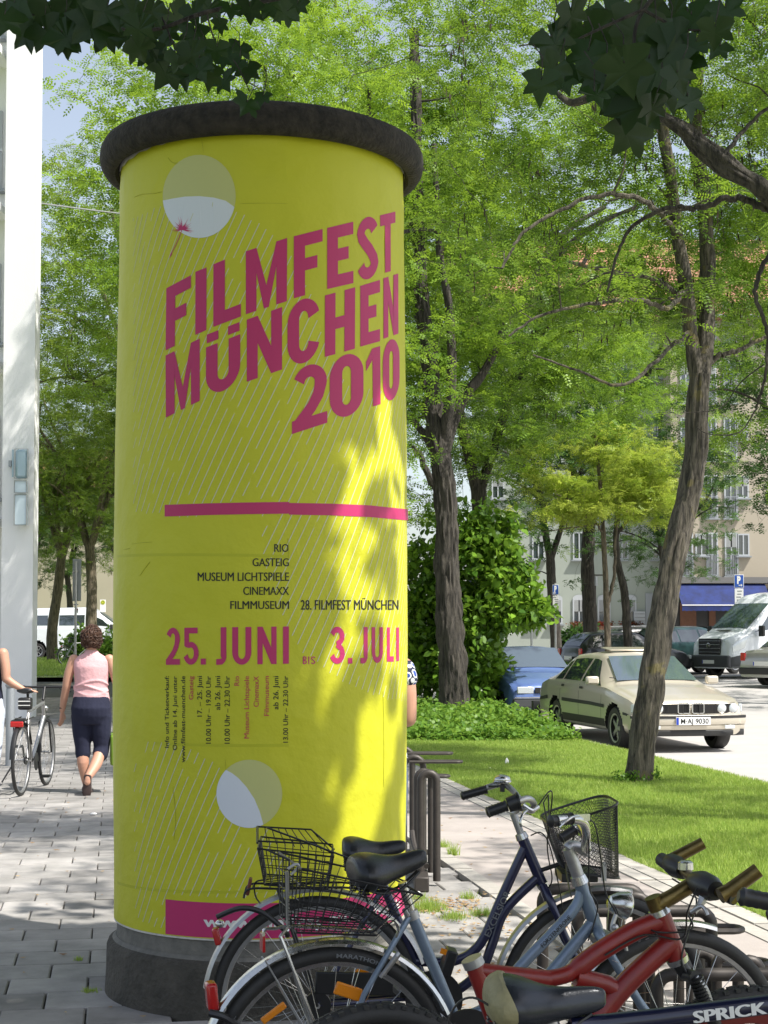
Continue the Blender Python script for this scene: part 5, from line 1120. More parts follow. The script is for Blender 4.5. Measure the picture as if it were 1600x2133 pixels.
C_.part('gusset', M['red_frame'], lambda b: b.add(C_.P([(1290, 1958, -.012), (1385, 1925, -.012), (1398, 1975, -.012), (1330, 2028, -.012), (1290, 1958, .012), (1385, 1925, .012), (1398, 1975, .012), (1330, 2028, .012)]), [(0, 3, 2, 1), (4, 5, 6, 7), (0, 1, 5, 4), (1, 2, 6, 5), (2, 3, 7, 6), (3, 0, 4, 7)]), smooth=False) if False else None
C_.part('seat_tube_collar', M['alu'], lambda b: b.tube(C_.P([(982, 1996), (989, 2012)]), .0275, 16))
C_.part('headset', M['steel'], lambda b: (b.tube(C_.P([(1370, 1893), (1375, 1904)]), [.026, .029], 16), b.tube(C_.P([(1409, 1994), (1414, 2006)]), [.030, .027], 16)))
C_.part('stem', M['bronze'], lambda b: (b.tube(C_.P([(1359, 1868), (1371, 1898)]), .0215, 16), b.tube(C_.P([(1364, 1888), (1400, 1868), (1452, 1836)]), [.0215, .020, .0205], 14)))
hbar = [C_.p(1381, 1790, .24), C_.p(1410, 1806, .16), C_.p(1450, 1832, .03), C_.p(1470, 1845, -.05), C_.p(1520, 1868, -.17), C_.p(1530, 1872, -.19)]
C_.part('handlebar', M['bronze'], tubes([(spline(hbar, 5), .0135, 12)]))
C_.part('bar_end', M['bronze'], lambda b: b.tube([C_.p(1383, 1796, .22), C_.p(1400, 1790, .22), C_.p(1465, 1756, .2)], [.019, .0175, .0165], 14))
C_.part('bar_end', M['bronze'], lambda b: b.tube([C_.p(1500, 1866, -.18), C_.p(1520, 1856, -.18), C_.p(1580, 1812, -.2)], [.020, .0195, .0185], 14))
C_.part('bar_plug', M['blackplastic'], lambda b: b.tube([C_.p(1378, 1790, .24), C_.p(1392, 1800, .2)], .019, 12)); C_.part('bar_plug', M['blackplastic'], lambda b: b.tube([C_.p(1508, 1862, -.16), C_.p(1530, 1872, -.19)], .0175, 12))
C_.part('grip_shifter', M['blackplastic'], lambda b: b.tube([C_.p(1448, 1834, -.01), C_.p(1462, 1841, -.05), C_.p(1480, 1850, -.09), C_.p(1492, 1856, -.12)], [.024, .034, .033, .024], 18))
C_.part('grip_shifter', M['blackplastic'], lambda b: b.tube([C_.p(1398, 1798, .2), C_.p(1410, 1806, .16), C_.p(1424, 1815, .12)], [.027, .030, .022], 16))
C_.part('bell', M['steel'], lambda b: b.lathe([(0, .018), (.014, .017), (.020, .012), (.021, -.006), (0, -.008)], 18, C_.p(1428, 1806, .1)))
C_.part('brake_lever', M['alu'], lambda b: (b.tube(spline([C_.p(1466, 1855, -.08), C_.p(1462, 1878, -.09), C_.p(1445, 1900, -.1)], 4), [.011]*5+[.008]*4, 8), b.tube(spline([C_.p(1440, 1900, -.1), C_.p(1462, 1888, -.12), C_.p(1474, 1906, -.13)], 4), .0055, 8)))
for P in [[(1400, 1830, .1), (1450, 1870, .05), (1434, 1940, -.02), (1420, 2000, -.03), (1440, 2040, -.04)], [(1452, 1850, -.1), (1432, 1900, -.06), (1420, 1955, -.035), (1340, 1948, -.03), (1260, 1990, -.03)], [(1345, 1905, .04), (1362, 1940, -.03), (1440, 1936, -.03), (1430, 1900, -.03)]]: cab(C_, [C_.p(*q) for q in P])
def forkC(b):
    b.tube(C_.P([(1412, 2002), (1428, 2028)]), .019, 12)
    for sg in (-.065, .065):
        b.tube([C_.p(1428, 2030, 0), C_.p(1450, 2036, sg)], .017, 10); b.tube([C_.p(1450, 2034, sg), C_.p(1474, 2100, sg)], .0145, 12)
        for k in range(9): b.tube([C_.p(1450+24*k/9, 2038+62*k/9, sg), C_.p(1451.5+24*k/9, 2041+62*k/9, sg)], .020, 12)
C_.part('fork', M['blackplastic'], forkC)
C_.part('fork_leg', M['blackplastic'], lambda b: b.tube([C_.p(1474, 2098, -.065), Vector((L, -.06, .33))], [.018, .014], 12)); C_.part('fork_leg', M['blackplastic'], lambda b: b.tube([C_.p(1474, 2098, .065), Vector((L, .06, .33))], [.018, .014], 12))
C_.part('fork_brace', M['alu'], lambda b: b.tube(spline(C_.P([(1450, 2035, -.07), (1470, 2060, -.075), (1485, 2100, -.07), (1500, 2140, -.07)]), 4), .007, 8))
C_.part('crank', M['blackplastic'], lambda b: (b.tube([BBc+Vector((0, -.07, 0)), BBc+Vector((.15, -.08, .05))], [.013, .010], 8), b.tube([BBc+Vector((0, .07, 0)), BBc+Vector((-.15, .08, -.05))], [.013, .010], 8), b.lathe([(0, -.055), (.08, -.055), (.08, -.05), (0, -.05)], 26, BBc, 'y')))
C_.part('pedal', M['blackplastic'], lambda b: b.box(BBc+Vector((.15, -.13, .05)), (.085, .09, .025)), bevel=.004); C_.part('pedal', M['blackplastic'], lambda b: b.box(BBc+Vector((-.15, .13, -.05)), (.085, .09, .025)), bevel=.004)
C_.part('wear_chip', M['alu'], lambda b: [b.tube(C_.P([(x, y, -.0262), (x+dx, y+dy, -.0262)]), .0009, 4) for x, y, dx, dy in [(1275, 2000, 14, 6), (1282, 2003, 6, 2), (1330, 1962, 5, -2), (1345, 1957, 7, -3), (1352, 1970, 3, 3)]])

# ---------------- D: navy bicycle nearest the camera, mostly below the frame
dD = 3.25; sx = (1000-800)/FPX*dD; D_ = Bike('bicycle', 'navy bicycle nearest the camera, its shiny saddle patched with beige tape', (sx, dD, 0), R_(3.0))
hubR = Vector((0, 0, .335)); LD_ = 1.0; hubF = Vector((LD_, 0, .335)); D_.wheel(hubR, .335, .022, 'alu'); D_.wheel(hubF, .335, .022, 'alu')
M['navy'] = mat('navy_enamel', (.008, .010, .035), .3, .1, coat=.5)
BBd = Vector((.42, 0, .28)); st = D_.p(1182, 2190); hd = D_.p(1800, 2030)
frD = D_.part('frame', M['navy'], tubes([([D_.p(1184, 2215), BBd], .0165, 12), (D_.P([(1190, 2140), (1360, 2122), (1600, 2092), (1800, 2062)]), .0205, 14), ([BBd, D_.p(1815, 2110)], .019, 12), (D_.P([(1795, 2030), (1820, 2130)]), .021, 12)]+[([BBd, Vector((0, sg, .335))], [.010, .008], 8) for sg in (-.05, .05)]+[([D_.p(1192, 2180), Vector((0, sg, .335))], [.009, .008], 8) for sg in (-.05, .05)]))
letters(D_, 'SPRICK', D_.p(1442, 2126), D_.p(1590, 2106), .024, M['white'], frD, 'frame_lettering', -.0222, .05)
D_.part('fork', M['navy'], tubes([([D_.p(1822, 2135), Vector((LD_-.05, sg, .6)), Vector((LD_, sg, .335))], [.014, .012, .009], 8) for sg in (-.055, .055)]))
D_.part('seatpost', M['alu'], tubes([([D_.p(1150, 2125), D_.p(1184, 2225)], .0135, 12)]))
sd = D_.saddle((1262, 2090), (1014, 2080), 0, .20, 'saddle_shiny', h=.076, droop=.004)
def tape(b):
    T, H = D_.p(1262, 2090), D_.p(1014, 2080); ax = (T-H).normalized(); up = Vector((-ax.z, 0, ax.x)); Lg = (T-H).length; rings = []
    for t, ww, hh in [(-.012, .55, .5), (.0, .70, .68), (.04, .90, .92), (.09, 1.03, 1.10), (.13, 1.04, 1.14), (.16, 1.03, 1.14)]:
        c = H+ax*(Lg*t); W_ = .10*ww; hz = .072*hh; z0 = .010*math.cos(t*PI)**2-.002*math.sin(t*PI)
        rings.append([c+ax*(.014*math.sin(a*2+1)*(t > .1))+Vector((0, W_*math.cos(a), 0))+up*(z0+.0018+(hz*.55 if math.sin(a) > 0 else hz*.8)*math.sin(a)-(.012*abs(math.cos(a))**3)) for a in [2*PI*k/20 for k in range(20)]])
    b.loft(rings)
D_.part('saddle_patch', M['vinyl_torn'], tape, sd)
D_.part('handlebar', M['blackplastic'], tubes([(spline([D_.p(1640, 1885, -.27), D_.p(1700, 1900, -.2), D_.p(1760, 1920, 0), D_.p(1700, 1870, .2), D_.p(1640, 1860, .27)], 5), .012, 10), (D_.P([(1760, 1925), (1795, 2030)]), .014, 10)]))
D_.part('grip', M['blackplastic'], lambda b: grip(b, D_.p(1538, 1866, -.27), D_.p(1650, 1888, -.27), .0175)); D_.part('grip', M['blackplastic'], lambda b: grip(b, D_.p(1598, 1908, .25), D_.p(1680, 1890, .25), .0175))
D_.part('crank', M['blackplastic'], lambda b: (b.tube([BBd+Vector((0, -.06, 0)), BBd+Vector((.16, -.08, 0))], .010, 8), b.tube([BBd+Vector((0, .06, 0)), BBd+Vector((-.16, .08, 0))], .010, 8), b.lathe([(0, -.05), (.085, -.05), (.085, -.045), (0, -.045)], 26, BBd, 'y')))
D_.part('pedal', M['blackplastic'], lambda b: b.box(BBd+Vector((.16, -.12, 0)), (.09, .09, .02)), bevel=.004); D_.part('pedal', M['blackplastic'], lambda b: b.box(BBd+Vector((-.16, .12, 0)), (.09, .09, .02)), bevel=.004)
cab(D_, [D_.p(1100, 2115, -.03), D_.p(1080, 2080, -.05)if False else D_.p(1060, 2120, -.05), D_.p(985, 2078, -.05), D_.p(940, 2110, -.04), D_.p(930, 2200, -.03)])

# ---------------- bicycle stands
def stand(name, label, px, py, hoops, ang=0, group='tubular bicycle stands'):
    p = at(px, py, 1); s = EYE/(EYE-p.z); base = (p.x*s, p.y*s, 0); root = thing(name, label, 'bicycle stand', base, ang, group)
    def hoop(x, y, h, w_, arm, ad, r=.021):
        b = MB(); R = w_/2; P = [(x-R, y, .03), (x-R, y, h-R)]+[(x-R*math.cos(a), y, h-R+R*math.sin(a)) for a in np.linspace(.3, PI-.3, 7)]+[(x+R, y, h-R), (x+R, y, .03)]; b.tube(P, r, 12); b.build('hoop', M['rack'], root)
        if arm:
            b = MB(); z = h-.03; P = [(x-.03, y-.035, z), (x+arm*.9, y-.035+ad, z)]+[(x+arm*.9+.035*math.sin(a)*ad_, y+ad-.035*math.cos(a), z) for a in np.linspace(.3, PI-.3, 5) for ad_ in (1,)]+[(x+arm*.9, y+.035+ad, z), (x-.03, y+.035, z)]; b.tube(P, .011, 8); b.build('lean_bar', M['rack'], root)
    for h in hoops: hoop(*h)
    return root
s1 = stand('bicycle_stand', 'tubular bicycle stand on the paving just right of the column', 900, 1845, [(-.02, 0, .70, .10, .0, 0, .024), (-.10, .75, .74, .13, .32, 0, .022), (-.16, 1.5, .74, .13, .35, 0, .022), (-.04, .35, .68, .09, .14, 0, .022)])
b = MB(); b.box((-.07, .7, .045), (.09, 1.9, .09)); b.build('base_rail', M['rack'], s1, bevel=.008)
b = MB(); b.tube(spline([(-.03, .0, .12), (-.10, .2, .2), (-.12, .3, .3)], 4), .018, 8); b.build('brace', M['rack'], s1)
def bigstand():
    root = thing('bicycle_stand', 'large tubular bicycle stand behind the parked bicycles at lower right', 'bicycle stand', (1.0, 5.9, 0), 0, 'tubular bicycle stands'); O = Vector((1.0, 5.9, 0))
    def wt(P, r=.022):
        b = MB(); b.off = O; b.tube(P, r, 12); b.build('hoop', M['rack'], root)
    def ho(x0, x1, y, ytop, rr=26):       # px outline of a hoop facing the camera at depth y
        zt = at(800, ytop, y).z; X0, X1 = at(x0, ytop, y).x, at(x1, ytop, y).x; R = .05
        wt([(X0, y, 0), (X0, y, zt-R)]+[(X0+R-R*math.cos(a), y, zt-R+R*math.sin(a)) for a in np.linspace(.25, PI/2, 5)]+[(X1-R+R*math.sin(a), y, zt-R+R*math.cos(a)) for a in np.linspace(0, PI/2-.25, 5)]+[(X1, y, zt-R), (X1, y, 0)])
    ho(1130, 1335, 5.95, 1852); ho(1202, 1482, 5.75, 1898); ho(1368, 1700, 5.15, 2030)
    def nar(x, ytop, y, w_=.075, lean=0):
        c = at(x, ytop, y); b = MB(); b.off = O; R = w_/2
        b.tube([(c.x-R, y, 0), (c.x-R, y, c.z-R)]+[(c.x-R*math.cos(a), y, c.z-R+R*math.sin(a)) for a in np.linspace(.3, PI-.3, 7)]+[(c.x+R, y, c.z-R), (c.x+R, y, 0)], .019, 10); b.build('hoop', M['rack'], root)
    nar(1322, 1866, 5.85, .11); nar(1300, 1878, 6.1, .10)
    for x, yt, y in [(1462, 1985, 5.5), (1515, 1990, 5.4), (1560, 2000, 5.3), (1435, 1960, 5.6)]: nar(x, yt, y)
    for x, yt, y in [(1535, 1935, 6.05), (1590, 2005, 5.7)]:
        c = at(x, yt, y); b = MB(); b.off = O; b.tube([Vector((c.x-.22, y-.05, c.z)), Vector((c.x-.03, y-.05, c.z))]+[Vector((c.x-.03+.05*math.sin(a), y-.05*math.cos(a), c.z)) for a in np.linspace(.2, PI-.2, 7)]+[Vector((c.x-.03, y+.05, c.z)), Vector((c.x-.22, y+.05, c.z))], .012, 8); b.build('lean_bar', M['rack'], root)
        b = MB(); b.off = O; b.tube([Vector((c.x-.22, y, c.z)), Vector((c.x-.22, y, 0))], .018, 8); b.build('post', M['rack'], root)
    b = MB(); b.off = O; b.box((1.25, 5.6, .03), (.9, .05, .06)); b.box((1.02, 5.85, .03), (.05, .55, .06)); b.build('base_rail', M['rack'], root, bevel=.006)
bigstand()
# ================================================================ PEOPLE
M['pinkcloth'] = mat('pink_jersey', (.70, .40, .42), .85, noise=(5, .4, (.60, .33, .35)), bump=(14, .5, .02))
M['navycloth'] = mat('navy_cloth', (.008, .010, .030), .9, noise=(8, .5, (.014, .017, .042)), bump=(12, .5, .02))
M['palecloth'] = mat('pale_blue_cloth', (.55, .60, .68), .85, noise=(9, .5, (.42, .47, .58)), bump=(12, .5, .02))
M['hair'] = mat('brown_hair', (.045, .018, .010), .5, noise=(30, .8, (.10, .045, .022)), bump=(60, 1, .012))
M['jeans'] = mat('blue_jeans', (.07, .11, .2), .85, bump=(40, .4, .01)); M['shoe'] = mat('grey_shoe', (.16, .15, .14), .7); M['sole'] = mat('brown_sole', (.055, .035, .032), .8)
M['bagg'] = mat('green_bag', (.16, .27, .02), .5)
def floral():
    m = mat('blue_white_floral', (.7, .72, .75), .8); t = m.node_tree; N = t.nodes; L = t.links; v = N.new('ShaderNodeTexVoronoi'); v.inputs['Scale'].default_value = 26; tc = N.new('ShaderNodeTexCoord'); L.new(tc.outputs['Object'], v.inputs['Vector'])
    cr_ = N.new('ShaderNodeValToRGB'); cr_.color_ramp.interpolation = 'CONSTANT'; e = cr_.color_ramp.elements; e[0].color = (.02, .06, .30, 1); e[1].position = .32; e[1].color = (.7, .72, .75, 1); e2 = e.new(.52); e2.color = (.01, .015, .05, 1)
    L.new(v.outputs['Distance'], cr_.inputs[0]); L.new(cr_.outputs[0], N['Principled BSDF'].inputs['Base Color']); return m
M['floral'] = floral()
def limb(b, P, R, n=14, sm=5):
    S = spline(P, sm); k = len(S); rr = [float(np.interp(i/(k-1)*(len(R)-1), range(len(R)), R)) for i in range(k)]
    b.tube(S, rr, n); b.ball(S[0], rr[0], 12, 8); b.ball(S[-1], rr[-1], 12, 8)
def rings(b, lst, n=24):
    b.loft([[Vector((cx+rx*math.cos(a), cy+ry*math.sin(a)*(1.0), z)) for a in [2*PI*k/n for k in range(n)]] for cx, cy, z, rx, ry in lst])
def fused(b, name, m, parent, vox=.008, smooth=4):
    o = b.build(name, m, parent); r = o.modifiers.new('remesh', 'REMESH'); r.mode = 'VOXEL'; r.voxel_size = vox; r.use_smooth_shade = True
    s = o.modifiers.new('smooth', 'SMOOTH'); s.iterations = smooth; s.factor = .5; return o
def hand(b, w, d, side=1, curl=.5, s=1.0, out=Vector((-1, 0, 0))):
    """w wrist, d direction of the hand, out: side the thumb leaves on"""
    w = Vector(w); d = Vector(d).normalized(); out = (out-d*out.dot(d)).normalized(); nrm = d.cross(out)
    b.tube([w, w+d*.04*s, w+d*.085*s], [.024*s, .034*s, .034*s], 10, flat=.5, up=nrm)
    for k, (o_, l) in enumerate([(-.027, .058), (-.009, .072), (.010, .078), (.028, .068)]):
        base = w+d*.078*s+out*o_*s; a = base+d*l*.5*s+nrm*-.010*curl*s; c = base+d*l*.92*s+nrm*-.035*curl*s; b.tube([w+d*.05*s+out*o_*.8*s, base, a, c], [.0095*s, .0092*s, .0085*s, .0070*s], 8); b.ball(c, .007*s, 8, 6)
    t0 = w+d*.022*s+out*.022*s; b.tube([t0, t0+out*.022*s+d*.028*s, t0+out*.028*s+d*.058*s], [.012*s, .0105*s, .008*s], 8); b.ball(t0+out*.028*s+d*.058*s, .008*s, 8, 6)
def head(b, c, yaw=0):
    c = Vector(c); q = Matrix.Rotation(yaw, 3, 'Z'); P = lambda x, y, z: c+q @ Vector((x, y, z))
    b.ball(c, (.074, .092, .112), 20, 14, rot=q); b.ball(P(0, .03, -.055), (.052, .055, .055), 14, 10, rot=q)      # skull and jaw
    b.tube([P(0, .085, .015), P(0, .112, -.022)], [.010, .016], 8); b.tube([P(-.025, .086, -.052), P(.025, .086, -.052)], .009, 8)
    for s in (-1, 1): b.ball(P(s*.077, -.005, -.01), (.010, .020, .030), 10, 8, rot=q); b.ball(P(s*.032, .080, .012), .014, 10, 8)
def hairdo(root, c, seed, r0=.108, n=430, down=.07, label=None):
    c = Vector(c); r = random.Random(seed); b = MB()
    b.ball(c+Vector((0, -.018, .018)), (.088, .100, .112), 20, 14)
    for i in range(n):
        th = r.uniform(0, 2*PI); z = r.uniform(-.75, 1); y_, x_ = math.sin(th)*math.sqrt(1-z*z), math.cos(th)*math.sqrt(1-z*z)
        if y_ > .45 and z < .45: continue
        p = c+Vector((x_*.094, y_*.105-.016, z*.118+.012)); q = Vector((x_, y_, z)); k = r.uniform(.010, .026); t = q.orthogonal().normalized(); s2 = q.cross(t)
        P = [p+(t*math.cos(a)+s2*math.sin(a))*k*.8+q*(k*.9*a/5-.006) for a in [j*.8 for j in range(9)]]; b.tube(P, [.0045]*7+[.0035, .002], 5)
    return b.build('hair', M['hair'], root)
# ---- woman in pink
W1 = thing('person', 'woman walking away in sleeveless pink top and navy knee-length trousers', 'person', ((192-800)/FPX*15.55, 15.55, 0), 0)
b = MB()
head(b, (0, 0, 1.515)); limb(b, [(0, -.015, 1.36), (0, -.005, 1.46)], [.055, .05])
rings(b, [(0, 0, 1.0, .12, .09), (0, 0, 1.2, .14, .10), (0, 0, 1.33, .15, .07), (0, 0, 1.37, .07, .05)])
limb(b, [(-.175, 0, 1.315), (-.222, -.005, 1.18), (-.247, .0, 1.05)], [.052, .047, .041]); limb(b, [(-.247, 0, 1.05), (-.275, .03, .93), (-.298, .06, .81)], [.041, .038, .027])
limb(b, [(.175, 0, 1.315), (.225, .0, 1.18), (.25, .02, 1.06)], [.052, .047, .041]); limb(b, [(.25, .02, 1.06), (.262, .07, .92), (.268, .12, .80)], [.041, .038, .027])
hand(b, (-.299, .062, .80), (-.02, .02, -1), out=Vector((.5, 1, 0)), curl=.9); hand(b, (.268, .122, .79), (0, .05, -1), out=Vector((-.5, 1, 0)), curl=1.3)
limb(b, [(-.075, .0, .44), (-.072, -.02, .30), (-.045, .0, .10)], [.056, .060, .036]); limb(b, [(.095, .02, .43), (.072, -.10, .30), (.018, -.235, .175)], [.056, .058, .036])
limb(b, [(-.045, 0, .10), (-.04, .03, .05)], [.036, .034]); limb(b, [(.018, -.235, .175), (.014, -.24, .13)], [.036, .034])
fused(b, 'body', M['skin'], W1, .0065, 3)
b = MB(); rings(b, [(0, 0, .90, .185, .135), (0, 0, .95, .178, .128), (0, 0, 1.04, .160, .118), (0, 0, 1.14, .170, .125), (0, 0, 1.24, .182, .125), (0, -.005, 1.305, .185, .095), (0, -.01, 1.345, .135, .075), (0, -.012, 1.385, .068, .060), (0, -.01, 1.41, .062, .056)])
for z, a in [(.95, .006), (.99, .007), (1.035, .006), (1.08, .005), (.92, .005)]: b.tube([Vector((.172*math.cos(t), -.122*math.sin(t)*1.02, z+.03*math.sin(t*2+z*40))) for t in np.linspace(.1, PI-.1, 14)], .0085, 6)
fused(b, 'sleeveless_top', M['pinkcloth'], W1, .009, 4)
b = MB(); rings(b, [(0, 0, .68, .165, .125), (0, -.01, .76, .192, .150), (0, -.015, .84, .196, .158), (0, -.005, .92, .182, .138), (0, 0, .955, .176, .13)])
limb(b, [(-.092, 0, .76), (-.088, .0, .60), (-.080, .0, .46), (-.078, 0, .385)], [.108, .096, .078, .076]); limb(b, [(.095, 0, .76), (.098, .015, .60), (.100, .03, .46), (.094, .0, .385)], [.108, .096, .080, .078])
fused(b, 'trousers', M['navycloth'], W1, .009, 4)
hairdo(W1, (0, -.002, 1.515), 4)
def shoe(root, heel, toe, up, w=.044):
    heel, toe, up = Vector(heel), Vector(toe), Vector(up).normalized(); ax = toe-heel; L = ax.length; ax.normalize(); sd_ = ax.cross(up)
    def ring(t, ww, h0, h1): c = heel+ax*L*t; return [c+sd_*(ww*math.cos(a))+up*(h0+(h1-h0)*(.5+.5*math.sin(a))) for a in [2*PI*k/14 for k in range(14)]]
    b = MB(); b.loft([ring(0, .02, .012, .05), ring(.05, .034, .010, .075), ring(.25, .036, .010, .075), ring(.45, .038, .010, .062), ring(.7, .045, .010, .048), ring(.92, .036, .010, .034), ring(1, .016, .012, .024)]); o = b.build('shoe', M['shoe'], root)
    b = MB(); b.loft([ring(0, .022, -.006, .012), ring(.06, .037, -.006, .014), ring(.3, .036, -.004, .014), ring(.7, .047, -.006, .014), ring(.93, .038, -.006, .014), ring(1.01, .018, -.004, .012)]); b.build('sole', M['sole'], o)
shoe(W1, (-.045, -.06, .006), (-.035, .175, .006), (0, 0, 1)); shoe(W1, (.020, -.262, .205), (.004, -.235, -.015+.0), (0, 1, .1))
b = MB(); b.lathe([(.029, -.007), (.034, -.006), (.034, .006), (.029, .007)], 18, (-.297, .058, .835)); b.build('bracelet', M['blackplastic'], W1)
bg_ = MB(); bg_.box((0, 0, 0), (.06, .26, .30)); bag = bg_.build('shopping_bag', M['bagg'], None, bevel=.02); tag(bag, 'green bag carried low at the far side of the woman in pink', 'bag'); bag.location = ((236-800)/FPX*15.6, 15.66, .43); bag.rotation_euler = (.1, 0, .2)
b = MB(); b.tube([(0, -.06, .14), (.0, -.03, .30), (0, .03, .30), (0, .06, .14)], .006, 6); b.build('handle', M['bagg'], bag)
# ---- woman pushing the bicycle at the left edge
W2 = thing('person', 'woman in navy top and pale trousers holding a bicycle saddle at the left edge', 'person', (-3.93, 15.45, 0), 0)
b = MB(); head(b, (.03, 0, 1.575)); limb(b, [(.01, -.01, 1.42), (.03, 0, 1.52)], [.055, .05]); rings(b, [(0, 0, 1.05, .13, .09), (0, 0, 1.25, .15, .10), (0, 0, 1.40, .15, .07), (0, 0, 1.43, .07, .05)])
limb(b, [(.185, 0, 1.375), (.215, -.02, 1.24), (.225, -.03, 1.13)], [.055, .049, .043]); limb(b, [(.225, -.03, 1.13), (.30, -.02, 1.075), (.385, -.01, 1.028)], [.043, .038, .027]); hand(b, (.385, -.01, 1.030), (1, .05, -.12), out=Vector((0, 1, 0)), curl=.5)
limb(b, [(-.185, 0, 1.375), (-.22, .02, 1.22), (-.23, .05, 1.12)], [.055, .049, .043]); limb(b, [(-.23, .05, 1.12), (-.2, .2, 1.05), (-.1, .3, 1.05)], [.043, .038, .027]); hand(b, (-.1, .3, 1.05), (.3, 1, 0), out=Vector((1, 0, 0)), curl=.8)
fused(b, 'body', M['skin'], W2, .0075, 3)
b = MB(); rings(b, [(0, 0, .93, .195, .14), (0, 0, 1.05, .175, .125), (0, 0, 1.18, .182, .13), (0, 0, 1.30, .192, .125), (0, -.005, 1.375, .180, .09), (0, -.01, 1.41, .12, .07)]); fused(b, 'sleeveless_top', M['navycloth'], W2, .010, 4)
b = MB(); rings(b, [(0, 0, .72, .17, .13), (0, -.01, .85, .20, .155), (0, 0, .98, .185, .13)]); limb(b, [(-.10, 0, .80), (-.10, .06, .48), (-.11, .10, .12)], [.115, .09, .08]); limb(b, [(.10, 0, .80), (.11, -.05, .48), (.10, -.16, .16)], [.115, .09, .08]); fused(b, 'trousers', M['palecloth'], W2, .010, 4)
hairdo(W2, (.03, 0, 1.575), 8); shoe(W2, (-.11, .04, .006), (-.11, .28, .006), (0, 0, 1)); shoe(W2, (.10, -.24, .10), (.10, -.06, .01), (0, .5, 1))
# ---- person half hidden behind the column
W3 = thing('person', 'person in blue and white patterned top standing behind the column, only a bent arm showing', 'person', (-.055, 8.75, 0), .0)
b = MB(); head(b, (0, 0, 1.585)); limb(b, [(0, 0, 1.43), (0, 0, 1.53)], [.055, .05]); limb(b, [(.165, 0, 1.38), (.182, -.02, 1.24), (.190, -.02, 1.10)], [.058, .054, .046]); limb(b, [(.190, -.02, 1.10), (.10, .10, 1.07), (.02, .2, 1.10)], [.046, .04, .028]); hand(b, (.02, .2, 1.10), (-1, .5, .3), out=Vector((0, 0, 1)))
limb(b, [(-.165, 0, 1.38), (-.20, 0, 1.22), (-.21, .02, 1.08)], [.058, .052, .046]); limb(b, [(-.21, .02, 1.08), (-.14, .15, 1.06), (-.05, .22, 1.10)], [.046, .04, .028]); hand(b, (-.05, .22, 1.10), (1, .5, .3), out=Vector((0, 0, 1)))
limb(b, [(-.09, 0, .95), (-.09, 0, .5), (-.09, 0, .1)], [.09, .06, .038]); limb(b, [(.09, 0, .95), (.09, 0, .5), (.09, 0, .1)], [.09, .06, .038]); rings(b, [(0, 0, .85, .14, .10), (0, 0, 1.1, .13, .09), (0, 0, 1.38, .14, .07)]); fused(b, 'body', M['skin'], W3, .0075, 3)
b = MB(); rings(b, [(0, 0, .88, .19, .14), (0, 0, 1.05, .165, .12), (0, 0, 1.2, .18, .13), (0, 0, 1.34, .185, .11), (0, 0, 1.42, .12, .07)]); limb(b, [(.165, 0, 1.375), (.180, -.02, 1.325)], [.062, .064]); limb(b, [(-.165, 0, 1.385), (-.19, 0, 1.29)], [.066, .068]); fused(b, 'patterned_top', M['floral'], W3, .010, 3)
b = MB(); rings(b, [(0, 0, .55, .17, .14), (0, 0, .75, .19, .155), (0, 0, .93, .18, .13)]); limb(b, [(-.09, 0, .7), (-.09, 0, .2)], [.10, .075]); limb(b, [(.09, 0, .7), (.09, 0, .2)], [.10, .075]); fused(b, 'trousers', M['jeans'], W3, .012, 3)
hairdo(W3, (0, 0, 1.585), 9, n=120); shoe(W3, (-.09, -.06, .006), (-.10, .18, .006), (0, 0, 1)); shoe(W3, (.09, -.06, .006), (.10, .18, .006), (0, 0, 1))
# ---- the bicycle she pushes, seen from behind
K = Bike('bicycle', 'silver trekking bicycle seen from behind, pushed along by the woman at the left edge', (-3.52, 15.3, 0), R_(89))
hr, hf = Vector((0, 0, .345)), Vector((1.06, 0, .345)); K.wheel(hr, .345, .018, 'alu', spokes=24); K.wheel(hf, .345, .018, 'alu', spokes=24)
K.part('frame', M['alu'], tubes([([(.42, 0, .30), (.25, 0, .86)], .015, 10), ([(.42, 0, .30), (.92, 0, .72)], .019, 10), ([(.28, 0, .80), (.90, 0, .86)], .016, 10), ([(.88, 0, .88), (.93, 0, .70)], .018, 10)]+[([(.42, 0, .30), (0, s*.06, .345)], .010, 8) for s in (-1, 1)]+[([(.27, 0, .80), (0, s*.06, .345)], .009, 8) for s in (-1, 1)]))
K.part('fork', M['blackplastic'], tubes([([(.93, 0, .70), (.95, s*.05, .66), (1.04, s*.055, .345)], [.014, .013, .010], 8) for s in (-1, 1)]))
K.part('seatpost', M['blackplastic'], tubes([([(.25, 0, .86), (.235, 0, .98)], .013, 10)]))
def ksad(b):
    b.loft([[Vector((x, wv*math.cos(a), 1.0+zz+hh*math.sin(a))) for a in [2*PI*k/16 for k in range(16)]] for x, wv, zz, hh in [(.10, .05, .01, .018), (.12, .082, .012, .028), (.17, .085, .008, .030), (.24, .05, .0, .026), (.32, .026, 0, .020), (.38, .018, 0, .014), (.39, .008, 0, .006)]])
K.part('saddle', M['saddle'], ksad); K.part('saddle_bag', M['blackplastic'], lambda b: b.box((.14, 0, .885), (.10, .13, .12)), bevel=.02)
K.part('saddle_bag_stripe', M['white'], lambda b: (b.box((.088, 0, .91), (.004, .12, .010)), b.box((.088, 0, .87), (.004, .12, .008))))
K.part('handlebar', M['blackplastic'], tubes([([(.93, .31, 1.02), (.95, .12, 1.02), (.95, -.12, 1.02), (.93, -.31, 1.02)], .012, 10), ([(.95, 0, 1.02), (.88, 0, .89)], .016, 10)]))
for s in (-1, 1): K.part('grip', M['blackplastic'], lambda b: grip(b, (.93, s*.31, 1.02), (.94, s*.20, 1.02), .017)); K.part('brake_lever', M['blackplastic'], lambda b: b.tube([(.96, s*.15, 1.01), (1.0, s*.18, .98), (1.0, s*.27, .97)], .008, 6))
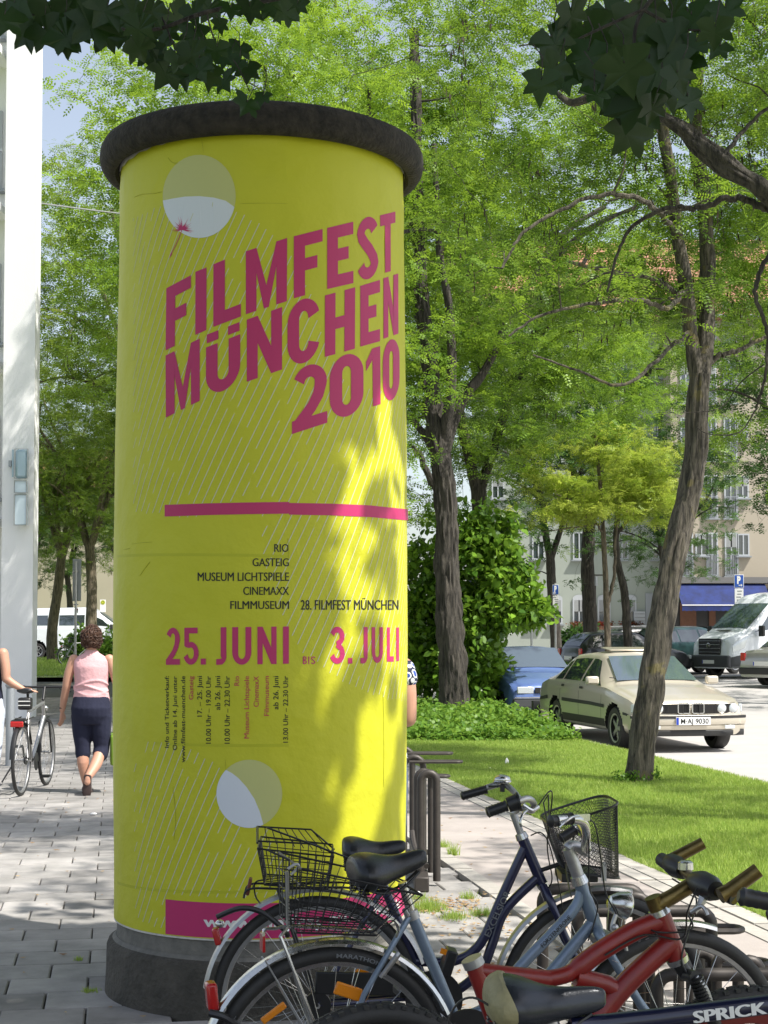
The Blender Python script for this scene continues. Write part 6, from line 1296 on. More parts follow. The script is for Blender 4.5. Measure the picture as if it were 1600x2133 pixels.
K.part('rear_carrier', M['blackplastic'], tubes([([(-.16, s*.06, .73), (.22, s*.06, .75)], .007, 6) for s in (-1, 1)]+[([(-.05, s*.065, .73), (0, s*.075, .345)], .007, 6) for s in (-1, 1)]+[([(-.16, -.06, .73), (-.16, .06, .73)], .008, 6), ([(0, -.06, .735), (0, .06, .735)], .006, 6)]))
K.part('tail_light', M['redlens'], lambda b: b.box((-.185, 0, .70), (.03, .125, .055)), bevel=.008); K.guard(hr, .372, 20, 175, 'blackplastic'); K.guard(hf, .372, 70, 190, 'blackplastic')
K.part('headlight', M['steel'], lambda b: b.ball((1.0, 0, .80), (.035, .03, .03)))
K.part('crank', M['blackplastic'], lambda b: (b.tube([(.42, -.07, .30), (.46, -.08, .15)], .010, 8), b.tube([(.42, .07, .30), (.38, .08, .45)], .010, 8), b.lathe([(0, -.05), (.09, -.05), (.09, -.045), (0, -.045)], 24, (.42, 0, .30), 'y'))); K.part('pedal', M['blackplastic'], lambda b: b.box((.46, -.13, .15), (.09, .09, .025)), bevel=.004); K.part('pedal', M['blackplastic'], lambda b: b.box((.38, .13, .45), (.09, .09, .025)), bevel=.004)
K.part('kickstand', M['blackplastic'], lambda b: b.tube([(.02, .07, .33), (-.1, .16, .14)], .009, 6)); K.part('cassette', M['blackplastic'], lambda b: b.lathe([(0, -.05), (.05, -.05), (.035, -.03), (0, -.03)], 18, hr, 'y'))

kb = dup(K.root); kb.location = (X_(139, 57), 57, G(57)); kb.rotation_euler = (0, 0, R_(35)); tag(kb, 'small parked bicycle leaning in the verge bushes at the foot of the left trunks', 'bicycle')
# ================================================================ CARS
def paint(name, col, metal=.3, rough=.28): return mat(name, col, rough, metal, coat=.7)
M['beige'] = paint('beige_metallic_paint', (.54, .49, .40), .35, .28); M['bluecar'] = paint('blue_car_paint', (.10, .16, .37), .2); M['blackcar'] = paint('black_car_paint', (.014, .016, .018), .3)
M['darkcar'] = paint('anthracite_paint', (.03, .032, .036), .4); M['greencar'] = paint('petrol_green_paint', (.02, .06, .06), .4); M['vanwhite'] = paint('van_white_paint', (.70, .74, .78), 0, .3); M['silvercar'] = paint('silver_paint', (.45, .44, .42), .6)
M['trim'] = mat('black_trim', (.018, .018, .018), .55); M['wellblack'] = mat('wheel_well', (.008, .008, .008), .9); M['lens'] = mat('clear_lens', (.62, .66, .68), .12, .2, coat=1); M['cladding'] = mat('grey_cladding', (.05, .053, .057), .6)
M['plate'] = mat('plate_white', (.75, .75, .74), .4); M['plateblue'] = mat('plate_blue', (.01, .04, .35), .4)
class Car:
    def __init__(s, name, label, cat, pos, ang, T, body, group=None, k=1.0):
        s.T = T; s.root = thing(name, label, cat, pos, ang, group); s.root.scale = (k, k, k); s.body = body; T.setdefault('zb', .24); s.wh = T['wheels']
        xs = T['x']; s.x0, s.x1 = xs; N_ = int((xs[1]-xs[0])/.03); b = MB(); xv = list(np.linspace(xs[0], xs[1], N_+1)); nv = 46; V = []
        for x in xv: V.append([s.S(x, v/nv) for v in range(nv+1)])
        vs = []; wr_ = T.get('wr', .335)+.035
        def well(p):
            for wx in s.wh:
                if math.hypot(p.x-wx, p.z-T.get('wr', .315)) < wr_ and abs(p.y) > .3: return True
            return False
        for row in V:
            for sg in (1,):
                vs.append(row)
        full = []
        for row in V:
            r2 = row+[Vector((p.x, -p.y, p.z)) for p in row[-2:0:-1]]; full.append(r2)
        n = len(full[0]); pts = []; inw = []
        for r2 in full:
            for p in r2:
                w_ = well(p); inw.append(w_); pts.append(Vector((p.x, math.copysign(max(abs(p.y)-.24, .2), p.y), p.z)) if w_ else p)
        fs = []; ms = []
        for i in range(len(full)-1):
            for j in range(n):
                q = (i*n+j, (i+1)*n+j, (i+1)*n+(j+1) % n, i*n+(j+1) % n); fs.append(q); ms.append(1 if all(inw[a] for a in q) or sum(inw[a] for a in q) >= 1 else 0)
        fs += [tuple(range(n)), tuple((len(full)-1)*n+j for j in range(n-1, -1, -1))]; ms += [0, 0]
        b.v = [tuple(p) for p in pts]; b.f = fs; b.m = ms; o = b.build('body', [M[body], M['wellblack']], s.root); bm = bmesh.new(); bm.from_mesh(o.data); bmesh.ops.recalc_face_normals(bm, faces=bm.faces); bm.to_mesh(o.data); bm.free()
        s.bodyo = o
    def z(s, x): return interp(s.T['top'], x)
    def w(s, x): return interp(s.T['w'], x)
    def wt(s, x): return interp(s.T['wt'], x)
    def belt(s, x): return min(interp(s.T['belt'], x), s.z(x)-.015)
    def S(s, x, v):
        zb, w, bz, zt, wt = s.T['zb'], s.w(x), s.belt(x), s.z(x), s.wt(x); rr = min(.05, (zt-bz)*.5)
        K_ = [(0, zb), (w-.10, zb), (w-.03, zb+.04), (w-.005, zb+.16), (w, lerp(zb, bz, .55)), (w-.012, bz-.07), (w-.035, bz), (lerp(w-.035, wt, .5)+.012, lerp(bz, zt-rr, .5)), (wt, zt-rr), (wt-.05, zt-rr*.25), (wt*.6, zt+.012), (0, zt+.022)]
        cum = [0, .06, .10, .18, .34, .46, .50, .64, .78, .83, .92, 1.0]
        return Vector((x, float(np.interp(v, cum, [a for a, _ in K_])), float(np.interp(v, cum, [c for _, c in K_]))))
    def side(s, name, x0, x1, v0, v1, sg, m, off=.006, nx=10, vt0=None, vt1=None):
        """patch on the flank; vt0/vt1 optional (x range at the top)"""
        b = MB()
        def f(u, v):
            xa, xb = lerp(x0, vt0 if vt0 is not None else x0, v), lerp(x1, vt1 if vt1 is not None else x1, v); x = lerp(xa, xb, u); p = s.S(x, lerp(v0, v1, v)); return Vector((p.x, sg*(p.y+off), p.z+.001))
        b.grid(f, nx, 6, flip=(sg < 0)); 
        return b.build(name, M[m] if isinstance(m, str) else m, s.root)
    def screen(s, name, x0, x1, m='screen', f0=.9, f1=.93, off=.007, d=1):
        b = MB()
        def f(u, v):
            x = lerp(x0, x1, u); k = lerp(f0, f1, u); y = (2*v-1)*s.wt(x)*k; dz = s.z(x+.01)-s.z(x-.01); n = Vector((-dz, 0, .02)).normalized(); return Vector((x, y, s.z(x)+.022-.012*(abs(2*v-1)**2)))+n*off
        b.grid(f, 8, 10, flip=(x1 < x0)); return b.build(name, M[m], s.root)
    def wheels(s, R=.315, rim='alu', t=.19, n=5, dep=.015, name='wheel', cap=False):
        proto = None
        for wx in s.wh:
            for sg in (-1, 1):
                y = sg*(s.w(wx)-t/2-.025)
                if proto is None:
                    b = MB(); b.lathe([(R*.64, -t/2+.01), (R*.93, -t/2), (R, -t/2+.03), (R, t/2-.03), (R*.93, t/2), (R*.64, t/2-.01)], 40, (0, 0, 0), 'y'); tyre = b.mesh('tyre', M['rubber'])
                    b = MB(); b.lathe([(R*.66, -t/2+.012), (R*.60, -t/2+.02), (R*.58, -t*.1), (R*.1, -t*.1), (0, -t*.1)], 40, (0, 0, 0), 'y', mi=1); b.lathe([(R*.68, -t/2+.004), (R*.60, -t/2+.012)], 40, (0, 0, 0), 'y', mi=0); b.lathe([(R*.17, -t*.1), (R*.17, -t/2+.03), (0, -t/2+.026)], 20, (0, 0, 0), 'y', mi=0)
                    for k in range(n):
                        a = 2*PI*k/n; q = Matrix.Rotation(-a, 3, 'Y'); b.box(q @ Vector((R*.38, -t/2+.035+dep, 0)), (R*.46, .03, R*(.19 if n <= 6 else .10)), q, mi=0)
                    rim_ = b.mesh('wheel', [M[rim], M['wellblack']]); proto = 1
                o = link(name, rim_, s.root, (wx, y, R)); o2 = link('tyre', tyre, o)
                if sg > 0: o.rotation_euler = (0, 0, PI)
    def box(s, name, c, d, m, bev=.01, rot=None, parent=None):
        b = MB(); b.box(c, d, rot); return b.build(name, M[m], parent or s.root, bevel=bev)
    def plate(s, x, z, text=None, w=.52, h=.11, f=1, y=0):
        p = s.box('number_plate', (x, y, z), (.012, w, h), 'plate', .003); q = s.box('plate_band', (x+f*.0065, y-f*w*.455, z), (.003, w*.07, h*.92), 'plateblue', 0, parent=p)
        if text:
            P, F = text_shape(text, .012); lo = min(a for a, _ in P); hi = max(a for a, _ in P); b = MB()
            b.add([(x+f*.0085, y+f*(-w*.36+(a-lo)/(hi-lo)*w*.80), z-h*.32+c/CAPH*h*.64) for a, c in P], F); b.build('plate_lettering', M['ink'], p, smooth=False)
        return p
SEDAN = dict(x=(-3.86, .80), wheels=(0, -2.76), wr=.315, zb=.25,
    top=[(-3.86, .66), (-3.83, .88), (-3.74, .97), (-3.3, 1.015), (-3.18, 1.03), (-2.72, 1.315), (-2.5, 1.365), (-1.9, 1.395), (-1.35, 1.385), (-1.15, 1.345), (-.42, .955), (-.36, .93), (0, .885), (.45, .80), (.70, .735), (.76, .70), (.79, .62), (.80, .52)],
    w=[(-3.86, .76), (-3.75, .82), (-3.2, .865), (-2, .875), (0, .87), (.4, .855), (.65, .83), (.76, .80), (.80, .77)], wt=[(-3.86, .66), (-3.3, .72), (-3.1, .68), (-2.7, .57), (-1.15, .57), (-.42, .69), (-.3, .74), (.45, .72), (.8, .66)],
    belt=[(-3.86, .60), (-3.7, .86), (-3.2, .94), (-1, .915), (-.35, .885), (0, .83), (.5, .745), (.76, .66), (.80, .5)])
# ---- the beige saloon
h = Vector((.20, -.98)).normalized(); ang = math.atan2(h.y, h.x)
S1 = Car('parked_car', 'beige metallic saloon car with tilted sunroof parked behind the leaning tree', 'car', (4.19, 23.15, -.12), ang, SEDAN, 'beige')
for sg in (-1, 1):
    S1.side('side_window', -.62, -1.52, .525, .755, sg, 'glass', vt0=-1.20); S1.side('side_window', -1.60, -2.42, .525, .755, sg, 'glass'); S1.side('side_window', -2.48, -2.86, .525, .74, sg, 'glass', vt1=-2.66)
    S1.side('side_moulding', .62, .38, .335, .365, sg, 'trim', .008); S1.side('side_moulding', -.38, -2.38, .335, .365, sg, 'trim', .008, nx=20); S1.side('side_moulding', -3.14, -3.7, .335, .365, sg, 'trim', .008); S1.side('sill', -.38, -2.38, .12, .20, sg, 'trim', .004, nx=20)
    for x in (-.52, -1.56, -2.50): S1.side('door_gap', x, x-.010, .13, .49, sg, 'wellblack', .0015, nx=1)
    S1.side('door_handle', -1.38, -1.52, .455, .475, sg, 'trim', .012, nx=3); S1.side('door_handle', -2.28, -2.42, .455, .475, sg, 'trim', .012, nx=3)
    m_ = S1.box('mirror', (-.66, sg*.955, .99), (.10, .20, .125), 'beige', .03)
S1.screen('windscreen', -.46, -1.12, f0=.93, f1=.93); S1.screen('rear_window', -3.13, -2.74, 'glass', .88, .9)
S1.box('sunroof', (-1.62, 0, 1.452), (.46, .80, .018), 'beige', .008, Matrix.Rotation(.085, 3, 'Y')); S1.box('dashboard_paper', (-.62, -.30, 1.045), (.10, .34, .004), 'plate', .0, Matrix.Rotation(.5, 3, 'Y'))
b = MB(); 
def loopx(xf, w0, z): return [Vector((xf-.14*(abs(t)**3.2), t*w0, z)) for t in np.linspace(-1, 1, 25)]
def bump(name, m, xf, w0, z0, z1, dpt):
    b = MB(); L0 = loopx(xf, w0, 0); rings_ = []
    for p in L0: rings_.append([Vector((p.x-dpt, p.y, z0)), Vector((p.x-.01, p.y, z0)), Vector((p.x, p.y, lerp(z0, z1, .25))), Vector((p.x, p.y, lerp(z0, z1, .8))), Vector((p.x-.015, p.y, z1)), Vector((p.x-dpt, p.y, z1))])
    b.loft(rings_); return b.build(name, M[m], S1.root)
bump('front_bumper', 'beige', .885, .865, .40, .535, .16); bump('bumper_strip', 'trim', .895, .868, .49, .53, .05); bump('bumper_apron', 'trim', .860, .85, .24, .335, .12); bump('bumper_lower', 'beige', .868, .855, .33, .405, .14)
rb_ = bump('rear_bumper', 'trim', -4.0+.1, .84, .32, .54, .12); rb_.location = (0, 0, 0)
# grille, kidneys and lamps
S1.box('grille', (.786, .40, .625), (.045, .58, .135), 'wellblack', .004, Matrix.Rotation(.10, 3, 'Z')); S1.box('grille', (.786, -.40, .625), (.045, .58, .135), 'wellblack', .004, Matrix.Rotation(-.10, 3, 'Z'))
for sg in (-1, 1):
    for k in range(7): S1.box('grille_bar', (.812, sg*.25, .575+k*.016), (.008, .24, .004), 'trim', 0)
    kid = MB(); c = Vector((.825, sg*.108, .628)); P = [c+Vector((.004*0, sx*.086*1.0, sz*.068)) for sx, sz in [(-.8, -1), (.8, -1), (1, -.8), (1, .8), (.8, 1), (-.8, 1), (-1, .8), (-1, -.8)]]; kid.tube(P, .012, 6, closed=True); kk = kid.build('kidney_grille', M['steel'], S1.root)
    S1.box('kidney_slats', (.818, sg*.108, .628), (.01, .16, .12), 'wellblack', 0, parent=kk)
    for k in range(7): S1.box('kidney_slat', (.824, sg*.108+(k-3)*.022, .628), (.010, .004, .118), 'trim', 0, parent=kk)
    for yy, rr in ((.475, .064), (.66, .064)):
        b = MB(); b.lathe([(rr, 0), (rr*.98, .022), (rr*.6, .036), (0, .040)], 22, (.795-.10*(yy-.4), sg*yy, .628), 'x'); hl = b.build('headlight', M['lens'], S1.root); b = MB(); b.lathe([(rr*1.0, -.01), (rr*1.12, .018), (rr*1.0, .022)], 22, (.795-.10*(yy-.4), sg*yy, .628), 'x'); b.build('headlight_ring', M['steel'], hl)
    S1.box('indicator', (.70, sg*.795, .628), (.13, .05, .12), 'lens', .01, Matrix.Rotation(-sg*.3, 3, 'Z')); S1.box('fog_light', (.885, sg*.56, .368), (.02, .15, .05), 'lens', .005)
S1.box('emblem', (.80, 0, .728), (.02, .05, .02), 'plateblue', .006); S1.box('hood_gap', (.79, 0, .708), (.008, 1.36, .006), 'wellblack', 0)
S1.plate(.905, .455, 'M\u00b7AJ 9030'); S1.wheels(.315, 'alu', .20, 5)
for yy in (-.3, .25): b = MB(); b.tube([(-.46, yy, .985), (-.56, yy-.42, 1.035)], .006, 6); b.build('wiper', M['trim'], S1.root)
# interior seen through the glass is dark; small toy figures behind the rear side window
# ---- the blue car behind it
HATCH = dict(SEDAN); HATCH['x'] = (-3.2, .74); HATCH['wheels'] = (0, -2.4); HATCH['wr'] = .29
HATCH['top'] = [(-3.2, .60), (-3.17, .90), (-3.0, 1.12), (-2.7, 1.35), (-2.4, 1.40), (-1.3, 1.41), (-1.05, 1.385), (-.42, 1.00), (-.30, .96), (0, .93), (.4, .84), (.62, .76), (.70, .68), (.74, .5)]
HATCH['w'] = [(-3.2, .72), (-2.9, .80), (0, .80), (.5, .78), (.68, .74), (.74, .70)]; HATCH['wt'] = [(-3.2, .6), (-2.7, .55), (-1.05, .55), (-.42, .66), (-.3, .70), (.5, .66), (.74, .58)]; HATCH['belt'] = [(-3.2, .55), (-3.0, .92), (-.35, .92), (0, .86), (.5, .74), (.7, .6), (.74, .48)]
pB = at(1108, 1420, 29.0); h2 = Vector((.16, -.987)); S2 = Car('parked_car', 'small blue car with steel bumper parked behind the beige saloon, half hidden by the shrub', 'car', (pB.x+.20, 28.9, -.10), math.atan2(h2.y, h2.x), HATCH, 'bluecar')
S2.screen('windscreen', -.46, -1.05, f0=.93, f1=.94)
for sg in (-1, 1):
    S2.side('side_window', -.62, -1.50, .525, .755, sg, 'glass', vt0=-1.12); S2.side('side_window', -1.58, -2.5, .525, .755, sg, 'glass'); S2.box('headlight', (.70, sg*.52, .66), (.06, .30, .125), 'lens', .015); S2.box('mirror', (-.60, sg*.86, .99), (.08, .17, .11), 'trim', .02)
S2.box('grille', (.735, 0, .66), (.03, .70, .10), 'trim', .005); S2.box('front_bumper', (.72, 0, .43), (.14, 1.50, .17), 'cladding', .03); S2.plate(.795, .44, None, .46, .10); S2.box('bumper_strip', (.793, 0, .53), (.012, 1.46, .02), 'alu', .003); S2.wheels(.29, 'alu', .17, 8)
b = MB(); b.tube([(-.47, .35, 1.03), (-.52, -.12, 1.045)], .008, 6); b.build('wiper', M['trim'], S2.root); b = MB(); b.tube([(-.5, -.08, 1.03), (-.56, -.5, 1.06)], .008, 6); b.build('wiper', M['trim'], S2.root)
# ---- cars on the far side
def simple(label, T, col, px, d, ang, k=1.0, rear=True, light='redlens', gz=None, group=None, yoff=0):
    c = Car('parked_car', label, 'car', ((px-800)/FPX*d, d, G(d)-.11), ang, dict(T), col, group, k)
    c.screen('windscreen', -.46, -1.10, 'glass'); x0 = c.x0
    for sg in (-1, 1):
        c.side('side_window', -.62, -1.50, .525, .755, sg, 'glass', vt0=-1.15); c.side('side_window', -1.58, -2.42, .525, .755, sg, 'glass'); c.side('side_window', -2.48, -2.9 if T is not HATCH else -2.8, .525, .74, sg, 'glass', vt1=-2.7)
        c.box('headlight', (c.x1-.05, sg*.60, .64), (.08, .28, .12), 'lens', .02); c.box('tail_light', (x0+.02, sg*.66, .80), (.06, .16, .22), 'redlens', .02); c.box('mirror', (-.62, sg*.93, .99), (.09, .17, .12), col, .02)
    c.screen('rear_window', *((-3.13, -2.74) if T is not HATCH else (-3.12, -2.72)), 'glass', .88, .9); c.box('rear_bumper', (x0+.0, 0, .42), (.14, 1.5, .18), 'trim', .03); c.box('front_bumper', (c.x1, 0, .42), (.12, 1.5, .2), 'trim', .03); c.plate(x0-.03 if False else x0-.065, .62, None, f=-1); c.wheels(.31, 'alu', .19, 5); return c
ESTATE = dict(SEDAN); ESTATE['top'] = [(-3.86, .66), (-3.83, .95), (-3.6, 1.30), (-3.35, 1.42), (-2.5, 1.46), (-1.6, 1.47), (-1.15, 1.43), (-.42, .99), (-.36, .97), (0, .93), (.45, .85), (.70, .77), (.76, .72), (.80, .52)]; ESTATE['wt'] = [(-3.86, .60), (-3.4, .57), (-1.15, .58), (-.42, .69), (-.3, .74), (.8, .66)]; ESTATE['belt'] = [(-3.86, .62), (-3.8, .92), (-1, .93), (-.35, .90), (0, .86), (.5, .78), (.76, .68), (.80, .5)]
g2 = 'cars parked on the far side of the street'
e1 = simple('black estate car with a silver roof rail, facing left behind the forked tree', ESTATE, 'blackcar', 1210, 52, R_(180+18), 1.04, group=g2)
e1.side('window_trim', -.6, -3.3, .77, .79, -1, 'alu', .01, nx=12); b = MB(); b.tube([(-1.2, -.52, 1.50), (-2.0, -.53, 1.525), (-3.2, -.52, 1.50)], .014, 6); b.build('roof_rail', M['alu'], e1.root); b = MB(); b.tube([(-1.2, .52, 1.50), (-2.0, .53, 1.525), (-3.2, .52, 1.50)], .014, 6); b.build('roof_rail', M['alu'], e1.root)
simple('dark hatchback with bright red tail light left of the leaning trunk', HATCH, 'darkcar', 1372, 49.5, R_(22), 1.0, group=g2)
simple('petrol green hatchback parked behind the white van', HATCH, 'greencar', 1490, 53, R_(38), 1.10, group=g2)
sv = simple('silver saloon seen from behind at the right edge beside the white van', SEDAN, 'silvercar', 1768, 44.5, R_(38), 1.0, group=g2)
# ---- white delivery van
VAN = dict(x=(-4.6, 1.0), wheels=(0, -3.3), wr=.37, zb=.30, top=[(-4.6, 1.2), (-4.58, 2.50), (-4.4, 2.62), (-1.6, 2.66), (-1.25, 2.60), (-.95, 2.46), (-.80, 2.30), (.20, 1.50), (.32, 1.44), (.75, 1.28), (.92, 1.18), (.98, .95), (1.0, .60)],
    w=[(-4.6, .93), (-4.4, .97), (-1, .98), (0, .97), (.6, .93), (.85, .86), (1.0, .76)], wt=[(-4.6, .80), (-1.2, .80), (-.8, .80), (.2, .84), (.5, .80), (.9, .70), (1.0, .62)], belt=[(-4.6, 1.1), (-4.5, 1.42), (-.5, 1.42), (.2, 1.38), (.5, 1.25), (.9, 1.05), (1.0, .58)])
dV = 49.0; V = Car('delivery_van', 'white high-roof delivery van with black grille parked across the street', 'van', ((1545-800)/FPX*dV-.25, dV+.1, G(dV)-.11), math.atan2(-.52, -.85), VAN, 'vanwhite')
V.screen('windscreen', .16, -.80, f0=.95, f1=.93)
for sg in (-1, 1):
    V.side('side_window', .02, -1.28, .53, .70, sg, 'glass', vt0=-.62, nx=12); V.side('cladding', .95, .46, .04, .30, sg, 'cladding', .012); V.side('cladding', -.46, -2.85, .04, .16, sg, 'cladding', .012); V.side('door_gap', -.46, -.475, .10, .5, sg, 'wellblack', .002, nx=1); V.side('door_gap', -1.42, -1.435, .10, .75, sg, 'wellblack', .002, nx=1)
    V.side('headlight', .86, .45, .37, .485, sg, 'lens', .014, vt1=.25); V.box('mirror', (-.10, sg*1.13, 1.45), (.13, .20, .34), 'trim', .04); V.side('door_handle', -1.22, -1.36, .40, .42, sg, 'trim', .015, nx=3)
V.box('grille', (.985, 0, .97), (.08, .95, .50), 'trim', .02)
for k in range(4): V.box('grille_bar', (1.03, 0, .80+k*.115), (.02, .93, .018), 'steel', .004)
b = MB(); b.lathe([(.085, 0), (.085, .02), (.070, .022)], 24, (1.035, 0, 1.0), 'x'); b.lathe([(.0, .010), (.070, .012)], 24, (1.035, 0, 1.0), 'x', mi=1); em = b.build('emblem', [M['steel'], M['trim']], V.root)
b = MB(); q = .058
for P in [[(-.6, .9), (-.12, -.25), (0, .05), (.12, -.25), (.6, .9)], [(-.95, .3), (-.45, -.85), (0, .02), (.45, -.85), (.95, .3)]]: b.tube([(1.055, x*q, 1.0+z*q) for x, z in P], .006, 5)
b.build('emblem_strokes', M['steel'], em)
V.box('front_bumper', (.98, 0, .52), (.16, 1.70, .36), 'cladding', .05); V.plate(1.07, .50, None); V.box('bonnet_vent', (.40, 0, 1.47), (.10, .6, .01), 'trim', .003, Matrix.Rotation(.3, 3, 'Y')); V.wheels(.36, 'cladding', .22, 8)
# ---- white minibus on the left
BUS = dict(VAN); BUS['top'] = [(-4.6, 1.2), (-4.57, 2.05), (-4.4, 2.20), (-1.2, 2.26), (-.9, 2.20), (-.6, 2.02), (.20, 1.42), (.35, 1.34), (.75, 1.18), (.92, 1.05), (.98, .90), (1.0, .60)]
dN = 70; N1 = Car('minibus', 'white minibus with dark side windows parked across behind the left tree trunks', 'minibus', ((228-800)/FPX*dN+.3, dN, G(dN)-.11), R_(2), BUS, 'vanwhite')
for sg in (-1, 1):
    for x0, x1 in ((-3.95, -2.85), (-2.35, -1.25)): 
        f = N1.side('side_window', x0, x1, .52, .68, sg, 'glass', .012, nx=8)
    N1.side('side_window', -.95, .02, .52, .68, sg, 'glass', .012, vt1=-.45, nx=8); N1.side('tail_light', -4.58, -4.45, .36, .39, sg, 'redlens', .012, nx=2); N1.side('cladding', .95, -4.5, .05, .12, sg, 'cladding', .01, nx=12)
    N1.box('mirror', (-.05, sg*1.08, 1.38), (.13, .18, .3), 'trim', .04)
N1.screen('windscreen', .16, -.62, f0=.95, f1=.93); N1.box('bumper', (.98, 0, .52), (.16, 1.7, .36), 'cladding', .05); N1.wheels(.34, 'alu', .2, 8)
# ================================================================ BUILDINGS
M['render_white'] = mat('white_render', (.78, .78, .78), .9, noise=(1.2, .3, (.70, .71, .72)), bump=(60, .3, .01)); M['render_green'] = mat('pale_green_render', (.30, .33, .29), .92, noise=(.5, .4, (.26, .29, .25)), bump=(20, .3, .01))
M['render_beige'] = mat('beige_render', (.38, .335, .265), .92, noise=(.5, .4, (.33, .29, .23)), bump=(20, .3, .01)); M['winframe'] = mat('white_window_frame', (.40, .42, .44), .5); M['winglass'] = mat('window_glass', (.035, .045, .05), .06, spec=1, ior=1.7, var=.5)
M['curtain'] = mat('curtain', (.26, .27, .27), .9); M['tile'] = mat('clay_tile', (.34, .17, .11), .85, noise=(3, .7, (.25, .12, .08)), var=.2); M['awning'] = mat('blue_awning', (.004, .012, .07), .8, noise=(2, .4, (.02, .05, .28))); M['stone'] = mat('grey_stone_band', (.16, .155, .15), .9)
M['brick'] = mat('brown_brick', (.16, .075, .045), .9, noise=(6, .6, (.10, .05, .03))); M['shopdark'] = mat('shop_interior', (.02, .02, .02), .5); M['zinc'] = mat('zinc', (.30, .32, .34), .5, .5)
def winpart(parent, O, x, y, z, w, h, arch=False, rail=False, blind=0, dep=.12, sill=True):
    """window seen in a facade facing -y; O origin of parent; x centre, z bottom"""
    b = MB(); b.off = O; fw = .07; fy = y-.03
    for cx, cz, dx, dz in [(x-w/2+fw/2, z+h/2, fw, h), (x+w/2-fw/2, z+h/2, fw, h), (x, z+fw/2, w-2*fw, fw), (x, z+h-fw/2, w-2*fw, fw), (x, z+h/2, fw*.8, h-2*fw)]: b.box((cx, fy, cz), (dx, .08, dz))
    if arch: b.add([Vector((x, fy-.04, z+h))]+[Vector((x+w/2*math.cos(a), fy-.04, z+h+w*.30*math.sin(a))) for a in np.linspace(0, PI, 13)], [(0, i+2, i+1) for i in range(12)])
    f = b.build('window', M['winframe'], parent, smooth=False)
    b = MB(); b.off = O; b.box((x, y-.005, z+h/2), (w-.02, .02, h-.02)); b.build('pane', M['winglass'], f, smooth=False)
    if blind: b = MB(); b.off = O; b.box((x, y-.055, z+h-fw-blind*h/2), (w-2*fw, .03, blind*h)); b.build('blind', M['curtain'], f, smooth=False)
    if sill: b = MB(); b.off = O; b.box((x, y-.10, z-.04), (w+.16, .22, .06)); b.build('sill', M['zinc'], f, smooth=False)
    if rail:
        b = MB(); b.off = O; n = 9
        for k in range(n): b.box((x-w/2+w*k/(n-1), y-.16, z+.5), (.02, .02, .96))
        b.box((x, y-.16, z+1.0), (w+.05, .03, .04)); b.box((x, y-.16, z+.05), (w+.05, .03, .03)); b.build('railing', M['zinc'], f, smooth=False)
    return f
def facade(name, label, x0, x1, y, z0, z1, dep, m, roofx=True, ridge=5.0):
    O = Vector(((x0+x1)/2, y, z0)); root = thing(name, label, 'building', O); b = MB(); b.off = O; b.box(((x0+x1)/2, y+dep/2, (z0+z1)/2), (x1-x0, dep, z1-z0)); b.build('wall', M[m], root, smooth=False)
    if roofx:
        b = MB(); b.off = O; e = .5; yr = y+dep*.5
        b.add([(x0-e, y-e, z1), (x1+e, y-e, z1), (x1+e, yr, z1+ridge), (x0-e, yr, z1+ridge), (x0-e, y+dep+e, z1), (x1+e, y+dep+e, z1), (x0-e, y-e, z1-.15), (x1+e, y-e, z1-.15), (x1+e, y+dep+e, z1-.15), (x0-e, y+dep+e, z1-.15)], [(0, 1, 2, 3), (3, 2, 5, 4), (0, 3, 4), (1, 5, 2), (6, 7, 1, 0), (7, 8, 5, 1), (8, 9, 4, 5), (9, 6, 0, 4), (6, 9, 8, 7)])
        rf = b.build('roof', M['tile'], root, smooth=False)
        # tile courses: small raised rows
        b = MB(); b.off = O; n = 26
        for k in range(n):
            v0, v1 = k/n, (k+1)/n; ya, za = lerp(y-e, yr, v0), lerp(z1, z1+ridge, v0); yb, zb = lerp(y-e, yr, v1), lerp(z1, z1+ridge, v1)
            b.add([(x0-e, ya-.02, za+.09), (x1+e, ya-.02, za+.09), (x1+e, yb, zb+.02), (x0-e, yb, zb+.02), (x0-e, ya-.02, za), (x1+e, ya-.02, za)], [(0, 1, 2, 3), (4, 5, 1, 0)])
        b.build('tile_courses', M['tile'], rf, smooth=False, kind='stuff'); b = MB(); b.off = O; b.box(((x0+x1)/2, y-e-.06, z1-.05), (x1-x0+1, .14, .12)); b.build('gutter', M['zinc'], root)
    return root, O
X = lambda px, d: (px-800)/FPX*d
def Zp(py, d): return EYE-(py-HZ)/FPX*d*1.0
d1 = 76.0; z0 = G(d1)-.2
g1b, O1 = facade('apartment_building', 'long pale green rendered house with arched ground-floor windows behind the parking sign', X(1010, d1), X(1398, d1), d1, z0, 17.2, 11, 'render_green', ridge=4.8)
def zz(py, d): return at(800, py, d).z
for px in (1116, 1158, 1206, 1258, 1312): winpart(g1b, O1, X(px, d1), d1, zz(1300, d1), (.62), zz(1247, d1)-zz(1300, d1), arch=True, blind=.45)
for fl in range(1, 5):
    for px in (1038, 1122, 1207, 1296, 1372): winpart(g1b, O1, X(px, d1), d1, zz(1166, d1)+(fl-1)*2.95, .62, zz(1108, d1)-zz(1166, d1), blind=random.choice((0, .3, .3, .5)))
b = MB(); b.off = O1; b.box((X(1366, d1), d1-.03, zz(1285, d1)), (1.0, .08, 2.3)); b.build('door', M['zinc'], g1b); b = MB(); b.off = O1; b.box((X(1331, d1), d1-.10, zz(1293, d1)), (.55, .2, .9)); mb_ = b.build('letterbox_panel', M['winframe'], g1b)
for k in range(5): b = MB(); b.off = O1; b.box((X(1331, d1), d1-.205, zz(1293, d1)-.35+k*.17), (.5, .02, .02)); b.build('letterbox_slot', M['stone'], mb_)
